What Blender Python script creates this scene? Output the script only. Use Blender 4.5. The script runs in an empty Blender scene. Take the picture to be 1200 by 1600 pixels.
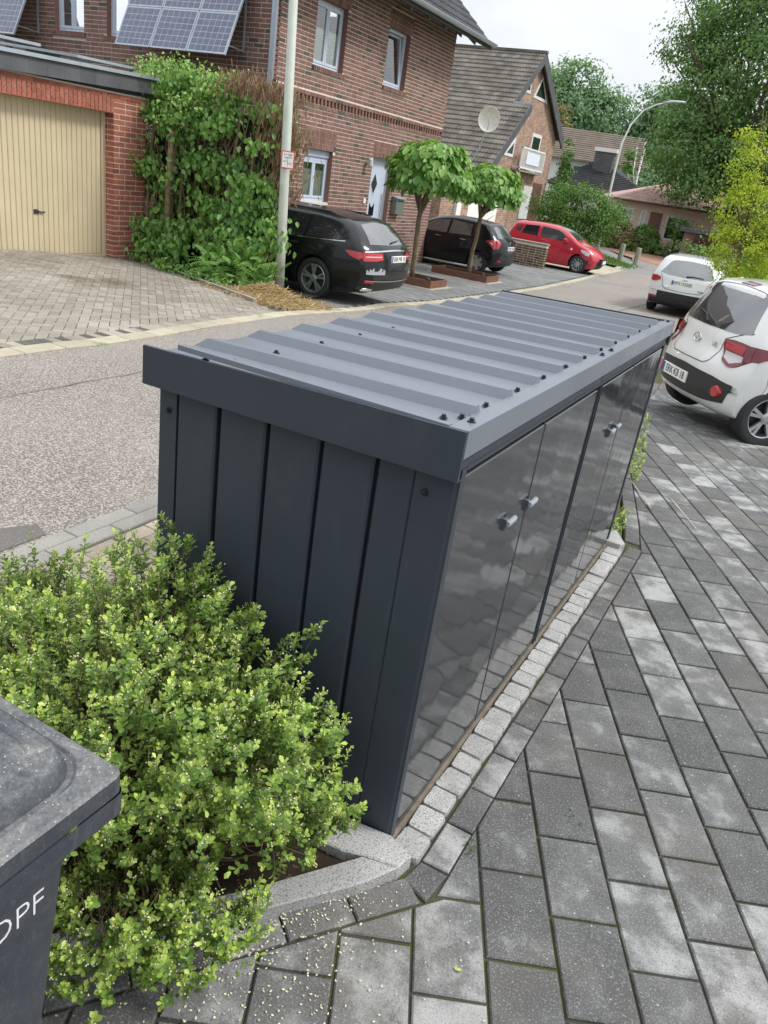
import bpy, bmesh, math, random
import numpy as np
from mathutils import Vector, Matrix, Euler
R_ = math.radians
rnd = random.Random(7)
sc = bpy.context.scene
COL = sc.collection

# ------------------------------------------------------------------ camera, sky, sun, exposure
F_PX, PITCH, ROLL, YAW = 1194.0, 23.81, 8.9, 25.4
CAM = np.array([.577, -1.585, 1.8])
_c, _s = math.cos(R_(YAW)), math.sin(R_(YAW))
FW = np.array([-_s*math.cos(R_(PITCH)), _c*math.cos(R_(PITCH)), -math.sin(R_(PITCH))])
_r0 = np.array([_c, _s, 0]); _u0 = np.cross(_r0, FW)
RT = _r0*math.cos(R_(ROLL))+_u0*math.sin(R_(ROLL)); UP = -_r0*math.sin(R_(ROLL))+_u0*math.cos(R_(ROLL))
cd = bpy.data.cameras.new('camera'); cam = bpy.data.objects.new('camera', cd); COL.objects.link(cam)
cam.matrix_world = Matrix(((RT[0], UP[0], -FW[0], CAM[0]), (RT[1], UP[1], -FW[1], CAM[1]), (RT[2], UP[2], -FW[2], CAM[2]), (0, 0, 0, 1)))
cd.sensor_fit = 'VERTICAL'; cd.sensor_height = 24; cd.sensor_width = 18; cd.lens = 24*F_PX/1600
cd.clip_start = .05; cd.clip_end = 3000
sc.camera = cam

SUN_EL, SUN_AZ = 50.0, 68.0      # azimuth of the sun seen from the scene, clockwise from +Y
SKY_STRENGTH, SUN_STRENGTH, EXPOSURE = .10, 1.5, 1.0
w = bpy.data.worlds.new('World'); sc.world = w; w.use_nodes = True
nt = w.node_tree; nt.nodes.clear()
wo = nt.nodes.new('ShaderNodeOutputWorld'); bg = nt.nodes.new('ShaderNodeBackground')
sky = nt.nodes.new('ShaderNodeTexSky'); sky.sky_type = 'NISHITA'; sky.sun_disc = False
sky.sun_elevation = R_(SUN_EL); sky.sun_rotation = R_(SUN_AZ); sky.air_density = 1.0; sky.dust_density = 2.0
tc = nt.nodes.new('ShaderNodeTexCoord'); mp = nt.nodes.new('ShaderNodeMapping'); mp.inputs['Scale'].default_value = (1, 1, 2.2)
nz = nt.nodes.new('ShaderNodeTexNoise'); nz.inputs['Scale'].default_value = 2.2; nz.inputs['Detail'].default_value = 5; nz.inputs['Roughness'].default_value = .55
cr = nt.nodes.new('ShaderNodeValToRGB')
cr.color_ramp.elements[0].position = .30; cr.color_ramp.elements[0].color = (8.0, 8.8, 9.7, 1)
cr.color_ramp.elements[1].position = .62; cr.color_ramp.elements[1].color = (11.2, 11.5, 11.8, 1)
mx = nt.nodes.new('ShaderNodeMixRGB'); mx.inputs[0].default_value = .88
L = nt.links.new
L(tc.outputs['Generated'], mp.inputs[0]); L(mp.outputs[0], nz.inputs['Vector']); L(nz.outputs[0], cr.inputs[0])
# an overcast sky grows brighter from the horizon to the zenith
sep_ = nt.nodes.new('ShaderNodeSeparateXYZ'); L(tc.outputs['Generated'], sep_.inputs[0])
gr = nt.nodes.new('ShaderNodeValToRGB'); L(sep_.outputs[2], gr.inputs[0]); ge = gr.color_ramp.elements
ge[0].position = 0; ge[0].color = (.455, .455, .455, 1); ge[1].position = 1; ge[1].color = (1.0, 1.0, 1.0, 1); g2_ = ge.new(.35); g2_.color = (.52, .52, .52, 1)
mu = nt.nodes.new('ShaderNodeMixRGB'); mu.blend_type = 'MULTIPLY'; mu.inputs[0].default_value = 1
L(sky.outputs[0], mx.inputs[1]); L(cr.outputs[0], mx.inputs[2]); L(mx.outputs[0], mu.inputs[1]); L(gr.outputs[0], mu.inputs[2]); L(mu.outputs[0], bg.inputs[0]); L(bg.outputs[0], wo.inputs[0])
bg.inputs[1].default_value = SKY_STRENGTH
sd = bpy.data.lights.new('sun', 'SUN'); sd.energy = SUN_STRENGTH; sd.angle = R_(14); sd.color = (1, .97, .92)
sun = bpy.data.objects.new('sun', sd); COL.objects.link(sun)
_az, _el = R_(SUN_AZ), R_(SUN_EL)
sdir = Vector((math.sin(_az)*math.cos(_el), math.cos(_az)*math.cos(_el), math.sin(_el)))
sun.rotation_euler = sdir.to_track_quat('Z', 'Y').to_euler(); sun.location = (0, 0, 30)
sc.view_settings.view_transform = 'Standard'; sc.view_settings.look = 'None'
sc.view_settings.exposure = EXPOSURE; sc.view_settings.gamma = 1; sc.view_settings.use_curve_mapping = False

# ------------------------------------------------------------------ helpers
def tag(o, label=None, cat=None, group=None, kind=None):
    if label: o['label'] = label
    if cat: o['category'] = cat
    if group: o['group'] = group
    if kind: o['kind'] = kind
    return o
WL = {}
def wloc(o):
    return WL.get(o.name, Vector((0, 0, 0))) if o else Vector((0, 0, 0))
def thing(name, label, cat, loc=(0, 0, 0), group=None, rot=None):
    o = bpy.data.objects.new(name, None); COL.objects.link(o); o.location = loc; o.empty_display_size = .2
    if rot: o.rotation_euler = rot
    WL[o.name] = Vector(loc)
    return tag(o, label, cat, group)
def link(name, me, parent=None, loc=None, rot=None, kind=None, local=False):
    """link mesh; loc is in world space unless local"""
    o = bpy.data.objects.new(name, me); COL.objects.link(o)
    if parent: o.parent = parent
    if loc is not None:
        o.location = Vector(loc) if local else Vector(loc)-wloc(parent)
        WL[o.name] = Vector(loc)
    elif parent is not None and not local:
        o.location = -wloc(parent); WL[o.name] = Vector((0, 0, 0))
    if rot is not None: o.rotation_euler = rot
    if kind: o['kind'] = kind
    return o
def mesh_np(name, V, faces, mat=None, smooth=False, fs=None, tint=None):
    """V (n,3) array; faces (m,k) array of constant size k"""
    V = np.asarray(V, np.float32); faces = np.asarray(faces, np.int32)
    me = bpy.data.meshes.new(name); me.vertices.add(len(V)); me.vertices.foreach_set('co', V.ravel())
    m, k = faces.shape
    me.loops.add(m*k); me.loops.foreach_set('vertex_index', faces.ravel())
    me.polygons.add(m); me.polygons.foreach_set('loop_start', np.arange(0, m*k, k, dtype=np.int32))
    if smooth: me.polygons.foreach_set('use_smooth', np.ones(m, bool))
    if tint is not None:
        a = me.attributes.new('tint', 'FLOAT', 'POINT'); a.data.foreach_set('value', np.asarray(tint, np.float32))
    me.update(calc_edges=True)
    if mat: me.materials.append(mat)
    return me
class MB:
    def __init__(s): s.v = []; s.f = []; s.m = []
    def add(s, vs, fs, mi=0):
        b = len(s.v); s.v += [tuple(v) for v in vs]; s.f += [tuple(b+i for i in f) for f in fs]; s.m += [mi]*len(fs)
        return s
    def box(s, x0, x1, y0, y1, z0, z1, mi=0, fn=None):
        vs = [(x0, y0, z0), (x1, y0, z0), (x1, y1, z0), (x0, y1, z0), (x0, y0, z1), (x1, y0, z1), (x1, y1, z1), (x0, y1, z1)]
        if fn: vs = [fn(*v) for v in vs]
        return s.add(vs, [(0, 3, 2, 1), (4, 5, 6, 7), (0, 1, 5, 4), (1, 2, 6, 5), (2, 3, 7, 6), (3, 0, 4, 7)], mi)
    def bbox(s, x0, x1, y0, y1, z0, z1, b, mi=0, fn=None):
        """box whose top (z1) edges are chamfered by b"""
        vs = [(x0, y0, z0), (x1, y0, z0), (x1, y1, z0), (x0, y1, z0), (x0, y0, z1-b), (x1, y0, z1-b), (x1, y1, z1-b), (x0, y1, z1-b),
              (x0+b, y0+b, z1), (x1-b, y0+b, z1), (x1-b, y1-b, z1), (x0+b, y1-b, z1)]
        if fn: vs = [fn(*v) for v in vs]
        fs = [(8, 9, 10, 11)]+[(i, (i+1) % 4, 4+(i+1) % 4, 4+i) for i in range(4)]+[(4+i, 4+(i+1) % 4, 8+(i+1) % 4, 8+i) for i in range(4)]
        return s.add(vs, fs, mi)
    def prism(s, poly, z0, z1, b=0, mi=0, fn=None, bottom=False):
        """poly CCW (x,y); z1 scalar or function; top chamfer b"""
        n = len(poly); cx = sum(p[0] for p in poly)/n; cy = sum(p[1] for p in poly)/n
        zf = z1 if callable(z1) else (lambda x, y: z1)
        z0f = z0 if callable(z0) else (lambda x, y: z0)
        vs = [(x, y, z0f(x, y)) for x, y in poly]+[(x, y, zf(x, y)-b) for x, y in poly]
        fs = [(i, (i+1) % n, n+(i+1) % n, n+i) for i in range(n)]
        if b:
            ins = inset(poly, b)
            vs += [(x, y, zf(x, y)) for x, y in ins]
            fs += [(n+i, n+(i+1) % n, 2*n+(i+1) % n, 2*n+i) for i in range(n)]
            fs.append(tuple(range(2*n, 3*n)))
        else: fs.append(tuple(range(n, 2*n)))
        if bottom: fs.append(tuple(range(n-1, -1, -1)))
        if fn: vs = [fn(*v) for v in vs]
        return s.add(vs, fs, mi)
    def tube(s, pts, rad, n=8, mi=0, cap=True):
        pts = [Vector(p) for p in pts]; rs = rad if hasattr(rad, '__len__') else [rad]*len(pts)
        b = len(s.v); a = None
        for i, p in enumerate(pts):
            t = (pts[min(i+1, len(pts)-1)]-pts[max(i-1, 0)]).normalized()
            if a is None: a = t.orthogonal().normalized()
            else: a = (a-t*a.dot(t)).normalized()
            c = t.cross(a)
            for k in range(n):
                an = 2*math.pi*k/n; s.v.append(tuple(p+(a*math.cos(an)+c*math.sin(an))*rs[i]))
        for i in range(len(pts)-1):
            for k in range(n):
                k2 = (k+1) % n; s.f.append((b+i*n+k, b+i*n+k2, b+(i+1)*n+k2, b+(i+1)*n+k)); s.m.append(mi)
        if cap:
            s.f.append(tuple(b+k for k in range(n-1, -1, -1))); s.m.append(mi)
            s.f.append(tuple(b+(len(pts)-1)*n+k for k in range(n))); s.m.append(mi)
        return s
    def lathe(s, prof, n=24, fn=None, mi=0):
        """prof list of (r,z)"""
        b = len(s.v)
        for r, z in prof:
            for k in range(n):
                a = 2*math.pi*k/n; v = (r*math.cos(a), r*math.sin(a), z); s.v.append(tuple(fn(*v)) if fn else v)
        for i in range(len(prof)-1):
            for k in range(n):
                k2 = (k+1) % n; s.f.append((b+i*n+k, b+i*n+k2, b+(i+1)*n+k2, b+(i+1)*n+k)); s.m.append(mi)
        return s
    def mesh(s, name, mats, smooth=False, angle=None):
        me = bpy.data.meshes.new(name); me.from_pydata(s.v, [], s.f)
        for m in (mats if isinstance(mats, (list, tuple)) else [mats]): me.materials.append(m)
        if any(s.m): me.polygons.foreach_set('material_index', s.m)
        if smooth or angle is not None:
            me.polygons.foreach_set('use_smooth', [True]*len(me.polygons))
            if angle is not None: me.set_sharp_from_angle(angle=R_(angle))
        me.update(); return me
    def build(s, name, mats, parent=None, kind=None, smooth=False, angle=None, local=False, fix=False):
        me = s.mesh(name, mats, smooth, angle)
        if fix:
            bm = bmesh.new(); bm.from_mesh(me); bmesh.ops.recalc_face_normals(bm, faces=bm.faces); bm.to_mesh(me); bm.free()
        return link(name, me, parent, kind=kind, local=local)
def inset(poly, b):
    n = len(poly); out = []
    for i in range(n):
        p0, p1, p2 = poly[i-1], poly[i], poly[(i+1) % n]
        d1 = np.array([p1[0]-p0[0], p1[1]-p0[1]]); d2 = np.array([p2[0]-p1[0], p2[1]-p1[1]])
        l1 = np.hypot(*d1)+1e-9; l2 = np.hypot(*d2)+1e-9; d1 = d1/l1; d2 = d2/l2
        n1 = np.array([-d1[1], d1[0]]); n2 = np.array([-d2[1], d2[0]]); m = n1+n2; mm = m@m
        m = m*2/mm if mm > .3 else m
        bb = min(b, l1*.3, l2*.3)
        out.append((p1[0]+m[0]*bb, p1[1]+m[1]*bb))
    return out
def clip(poly, a, b, c):
    """keep a*x+b*y+c >= 0"""
    out = []
    for i in range(len(poly)):
        p, q = poly[i-1], poly[i]; dp = a*p[0]+b*p[1]+c; dq = a*q[0]+b*q[1]+c
        if (dp >= 0) != (dq >= 0):
            t = dp/(dp-dq); out.append((p[0]+(q[0]-p[0])*t, p[1]+(q[1]-p[1])*t))
        if dq >= 0: out.append(q)
    return out
def area(poly):
    return .5*sum(poly[i-1][0]*poly[i][1]-poly[i][0]*poly[i-1][1] for i in range(len(poly)))
def proj(p):
    d = np.array(p, float)-CAM; w_ = d@FW
    if w_ < .05: return None
    return (600+F_PX*(d@RT)/w_, 800-F_PX*(d@UP)/w_, F_PX/w_)
def inview(p, m=40):
    q = proj(p); return q is not None and -m < q[0] < 1200+m and -m < q[1] < 1600+m
YS = [-50, 3, 7, 10, 13, 20, 30, 60, 5000]; ZS = [0, 0, -.14, -.38, -.5, -.55, -.6, -.6, -.6]
def tz(x, y): return float(np.interp(y, YS, ZS))
def pieces(name, items, parent, mats, keep=300, label=None, stuff_name=None, angle=None):
    """items: list of (center, MB). The `keep` that show largest become objects of their own, the rest one joined part"""
    scored = []
    for c, mb in items:
        q = proj(c); s = q[2] if q is not None and inview(c, 60) else -1
        scored.append((s, c, mb))
    scored.sort(key=lambda t: -t[0])
    for s, c, mb in scored[:keep]:
        c = Vector(c); m2 = MB(); m2.v = [tuple(Vector(v)-c) for v in mb.v]; m2.f = mb.f; m2.m = mb.m
        link(name, m2.mesh(name, mats, angle=angle), parent, loc=c)
    if len(scored) > keep:
        j = MB()
        for s, c, mb in scored[keep:]: 
            b = len(j.v); j.v += mb.v; j.f += [tuple(b+i for i in f) for f in mb.f]; j.m += mb.m
        link(stuff_name or name, j.mesh(name, mats, angle=angle), parent, kind='stuff')

# ------------------------------------------------------------------ materials
MATS = {}
class NT:
    def __init__(s, name):
        s.mat = bpy.data.materials.new(name); s.mat.use_nodes = True; s.nt = s.mat.node_tree
        s.p = s.nt.nodes['Principled BSDF']; s.out = s.nt.nodes['Material Output']
    def n(s, t, **kw):
        x = s.nt.nodes.new('ShaderNode'+t)
        for k, v in kw.items():
            if k in x.inputs: x.inputs[k].default_value = v
            else: setattr(x, k, v)
        return x
    def l(s, a, b): s.nt.links.new(a, b)
    def co(s, kind='Object', scale=(1, 1, 1)):
        t = s.n('TexCoord'); m = s.n('Mapping'); m.inputs['Scale'].default_value = scale; s.l(t.outputs[kind], m.inputs[0]); return m.outputs[0]
    def pos(s, scale=(1, 1, 1)):
        g = s.n('NewGeometry'); m = s.n('Mapping'); m.inputs['Scale'].default_value = scale; s.l(g.outputs['Position'], m.inputs[0]); return m.outputs[0]
    def noise(s, vec, scale, detail=4, rough=.55):
        x = s.n('TexNoise'); x.inputs['Scale'].default_value = scale; x.inputs['Detail'].default_value = detail; x.inputs['Roughness'].default_value = rough
        s.l(vec, x.inputs['Vector']); return x.outputs[0]
    def ramp(s, fac, stops):
        r = s.n('ValToRGB'); e = r.color_ramp.elements
        while len(e) < len(stops): e.new(.5)
        for i, (p, c) in enumerate(stops):
            e[i].position = p; e[i].color = (*c, 1) if len(c) == 3 else c
        s.l(fac, r.inputs[0]); return r.outputs[0]
    def mix(s, fac, a, b, mode='MIX'):
        m = s.n('MixRGB'); m.blend_type = mode
        for i, v in ((0, fac), (1, a), (2, b)):
            if isinstance(v, (int, float)): m.inputs[i].default_value = v
            elif isinstance(v, tuple): m.inputs[i].default_value = (*v, 1)
            else: s.l(v, m.inputs[i])
        return m.outputs[0]
    def math(s, op, a, b=0, clampit=False):
        m = s.n('Math'); m.operation = op; m.use_clamp = clampit
        for i, v in ((0, a), (1, b)):
            if isinstance(v, (int, float)): m.inputs[i].default_value = v
            else: s.l(v, m.inputs[i])
        return m.outputs[0]
    def rand(s):
        g = s.n('NewGeometry'); o = s.n('ObjectInfo')
        return s.math('FRACT', s.math('ADD', g.outputs['Random Per Island'], o.outputs['Random']))
    def bump(s, h, strength=.3, dist=.01):
        b = s.n('Bump'); b.inputs['Strength'].default_value = strength; b.inputs['Distance'].default_value = dist
        s.l(h, b.inputs['Height']); s.l(b.outputs[0], s.p.inputs['Normal'])
    def set(s, **kw):
        for k, v in kw.items():
            k = {'col': 'Base Color', 'rough': 'Roughness', 'metal': 'Metallic', 'spec': 'Specular IOR Level', 'coat': 'Coat Weight', 'coatr': 'Coat Roughness',
                 'trans': 'Transmission Weight', 'ior': 'IOR', 'alpha': 'Alpha', 'emis': 'Emission Color', 'emstr': 'Emission Strength'}[k]
            if isinstance(v, tuple): s.p.inputs[k].default_value = (*v, 1) if len(v) == 3 else v
            elif isinstance(v, (int, float)): s.p.inputs[k].default_value = v
            else: s.l(v, s.p.inputs[k])
        return s.mat
def plain(name, col, rough=.5, metal=0., var=.12, scale=8., spec=.5, coat=0., bump=0., bscale=60, coatr=.03):
    if name in MATS: return MATS[name]
    m = NT(name); v = m.pos()
    f = m.noise(v, scale); c = m.ramp(f, [(.3, tuple(x*(1-var) for x in col)), (.7, tuple(min(1, x*(1+var)) for x in col))])
    m.set(col=c, rough=rough, metal=metal, spec=spec, coat=coat, coatr=coatr)
    if bump: m.bump(m.noise(v, bscale), bump, .004)
    MATS[name] = m.mat; return m.mat

def m_granular(name, base, base2, speck, s_big=1.2, s_speck=220, rough=.85, perpiece=.0, bump=.5, stain=None, speckamt=.62, bl=(1, 1)):
    """stone-like: large mottling, fine aggregate specks"""
    m = NT(name); v = m.pos()
    big = m.noise(v, s_big, 5, .6)
    c = m.mix(m.ramp(big, [(.38, (0, 0, 0)), (.66, (1, 1, 1))]), base, base2)
    if perpiece:
        r = m.rand(); c = m.mix(1.0, c, m.ramp(r, [(0, (1-perpiece,)*3), (1, (1+perpiece*.8,)*3)]), 'MULTIPLY')
    fine = m.noise(v, s_speck, 3, .7)
    c = m.mix(m.ramp(fine, [(speckamt, (0, 0, 0)), (speckamt+.05, (1, 1, 1))]), c, speck)
    dk = m.noise(v, s_speck*1.3, 2, .6)
    c = m.mix(m.ramp(dk, [(.30, (.65, .65, .65)), (.42, (0, 0, 0))]), c, tuple(x*.35 for x in base))
    if stain:
        st = m.noise(v, stain[0], 6, .65); c = m.mix(m.ramp(st, [(stain[1], (0, 0, 0)), (stain[2], (1, 1, 1))]), c, stain[3])
    m.set(col=c, rough=rough, spec=.3); m.bump(fine, bump, .004)
    MATS[name] = m.mat; return m.mat

M_asphalt = m_granular('asphalt', (.140, .122, .106), (.184, .162, .143), (.39, .355, .32), .9, 95, .9, bump=.8, speckamt=.50, stain=(.7, .62, .74, (.15, .14, .13)))
M_asphalt_patch = m_granular('asphalt_patch', (.115, .105, .096), (.145, .133, .123), (.25, .24, .23), .9, 90, .9, bump=.7, speckamt=.6)
M_sand = m_granular('joint_sand', (.045, .042, .036), (.085, .077, .06), (.2, .18, .14), 3, 200, .95, stain=(2.6, .48, .56, (.060, .066, .018)))
M_sandtan = m_granular('joint_sand_tan', (.10, .085, .06), (.14, .12, .09), (.2, .18, .14), 3, 200, .95, stain=(5, .5, .6, (.06, .075, .03)))
M_soil = m_granular('soil', (.022, .015, .010), (.04, .027, .017), (.20, .15, .09), 5, 60, .95, bump=1.0)
M_granite = m_granular('granite', (.36, .355, .345), (.47, .46, .445), (.16, .16, .165), 6, 190, .8, .18, .6, speckamt=.54)
M_kerb = m_granular('kerb_stone', (.24, .23, .21), (.31, .29, .26), (.38, .36, .32), 3, 120, .9, .12, .5)
M_kerbpale = m_granular('kerb_stone_pale', (.36, .32, .24), (.44, .40, .31), (.5, .46, .38), 3, 120, .9, .14, .4, stain=(3, .58, .7, (.20, .22, .12)))
M_tanpaver = m_granular('tan_paver', (.34, .28, .22), (.42, .36, .29), (.5, .45, .38), 2, 90, .9, .22, .4)
M_drivetan = m_granular('garage_drive_paver', (.235, .205, .168), (.32, .288, .243), (.38, .35, .30), .8, 60, .85, .20, .4, stain=(.55, .56, .68, (.13, .10, .07)))
M_darkpaver = m_granular('dark_paver', (.08, .075, .065), (.12, .11, .095), (.2, .19, .17), 2, 60, .9, .15)
M_parkpaver = m_granular('parking_paver', (.17, .17, .168), (.22, .22, .215), (.3, .3, .29), .9, 60, .85, .16, .4)
M_earth = m_granular('ground_earth', (.09, .085, .06), (.12, .14, .06), (.2, .2, .1), .4, 30, .95)
M_grass = m_granular('grass_ground', (.06, .10, .03), (.10, .14, .045), (.2, .22, .08), 1.5, 60, .95)
M_footpath = m_granular('footpath_asphalt', (.19, .19, .19), (.24, .24, .235), (.3, .3, .3), .9, 60, .9)
M_redpath = m_granular('red_paving', (.30, .16, .11), (.36, .21, .15), (.4, .28, .2), .9, 60, .9)

def m_drivepaver():
    m = NT('driveway_paver'); v = m.pos()
    r = m.rand()
    big = m.noise(v, 6.5, 7, .62); off = m.math('ADD', big, m.math('MULTIPLY', m.math('SUBTRACT', r, .5), .24))
    dark = m.ramp(off, [(.38, (.088, .087, .086)), (.54, (.125, .124, .123)), (.585, (.175, .175, .173)), (.65, (.25, .25, .247)), (.80, (.31, .31, .307))])
    c = m.mix(1., dark, m.ramp(r, [(0, (.82, .82, .82)), (.7, (1.08, 1.08, 1.08)), (1, (1.35, 1.35, 1.33))]), 'MULTIPLY')
    fine = m.noise(v, 170, 4, .8)
    c = m.mix(m.ramp(fine, [(.54, (0, 0, 0)), (.64, (.7, .7, .7))]), c, (.36, .36, .35))
    dk = m.noise(v, 210, 3, .75); c = m.mix(m.ramp(dk, [(.38, (.55, .55, .55)), (.48, (0, 0, 0))]), c, (.05, .05, .05))
    sp = m.n('TexVoronoi'); sp.inputs['Scale'].default_value = 26; m.l(v, sp.inputs['Vector'])
    c = m.mix(m.ramp(sp.outputs['Distance'], [(.055, (.8, .8, .8)), (.09, (0, 0, 0))]), c, (.42, .42, .40))
    br = m.noise(v, 1.4, 3); c = m.mix(m.ramp(br, [(.5, (0, 0, 0)), (.75, (.35, .35, .35))]), c, (.16, .135, .10))
    m.set(col=c, rough=.8, spec=.35); m.bump(m.mix(.5, fine, m.noise(v, 40, 3)), .6, .004)
    return m.mat
M_drivepaver = m_drivepaver()

def m_brick(name, c1, c2, c3, dark, k=.12):
    m = NT(name); v = m.pos(); r = m.rand()
    c = m.ramp(r, [(0, c1), (.35, c2), (.62, c3), (1-k, c1), (1-k+.02, dark), (1, tuple(x*.8 for x in dark))])
    f = m.noise(v, 30, 4, .6); c = m.mix(1., c, m.ramp(f, [(.3, (.8, .8, .8)), (.7, (1.2, 1.2, 1.2))]), 'MULTIPLY')
    m.set(col=c, rough=.85, spec=.25); m.bump(f, .4, .004); MATS[name] = m.mat; return m.mat
M_brick = m_brick('house_brick', (.22, .122, .10), (.185, .10, .083), (.26, .15, .123), (.115, .10, .085), .08)
M_gbrick = m_brick('garage_brick', (.34, .12, .08), (.29, .10, .065), (.385, .145, .10), (.21, .08, .06), .05)
M_mortar = plain('mortar', (.66, .59, .52), .95, var=.1, scale=20, bump=.3)
def m_brickfar(name, c1, c2, mort, sx=1, w=.25, h=.083):
    m = NT(name); g = m.n('NewGeometry'); mp_ = m.n('Mapping'); mp_.inputs['Rotation'].default_value = (R_(90), 0, R_(90)) ; m.l(g.outputs['Position'], mp_.inputs[0])
    sep = m.n('SeparateXYZ'); m.l(g.outputs['Position'], sep.inputs[0]); cmb = m.n('CombineXYZ')
    m.l(m.math('ADD', sep.outputs[0], sep.outputs[1]), cmb.inputs[0]); m.l(sep.outputs[2], cmb.inputs[1])
    b = m.n('TexBrick'); b.inputs['Scale'].default_value = 1; b.inputs['Brick Width'].default_value = w; b.inputs['Row Height'].default_value = h; b.inputs['Mortar Size'].default_value = .008
    b.inputs['Color1'].default_value = (*c1, 1); b.inputs['Color2'].default_value = (*c2, 1); b.inputs['Mortar'].default_value = (*mort, 1); m.l(cmb.outputs[0], b.inputs['Vector'])
    f = m.noise(m.pos(), 3, 6, .7); c = m.mix(1., b.outputs[0], m.ramp(f, [(.3, (.7, .7, .7)), (.7, (1.3, 1.25, 1.2))]), 'MULTIPLY')
    m.set(col=c, rough=.9, spec=.2); m.bump(b.outputs['Fac'], .4, .005); m.p.inputs['Normal']
    MATS[name] = m.mat; return m.mat
M_brickfar = m_brickfar('gable_brick', (.25, .145, .11), (.40, .26, .20), (.44, .38, .32))

def m_leaf(name, stops, rough=.5, trans=.3, spec=.4):
    m = NT(name); a = m.n('Attribute'); a.attribute_name = 'tint'
    g = m.n('NewGeometry'); o = m.n('ObjectInfo')
    r = m.math('FRACT', m.math('ADD', g.outputs['Random Per Island'], o.outputs['Random']))
    f = m.math('ADD', m.math('MULTIPLY', a.outputs['Fac'], .75), m.math('MULTIPLY', r, .25))
    c = m.ramp(f, stops); m.set(col=c, rough=rough, spec=spec)
    tr = m.n('BsdfTranslucent'); tc_ = m.mix(1., c, (1.25, 1.3, .7), 'MULTIPLY'); m.l(tc_, tr.inputs[0])
    ms = m.n('MixShader'); ms.inputs[0].default_value = trans; m.l(m.p.outputs[0], ms.inputs[1]); m.l(tr.outputs[0], ms.inputs[2]); m.l(ms.outputs[0], m.out.inputs[0])
    MATS[name] = m.mat; return m.mat
M_holly = m_leaf('holly_leaf', [(0, (.07, .115, .03)), (.30, (.17, .28, .07)), (.6, (.36, .50, .10)), (1, (.66, .76, .18))], .33, .30)
M_climber = m_leaf('climber_leaf', [(0, (.055, .115, .03)), (.4, (.13, .27, .06)), (.75, (.25, .43, .10)), (1, (.46, .60, .20))], .42, .3)
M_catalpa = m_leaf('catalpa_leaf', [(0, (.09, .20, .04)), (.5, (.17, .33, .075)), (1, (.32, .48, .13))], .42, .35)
M_dry = m_leaf('dry_leaf', [(0, (.16, .10, .065)), (.5, (.30, .20, .13)), (1, (.50, .39, .25))], .8, .15, .2)
M_straw = m_leaf('straw', [(0, (.36, .25, .14)), (.5, (.54, .41, .24)), (1, (.70, .58, .38))], .7, .1, .2)
M_tree = m_leaf('tree_leaf', [(0, (.07, .14, .045)), (.5, (.145, .26, .075)), (1, (.28, .42, .13))], .5, .3)
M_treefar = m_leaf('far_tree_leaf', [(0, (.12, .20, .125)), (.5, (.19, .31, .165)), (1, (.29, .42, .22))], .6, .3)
M_yellow = m_leaf('golden_leaf', [(0, (.17, .28, .03)), (.5, (.42, .52, .05)), (1, (.74, .74, .10))], .5, .35)
M_hedge = m_leaf('hedge_leaf', [(0, (.05, .11, .022)), (.5, (.11, .22, .045)), (1, (.21, .36, .08))], .5, .25)
M_rhodo = m_leaf('shrub_brown_leaf', [(0, (.12, .13, .05)), (.5, (.26, .22, .10)), (1, (.42, .34, .17))], .6, .25)
M_bark = plain('bark', (.17, .125, .075), .9, var=.4, scale=14, bump=.8, bscale=40)
M_darkbark = plain('dark_bark', (.07, .05, .035), .9, var=.4, scale=14, bump=.8, bscale=40)
M_twig = plain('twig', (.13, .10, .05), .9, var=.3)
M_petal = plain('petal', (.62, .56, .38), .8, var=.3, scale=90)

def m_metal_paint(name, col, rough, grain=.0, warp=0., spec=.5, coat=0., dirt=.0):
    m = NT(name); v = m.pos()
    f = m.noise(v, 2.5, 5); c = m.ramp(f, [(.3, tuple(x*.93 for x in col)), (.7, tuple(x*1.07 for x in col))])
    if dirt:
        d = m.noise(m.pos((1, 1, .35)), 7, 7, .7); c = m.mix(m.ramp(d, [(.55, (0, 0, 0)), (.8, (dirt,)*3)]), c, (.20, .19, .17))
    r = m.ramp(m.noise(v, 4, 5, .6), [(.3, (rough*.8,)*3), (.75, (min(1, rough*1.3),)*3)])
    m.set(col=c, rough=r, spec=spec, coat=coat)
    if warp or grain:
        b1 = m.n('Bump'); b1.inputs['Strength'].default_value = 1; b1.inputs['Distance'].default_value = warp; m.l(m.noise(m.pos((1, 1, .8)), 2.6, 2, .5), b1.inputs['Height'])
        b2 = m.n('Bump'); b2.inputs['Strength'].default_value = grain; b2.inputs['Distance'].default_value = .0008; m.l(m.noise(v, 420, 2, .6), b2.inputs['Height'])
        m.l(b1.outputs[0], b2.inputs['Normal']); m.l(b2.outputs[0], m.p.inputs['Normal'])
    MATS[name] = m.mat; return m.mat
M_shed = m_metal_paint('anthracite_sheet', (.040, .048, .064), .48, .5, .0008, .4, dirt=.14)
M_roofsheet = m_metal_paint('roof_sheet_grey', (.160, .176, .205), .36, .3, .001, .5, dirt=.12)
M_door = m_metal_paint('gloss_door', (.036, .038, .042), .085, 0, .0060, .9, .0, dirt=.0)
M_black = plain('black_gap', (.008, .008, .009), .7, var=.05)
M_handle = plain('handle_plastic', (.085, .095, .115), .35, var=.05)
M_handlepale = plain('handle_alu', (.27, .30, .34), .5, .0, var=.05)
M_screw = plain('screw', (.035, .04, .05), .35, .5, var=.05)
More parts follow.
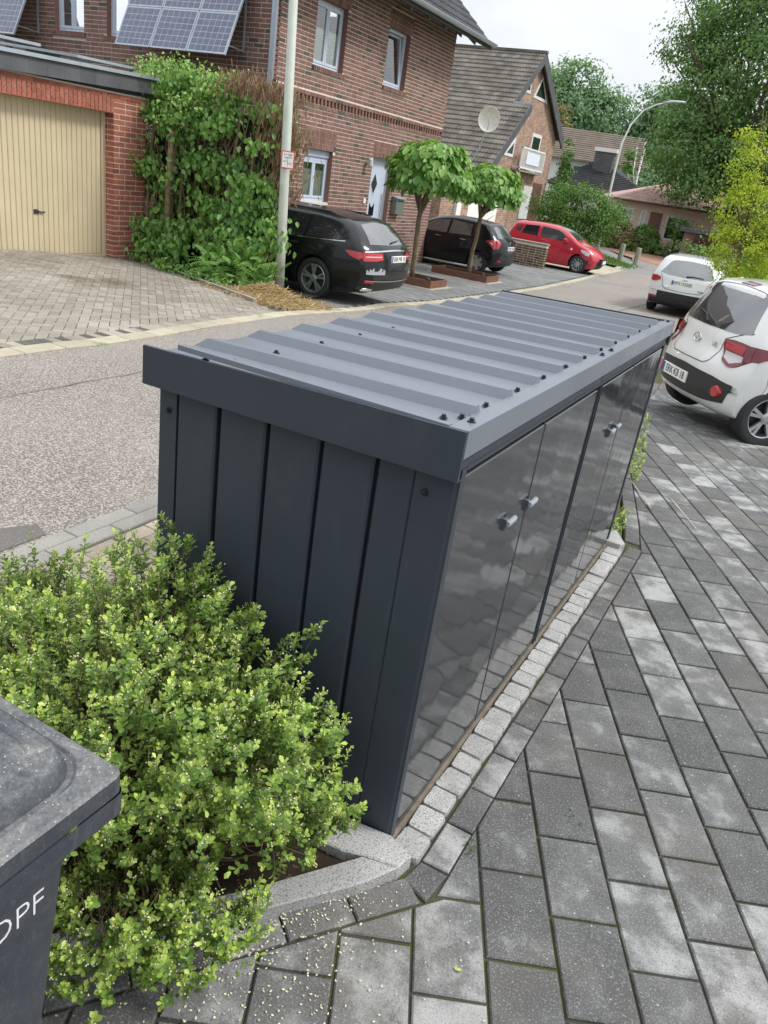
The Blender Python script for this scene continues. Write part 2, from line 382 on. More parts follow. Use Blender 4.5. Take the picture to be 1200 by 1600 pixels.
def m_bin(name='bin_plastic', dusty=0.):
    m = NT(name); v = m.pos()
    d = m.noise(v, 26, 9, .78); geo = m.n('NewGeometry'); sx = m.n('SeparateXYZ'); m.l(geo.outputs['Normal'], sx.inputs[0])
    up = m.ramp(sx.outputs[2], [(.2, (.22, .22, .22)), (.75, (1, 1, 1))])
    d2 = m.noise(v, 160, 6, .8); d3 = m.noise(v, 8, 4, .6); dsum = m.math('ADD', m.math('MULTIPLY', d, .4), m.math('ADD', m.math('MULTIPLY', d2, .35), m.math('MULTIPLY', d3, .25)))
    dm = m.mix(1., m.ramp(dsum, [(.44-dusty*.10, (.03+dusty*.1,)*3), (.54-dusty*.07, (.22+dusty*.35,)*3), (.66-dusty*.06, (.75+dusty*.2,)*3)]), up, 'MULTIPLY')
    a = m.n('Attribute'); a.attribute_name = 'tint'
    c = m.mix(dm, (.032, .038, .050), (.42, .41, .37))
    st = m.noise(m.pos((6, 6, 1.2)), 6, 5, .7); c = m.mix(m.ramp(st, [(.56, (0, 0, 0)), (.8, (.25, .25, .25))]), c, (.30, .29, .27))
    sp = m.n('TexVoronoi'); sp.inputs['Scale'].default_value = 120; m.l(v, sp.inputs['Vector'])
    c = m.mix(m.mix(1., m.ramp(sp.outputs['Distance'], [(.10, (.7, .7, .7)), (.15, (0, 0, 0))]), up, 'MULTIPLY'), c, (.50, .50, .47))
    m.set(col=c, rough=.5, spec=.4); m.bump(d, .25, .002); return m.mat
M_bin = m_bin(); M_bindust = m_bin('bin_plastic_dusty', .12)
M_white = plain('white_paint', (.78, .78, .76), .45, var=.05)
M_print = plain('white_print', (.72, .73, .74), .5, var=.05)
M_pvc = plain('pale_blue_pvc', (.50, .56, .66), .35, var=.04)
M_pvcwhite = plain('white_pvc', (.74, .75, .75), .35, var=.04)
M_blind = plain('pleated_blind', (.70, .72, .66), .8, var=.05, scale=3)
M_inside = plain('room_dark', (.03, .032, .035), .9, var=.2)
def m_glass(name, tint=(.9, .93, .93), refl=.16, dark=None, rough=.02):
    m = NT(name); fr = m.n('Fresnel'); fr.inputs[0].default_value = 1.5
    gl = m.n('BsdfGlossy'); gl.inputs['Roughness'].default_value = rough; gl.inputs[0].default_value = (1, 1, 1, 1)
    tr = m.n('BsdfTransparent'); tr.inputs[0].default_value = (*tint, 1)
    ms = m.n('MixShader'); m.l(m.math('ADD', fr.outputs[0], refl, True), ms.inputs[0]); m.l(tr.outputs[0], ms.inputs[1]); m.l(gl.outputs[0], ms.inputs[2]); m.l(ms.outputs[0], m.out.inputs[0])
    MATS[name] = m.mat; return m.mat
M_glass = m_glass('window_glass')
M_cbeige = plain('garage_door_beige', (.57, .48, .32), .5, var=.06, scale=1.5)
M_slate = m_granular('slate_band', (.085, .088, .095), (.12, .123, .13), (.16, .16, .17), 2, 60, .7, .12, .3)
M_zinc = plain('zinc', (.42, .47, .52), .4, .4, var=.08)
M_rooftile = m_granular('roof_tile', (.115, .103, .090), (.18, .162, .14), (.26, .235, .2), 1.2, 40, .85, .30, .4)
M_rooftile_dark = m_granular('roof_tile_dark', (.035, .036, .04), (.055, .055, .06), (.09, .09, .1), 1.2, 40, .8, .2, .3)
M_rooftile_red = m_granular('roof_tile_red', (.50, .32, .29), (.60, .40, .36), (.66, .46, .42), 1.2, 30, .85, .15, .3)
M_rooftile_brown = m_granular('roof_tile_brown', (.17, .135, .11), (.22, .18, .15), (.28, .24, .2), 1.2, 30, .85, .2, .3)
M_wood_dark = plain('dark_timber', (.06, .055, .05), .8, var=.2)
M_postpaint = plain('post_grey_green', (.42, .45, .39), .6, var=.1, scale=5)
M_corten = plain('planter_brown', (.16, .075, .045), .7, var=.15, scale=6)
M_chrome = plain('chrome', (.75, .76, .78), .15, 1.0, var=.03)
M_rubber = plain('tyre_rubber', (.022, .022, .023), .75, var=.15, scale=20, bump=.3, bscale=120)
M_rim = plain('alloy_rim', (.52, .54, .56), .28, .85, var=.05)
M_rimdark = plain('rim_dark', (.03, .03, .032), .4, .3, var=.05)
M_stucco = plain('pink_stucco', (.78, .58, .49), .9, var=.06, scale=1.5, bump=.3)
M_whitewall = plain('white_wall', (.72, .72, .70), .85, var=.04, scale=1)
M_red = plain('sign_red', (.62, .06, .05), .45, var=.05)
M_ink = plain('print_black', (.02, .02, .02), .5, var=.05)
M_blueband = plain('plate_blue', (.02, .09, .45), .4, var=.03)
def m_solar():
    m = NT('solar_cells'); r = m.rand(); c = m.ramp(r, [(0, (.045, .055, .13)), (1, (.075, .085, .17))]); m.set(col=c, rough=.12, spec=.6, coat=.6); return m.mat
M_solar = m_solar()

def text_mesh(txt, size, mat, name='lettering', depth=.001, font_scale_x=1.0, space=1.0, thin=0.0):
    cu = bpy.data.curves.new(name, 'FONT'); cu.body = txt; cu.size = size; cu.extrude = depth; cu.align_x = 'CENTER'; cu.align_y = 'CENTER'; cu.space_character = space; cu.resolution_u = 3; cu.offset = -thin
    o = bpy.data.objects.new(name, cu); COL.objects.link(o); bpy.context.view_layer.update()
    dg = bpy.context.evaluated_depsgraph_get(); me = bpy.data.meshes.new_from_object(o.evaluated_get(dg)); bpy.data.objects.remove(o)
    me.name = name; me.materials.clear(); me.materials.append(mat)
    if font_scale_x != 1.0: me.transform(Matrix.Scale(font_scale_x, 4, (1, 0, 0)))
    return me
def place_mesh(name, me, parent, O, X, Y, kind=None, local=False):
    """put a flat mesh (in its XY plane) at O with axes X,Y (world)"""
    X = Vector(X).normalized(); Y = Vector(Y).normalized(); Z = X.cross(Y).normalized(); Y = Z.cross(X)
    me.transform(Matrix(((X[0], Y[0], Z[0], O[0]), (X[1], Y[1], Z[1], O[1]), (X[2], Y[2], Z[2], O[2]), (0, 0, 0, 1))))
    return link(name, me, parent, kind=kind, local=local)

def leaf_mesh(name, P, T, N, Ln, Wd, tint, mat, fold=.22, droop=.15, obo=False):
    """hexagonal folded leaves. P base pts, T axis, N normal"""
    P = np.asarray(P, float); n = len(P); T = T/np.linalg.norm(T, axis=1, keepdims=True)
    S = np.cross(T, N); S /= np.linalg.norm(S, axis=1, keepdims=True)+1e-9; Nn = np.cross(S, T)
    Ln = np.broadcast_to(Ln, (n,))[:, None]; Wd = np.broadcast_to(Wd, (n,))[:, None]
    a = P; tip = P+T*Ln-Nn*Ln*droop
    up = Nn*Wd*fold
    wa, wb = (.34, .52) if obo else (.5, .42)
    r1 = P+T*Ln*.3+S*Wd*wa+up; r2 = P+T*Ln*.70+S*Wd*wb+up*.8-Nn*Ln*droop*.5
    l1 = P+T*Ln*.3-S*Wd*wa+up; l2 = P+T*Ln*.70-S*Wd*wb+up*.8-Nn*Ln*droop*.5
    V = np.stack([a, r1, r2, tip, l2, l1], 1).reshape(-1, 3)
    b = (np.arange(n)*6)[:, None]
    Fc = np.concatenate([b+np.array([0, 1, 2, 3]), b+np.array([0, 3, 4, 5])], 1).reshape(-1, 4)
    return mesh_np(name, V, Fc, mat, tint=np.repeat(np.broadcast_to(tint, (n,)), 6))
def unit(a): return a/(np.linalg.norm(a, axis=-1, keepdims=True)+1e-9)
def crown(seed, blobs, n, size, clump=.35, clumps=60, ratio=.6, up=.5, droop=.2, shell=(.62, 1.05), tint_noise=.3):
    """leaf points in clumps spread through ellipsoid blobs. blobs: (center, radii). returns P,T,N,L,W,tint"""
    g = np.random.default_rng(seed); A = np.array([b[1][0]*b[1][1]+b[1][1]*b[1][2] for b in blobs]); A = A/A.sum()
    Ps = []; Ns = []; Ti = []
    for (c, r), a in zip(blobs, A):
        nc = max(6, int(clumps*a*len(blobs)) if False else int(clumps*a)); d = unit(g.normal(size=(nc, 3))); rr = g.uniform(*shell, (nc, 1))**.7
        cc = np.array(c)+d*np.array(r)*rr; ct = g.random(nc)
        k = max(1, int(n*a/nc)); off = g.normal(size=(nc, k, 3))*clump*g.uniform(.6, 1.3, (nc, 1, 1))*np.array([1, 1, .55])
        P = (cc[:, None]+off).reshape(-1, 3); Ps.append(P)
        Ns.append(np.repeat(d, k, 0)*.6+unit(off.reshape(-1, 3))*.5)
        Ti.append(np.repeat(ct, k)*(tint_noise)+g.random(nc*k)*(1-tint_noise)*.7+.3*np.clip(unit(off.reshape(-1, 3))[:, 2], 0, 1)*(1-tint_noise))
    P = np.concatenate(Ps); N = np.concatenate(Ns); T = np.concatenate(Ti); m = len(P)
    N = unit(N+np.array([0, 0, up])+g.normal(size=(m, 3))*.45); ax = unit(np.cross(N, g.normal(size=(m, 3)))+np.array([0, 0, -droop*2]))
    s = size*g.uniform(.65, 1.3, m)
    return P, ax, N, s, s*ratio, np.clip(T, 0, 1)
# ------------------------------------------------------------------ ground
def strip(name, xa, xb, ys, dz, mat, nx=1):
    """terrain following sheet between X=xa(y) and X=xb(y)"""
    V = []; Fc = []
    for y in ys:
        for i in range(nx+1):
            x = xa(y)+(xb(y)-xa(y))*i/nx; V.append((x, y, tz(x, y)+dz))
    k = nx+1
    for j in range(len(ys)-1):
        for i in range(nx): Fc.append((j*k+i, j*k+i+1, (j+1)*k+i+1, (j+1)*k+i))
    return link(name, mesh_np(name, V, Fc, mat, smooth=True), kind='structure')
def lerp(pts):
    xs, ys = zip(*pts); return lambda t: float(np.interp(t, xs, ys))
yy = sorted(set(list(np.arange(-14, 34, .5))+[3, 7, 10, 13, 20, 30]))
yfar = [-600, -60]+yy+[40, 50, 60, 90, 150, 400, 1500]
strip('ground', lambda y: -1500 if y > 30 or y < -13 else -90, lambda y: 1500 if y > 30 or y < -13 else 60, yfar, -.06, M_earth)
# road between the two kerbs
kx = lerp([(-14, -4.3), (2, -4.9), (3.3, -4.86), (4.2, -4.97), (5.4, -5.17), (6.6, -5.3), (8.3, -5.55), (11, -5.95), (16, -5.85), (20, -5.85), (24, -6.05), (27, -6.25), (34, -6.9), (40, -7.6), (60, -12)])
rx = lerp([(-14, -1.6), (.36, -2.19), (6, -2.17), (14, -1.9), (24, -1.2), (34, -2.6), (42, -5.0), (60, -8.5)])
strip('road', kx, rx, yy+[37, 40, 44, 50, 60], .004, M_asphalt, 3)
# repair patch at the kerb and long tar seams
def sheet_poly(name, poly, dz, mat, parent=None, kind='structure'):
    mb = MB(); mb.v = [(x, y, tz(x, y)+dz) for x, y in poly]; mb.f = [tuple(range(len(poly)))]; mb.m = [0]
    return mb.build(name, mat, parent, kind=kind)
sheet_poly('road_patch', [(-2.8, -.6), (-2.21, -.4), (-2.21, .62), (-2.33, .66), (-2.45, .4), (-2.8, .2)], .008, M_asphalt_patch)
def seam(name, pts, wd, dz, mat):
    V = []; Fc = []
    for i, (x, y) in enumerate(pts):
        x2, y2 = pts[min(i+1, len(pts)-1)]; x1, y1 = pts[max(i-1, 0)]; d = np.array([x2-x1, y2-y1]); d = d/np.hypot(*d); n = np.array([-d[1], d[0]])*wd*.5*rnd.uniform(.5, 1.4)
        V += [(x+n[0], y+n[1], tz(x, y)+dz), (x-n[0], y-n[1], tz(x, y)+dz)]
    for i in range(len(pts)-1): Fc.append((2*i, 2*i+1, 2*i+3, 2*i+2))
    return link(name, mesh_np(name, V, Fc, mat), kind='structure')
def wob(a, b, n, amp):
    return [(a[0]+(b[0]-a[0])*i/n+rnd.uniform(-amp, amp), a[1]+(b[1]-a[1])*i/n+rnd.uniform(-amp, amp)) for i in range(n+1)]
seam('road_crack', wob((-4.05, -1), (-4.0, 5.2), 40, .02), .012, .012, M_asphalt_patch)
seam('road_crack', wob((-3.6, 9), (-3.2, 26), 60, .03), .03, .012, M_asphalt_patch)
seam('road_crack', wob((-5.8, 25.5), (-2.2, 27.5), 24, .03), .05, .012, M_asphalt_patch)
# ------------------------------------------------------------------ driveway of large grey pavers (on the right)
ed = lerp([(-14, -9), (-.12, -9), (-.115, .20), (2.72, .205), (3.2, .10), (5.25, -.42), (6.6, -.585), (9.0, -.76), (14, -1.3)])   # edge of the laying field
drive = strip('driveway', lambda y: ed(y)-.10 if y > 2.6 else (.005 if y > -.05 else -2.4), lambda y: 6.5, sorted([y for y in yy if -3 <= y <= 12]+[2.6, 2.75, -.06, -.04]), -.010, M_sand)
dr_ang = R_(25.5); dv = np.array([-math.sin(dr_ang), math.cos(dr_ang)]); du = np.array([math.cos(dr_ang), math.sin(dr_ang)])
PW, PL = .1915, .285
org = np.array([.264, .091])
# near kerb border line (field keeps the lower right side of it)
ka, kb = np.array([.187, -.106]), np.array([-.121, -.51]); kd = kb-ka; kn = np.array([-kd[1], kd[0]]); kn = kn/np.hypot(*kn); kc = -(kn@ka)
if kn@np.array([1, -1])+kc < 0: kn, kc = -kn, -kc
items = []
kdir_ = kd/np.hypot(*kd)
rr = random.Random(3)
for i in range(-16, 34):
    offv = {0: 0}.get(i, 0)
    ph = (i*.5+.13*((i*7) % 5)/5) % 1.0
    for j in range(-22, 60):
        c0 = org+du*(i*PW)+dv*(j*PL+ph*PL); g = .005
        gu = .0042; q = [c0+du*gu+dv*g, c0+du*(PW-gu)+dv*g, c0+du*(PW-gu)+dv*(PL-g), c0+du*gu+dv*(PL-g)]
        cen = sum(q)/4
        if not inview((cen[0], cen[1], tz(*cen)), 60) and not (-1.2 < cen[0] < 5.8 and -2.6 < cen[1] < 10): continue
        if cen[1] > 11.5: continue
        poly = [tuple(p) for p in q]
        y0 = cen[1]
        if y0 > .12: e0 = ed(y0); sl = (ed(y0+.1)-ed(max(.05, y0-.1)))/(y0+.1-max(.05, y0-.1)); poly = clip(poly, 1, -sl, -(e0+.0)+sl*y0)
        if len(poly) < 3: continue
        if cen@kdir_-ka@kdir_ > -.02 and cen[1] < .1: poly = clip(poly, kn[0], kn[1], kc-.005)
        elif cen[1] < .12: poly = clip(poly, 1, 0, -.2015)
        if len(poly) < 3 or area(poly) < .0012: continue
        mb = MB(); dz = rr.uniform(-.0015, .0015); tx, ty = rr.uniform(-.006, .006), rr.uniform(-.006, .006)
        mb.prism(poly, lambda x, y: tz(x, y)-.03, lambda x, y: tz(x, y)+dz+tx*(x-cen[0])+ty*(y-cen[1]), b=.004)
        items.append(((cen[0], cen[1], tz(*cen)), mb))
# border row along the cobbles, and round the near kerb
bys = [-.155, .01, .19, .375, .584, .787, .978, 1.19, 1.375, 1.56, 1.79, 2.02, 2.22, 2.42, 2.62, 2.78]
for a, b in zip(bys[:-1], bys[1:]):
    g = .003; lo = [(.112+g, a+g), (.2-g, a+g+.004), (.2-g, b-g), (.112+g, b-g)]
    if a < -.1: lo = [(.098, -.080), (.184, -.108), (.197, .005), (.115, .005)]
    mb = MB(); mb.prism(lo, -.03, rr.uniform(-.001, .001), b=.004); items.append(((.15, (a+b)/2, 0), mb))
kdir = kd/np.hypot(*kd)
for k in range(7):
    a = ka+kdir*(.02+k*.19)-kn*.004; b = a+kdir*.184; q = [a, b, b-kn*.085, a-kn*.085]
    poly = [tuple(p) for p in q]; poly = poly if area(poly) > 0 else poly[::-1]
    mb = MB(); mb.prism(poly, -.03, rr.uniform(-.001, .001), b=.004); items.append((((a+b)/2)[0:2].tolist()+[0], mb))
# border row beyond the shed end, following the edge
y = 2.85
while y < 9.5:
    y2 = y+.26
    q = [(ed(y)-.095, y), (ed(y)-.006, y), (ed(y2-.006)-.006, y2-.006), (ed(y2-.006)-.095, y2-.006)]
    mb = MB(); mb.prism(q, lambda x, y: tz(x, y)-.03, lambda x, y: tz(x, y), b=.004); items.append(((q[0][0], y, tz(0, y)), mb)); y = y2
pieces('paver', items, drive, M_drivepaver, 300)
# moss and sand pale stripe in two joints
for (x, y) in ((.10, 3.6), (.42, 3.45)):
    seam('sand_filled_joint', [(x+dv[0]*t, y+dv[1]*t) for t in np.linspace(0, .55, 6)], .008, .003, M_kerbpale)
# cobbles along the shed front
cob = strip('cobble_edging', lambda y: .0, lambda y: .114, [-.02, .5, 1, 1.5, 2, 2.4, 2.655], -.012, M_soil)
rc = random.Random(5); y = -.012
while y < 2.62:
    ln = rc.uniform(.092, .112); a0 = rc.uniform(0, .01)
    pts = []
    for (sx, sy) in ((-1, -1), (1, -1), (1, 1), (-1, 1)):
        cx_, cy_ = .061+sx*(.043+rc.uniform(-.004, .003)), y+ln/2+sy*(ln/2-.003-rc.uniform(0, .003))
        r_ = rc.uniform(.008, .013)
        for t in (0, 1, 2):
            an = math.atan2(sy, sx)+(t-1)*.62; pts.append((cx_-sx*r_+math.cos(an)*r_*1.2, cy_-sy*r_+math.sin(an)*r_*1.2))
    mb = MB(); h = rc.uniform(.004, .013); c = (.061, y+ln/2, 0)
    n = len(pts); vs = [(x, yy_, -.04) for x, yy_ in pts]+[(x, yy_, h-.006) for x, yy_ in pts]
    i1 = inset(pts, .012); vs += [(x, yy_, h+.002+rc.uniform(-.001, .002)) for x, yy_ in i1]; vs.append((c[0], c[1], h+.006))
    fs = [(i, (i+1) % n, n+(i+1) % n, n+i) for i in range(n)]+[(n+i, n+(i+1) % n, 2*n+(i+1) % n, 2*n+i) for i in range(n)]+[(2*n+i, 2*n+(i+1) % n, 3*n) for i in range(n)]
    mb.add(vs, fs); m2 = MB(); m2.v = [tuple(Vector(v)-Vector(c)) for v in mb.v]; m2.f = mb.f; m2.m = mb.m
    link('cobble', m2.mesh('cobble', M_granite, smooth=True, angle=50), cob, loc=c); y += ln
# granite kerb round the planting bed
kb_ = thing('bed_kerb', None, None, (.0, -.1, 0)); kb_['kind'] = 'structure'
def kerbpiece(name, poly, z1, mat=M_granite, z0=-.05, b=.004, parent=None):
    poly = poly if area(poly) > 0 else poly[::-1]
    mb = MB(); mb.prism(poly, z0, z1, b=b); return mb.build(name, mat, parent)
kerbpiece('kerb_stone', [(.081, -.088), (.094, -.030), (.010, .0), (-.30, -.045), (-.30, -.15), (-.081, -.134), (-.02, -.112)], .042, parent=kb_)
kerbpiece('kerb_stone', [(.081, -.088), (-.022, -.114), (-.217, -.390), (-.158, -.425), (.02, -.198)], .0405, parent=kb_)
kerbpiece('kerb_stone', [(-.220, -.393), (-.161, -.428), (-.50, -.86), (-.57, -.82)], .041, parent=kb_)
kerbpiece('kerb_stone', [(-.30, -.045), (-1.0, -.045), (-1.0, -.14), (-.303, -.14)], .041, parent=kb_)
kerbpiece('kerb_stone', [(-.06, 2.70), (-.06, 2.66), (.085, 2.66), (.105, 2.70), (.02, 2.86), (-.07, 2.86)], .042, parent=kb_)
sheet_poly('planting_bed', [(.0, -.05), (-.95, -.03), (-1.75, -.03), (-1.75, -2.2), (-.7, -2.2), (-.56, -.85), (-.2, -.41), (-.02, -.16)], .006, M_soil)
# litter of small petals on bed and paving
g = np.random.default_rng(11)
def litter(name, mat, pts, size, dz):
    V = []; Fc = []
    for i, (x, y) in enumerate(pts):
        a = g.uniform(0, 6.28); s = size*g.uniform(.6, 1.4); z = tz(x, y)+dz+g.uniform(0, .002); h = s*.35
        p = [(x+math.cos(a+t)*s*(1 if k % 2 == 0 else .6), y+math.sin(a+t)*s*(1 if k % 2 == 0 else .6), z) for k, t in enumerate((0, 1.57, 3.14, 4.71))]
        V += p+[(x, y, z+h)]; b = i*5; Fc += [(b, b+1, b+4), (b+1, b+2, b+4), (b+2, b+3, b+4), (b+3, b, b+4)]
    return link(name, mesh_np(name, V, Fc, mat), kind='stuff')
pp = np.concatenate([g.normal((-.24, -.42), (.16, .14), (700, 2)), g.normal((-.13, -.22), (.09, .08), (330, 2)), g.normal((-.05, -.45), (.2, .2), (220, 2)), g.uniform((-.5, -.9), (.1, -.1), (200, 2)),
                     np.stack([g.normal(.01, .012, 120), g.uniform(-.05, 2.6, 120)], 1)])
litter('fallen_petals', M_petal, pp, .0035, .003)
pk = g.uniform((-.1, -.2), (-.06, -.15), (1, 2))
# pale sidewalk strip between road and shed
near_k = strip('near_pavement', lambda y: rx(y)+.0, lambda y: -.96 if y < 2.78 else ed(y)-.11, sorted([y for y in yy if -3 <= y <= 14]+[2.77, 2.79]), -.016, M_sandtan)
items = []
y = -1.2
while y < 13:
    for (x0, x1, ph) in ((0, .10, 0), (.10, .20, .19)):
        L0 = .38; q = []
        a = y+ph
        q = [(rx(a)+x0+.003, a), (rx(a)+x1-.003, a), (rx(a+L0)+x1-.003, a+L0-.005), (rx(a+L0)+x0+.003, a+L0-.005)]
        mb = MB(); mb.prism(q, lambda x, y: tz(x, y)-.04, lambda x, y: tz(x, y)+.012, b=.005)
        c = (q[0][0], a+.2, tz(0, a))
        if inview(c, 200): items.append((c, mb))
    y += .38
pieces('kerb_stone', items, near_k, M_kerb, 120)
items = []
for i in range(12):
    for j in range(-14, 130):
        x = -1.985+i*.102; y = j*.205+(.1 if i % 2 else 0)
        if y > 13: continue
        if x < rx(y)+.2: continue
        if x+.1 > (-.97 if y < 2.75 else ed(y)-.11): continue
        q = [(x, y), (x+.098, y), (x+.098, y+.2), (x, y+.2)]; c = (x+.05, y+.1, tz(x, y))
        if not inview(c, 200): continue
        mb = MB(); d = rr.uniform(-.002, .002); mb.prism(q, lambda x, y: tz(x, y)-.04, lambda x, y: tz(x, y)+d, b=.004); items.append((c, mb))
pieces('paver', items, near_k, M_tanpaver, 220)
# ------------------------------------------------------------------ garage driveway, herringbone
gk = strip('garage_driveway', lambda y: -10.45, lambda y: kx(y)-.0, [-6, -2, 0, 2, 3, 4, 5, 6, 7, 7.6], -.018, M_sandtan)
def seg_x(y): return kx(y)
edge_l = lerp([(-10.6, 9.0), (-9.4, 8.82), (-8.2, 8.3), (-7.2, 7.88), (-6.05, 7.36), (-5.5, 7.1)])
sheet_poly('garage_driveway_end', [(-5.2, 7.1), (-6.05, 7.36), (-7.2, 7.88), (-8.2, 8.3), (-9.4, 8.82), (-10.45, 9.0), (-10.45, 7.0), (-5.3, 7.0)], -.019, M_sandtan)
items = []
bl, bw = .20, .10
for i in range(-75, 75):
    for j in range(-110, 110):
        # herringbone at 45 degrees to the road
        k = (i-j) % 4
        if k == 0: a, b = (i*bw, j*bw), (i*bw+bl, j*bw+bw)
        elif k == 3: a, b = (i*bw, j*bw), (i*bw+bw, j*bw+bl)
        else: continue
        cxp, cyp = (a[0]+b[0])/2, (a[1]+b[1])/2
        ca = math.cos(R_(45)); 
        def tr(x, y): return (-7.5+ca*(x-y), 5.5+ca*(x+y))
        cx_, cy_ = tr(cxp, cyp)
        if cx_ < -10.35 or cy_ > edge_l(cx_)-.02 or cx_ > kx(cy_)-.33 or cy_ < -1: continue
        if not inview((cx_, cy_, tz(cx_, cy_)), 160): continue
        g_ = .003; q = [tr(a[0]+g_, a[1]+g_), tr(b[0]-g_, a[1]+g_), tr(b[0]-g_, b[1]-g_), tr(a[0]+g_, b[1]-g_)]
        sl = (kx(cy_+.3)-kx(cy_-.3))/.6; q = clip(q, -1, sl, kx(cy_)-.416-sl*cy_)
        if len(q) < 3 or area(q) < .002: continue
        mb = MB(); d = rr.uniform(-.002, .002); mb.prism(q, lambda x, y: tz(x, y)-.03, lambda x, y: tz(x, y)+d, b=0 if proj((cx_, cy_, 0))[2] < 140 else .004); items.append(((cx_, cy_, tz(cx_, cy_)), mb))
pieces('paver', items, gk, M_drivetan, 300)
# edge rows beside the kerb: soldier row with some dark pavers, then pale kerb blocks
sol = []; y = -1.0; n_ = 0
while y < 7.6:
    n_ += 1; w_ = .20 if y > 1 else .2
    for (o1, o2, wd) in ((.20, .40, .10),):
        yb = y
        while yb < y+.2-1e-6:
            q = [(kx(yb)-.41, yb), (kx(yb)-.215, yb), (kx(yb+.097)-.215, yb+.097), (kx(yb+.097)-.41, yb+.097)]
            c = (q[0][0], yb, tz(0, yb))
            if inview(c, 20) and q[0][1] < edge_l(q[0][0])-.05:
                mb = MB(); dark = rr.random() < (.45 if 1.8 < yb < 4.4 else .06); mb.prism(q, lambda x, y: tz(x, y)-.03, lambda x, y: tz(x, y)+.001, b=.003, mi=1 if dark else 0)
                sol.append((c, mb))
            yb += .1
    y += .2
pieces('edge_paver', sol, gk, [M_drivetan, M_darkpaver], 80)
far_k = thing('far_kerb', None, None, (-5, 4, 0)); far_k['kind'] = 'structure'
items = []; y = -1.4
while y < 36:
    L0 = .40 if y < 12 else .8
    q = [(kx(y)-.205, y), (kx(y)-.03+.03, y), (kx(y+L0)-.0, y+L0-.008), (kx(y+L0)-.205, y+L0-.008)]
    mb = MB(); mb.prism(q, lambda x, y: tz(x, y)-.05, lambda x, y: tz(x, y)+.018, b=.006); c = (q[0][0], y+.2, tz(0, y))
    if inview(c, 200): items.append((c, mb))
    y += L0
pieces('kerb_stone', items, far_k, M_kerbpale, 100)
# ------------------------------------------------------------------ parking paving in front of the brick house
pk_ = strip('parking_area', lambda y: -14 if y > 9.4 else edge_l(-7)-99 if False else -12, lambda y: kx(y)-.2, [8.9, 9.5, 10, 11, 12, 13, 14, 16, 18, 20, 22, 24, 26, 28.5], -.012, M_sand)
items = []
for i in range(0, 34):
    for j in range(0, 130):
        x = -6.03-i*.20; y = 8.6+j*.15
        w_ = .2; off = .1 if j % 2 else 0; x -= off
        if x < -11 or x > kx(y)-.42 or y > 27.5: continue
        if y < 9.6 and x < -6.6: continue
        c = (x+.1, y+.07, tz(x, y))
        if not inview(c, 60): continue
        if y > 20.3 and x < -9.8: continue
        if 9.9 < y < 20.3 and x < -9.9: continue
        q = [(x+.003, y+.003), (x+.197, y+.003), (x+.197, y+.147), (x+.003, y+.147)]; d = rr.uniform(-.002, .002)
        mb = MB(); mb.prism(q, lambda x, y: tz(x, y)-.03, lambda x, y: tz(x, y)+d); items.append((c, mb))
pieces('paver', items, pk_, M_parkpaver, 300)
# planting edge stones between garage drive and hedge; bed of the hedge; straw
hb = [(-10.5, 8.98), (-9.4, 8.80), (-8.2, 8.28), (-7.2, 7.86), (-6.7, 7.7), (-6.6, 8.3), (-6.6, 9.2), (-6.7, 9.9), (-12, 9.9), (-12, 9.2)]
mbb = MB(); mbb.v = [(x, y, tz(x, y)+(.05 if i in (6, 7, 8, 9, 0, 1) else .02)) for i, (x, y) in enumerate(hb)]; mbb.f = [tuple(range(len(hb)))]; mbb.m = [0]; mbb.build('hedge_bed', M_soil, kind='structure')
es = thing('bed_edging', None, None, (-8, 8.2, -.2)); es['kind'] = 'structure'
pts = [(-10.4, 8.98), (-9.4, 8.82), (-8.2, 8.3), (-7.2, 7.88), (-6.3, 7.48)]
for a, b in zip(pts[:-1], pts[1:]):
    a = np.array(a); b = np.array(b); L_ = np.hypot(*(b-a)); d = (b-a)/L_; n = np.array([-d[1], d[0]]); k = max(1, int(L_/.5))
    for i in range(k):
        p0 = a+d*(L_*i/k+.004); p1 = a+d*(L_*(i+1)/k-.004); q = [tuple(p0), tuple(p1), tuple(p1+n*.06), tuple(p0+n*.06)]
        q = q if area(q) > 0 else q[::-1]
        mb = MB(); mb.prism(q, lambda x, y: tz(x, y)-.03, lambda x, y: tz(x, y)+.055, b=.006); mb.build('edging_stone', M_kerb, es)
# footpath, verge and red path far down the street
def sheet2(name, poly, dz, mat): return sheet_poly(name, poly, dz, mat)
sheet2('footpath', [(-6.2, 33), (-4.9, 34), (-11.2, 48.5), (-17, 58), (-19, 57), (-12.8, 47.5)], .010, M_footpath)
sheet2('verge', [(-6.6, 34.5), (-6.9, 37), (-12.6, 46.8), (-13.4, 45.4), (-9.4, 36.5)], .014, M_grass)
sheet2('front_paving', [(-8.0, 43), (-5.5, 40), (-3, 44), (-5.5, 54), (-12, 52.8), (-13.5, 51.8)], .016, M_redpath)
sheet2('parking_concrete', [(-6.35, 28.5), (-6.55, 33), (-9.5, 36), (-14, 36), (-14, 28.5)], .006, M_kerbpale)
sheet2('lawn', [(-1.0, 22), (20, 14), (60, 30), (60, 120), (-4, 58), (-2.8, 44), (-1.2, 34)], .012, M_grass)

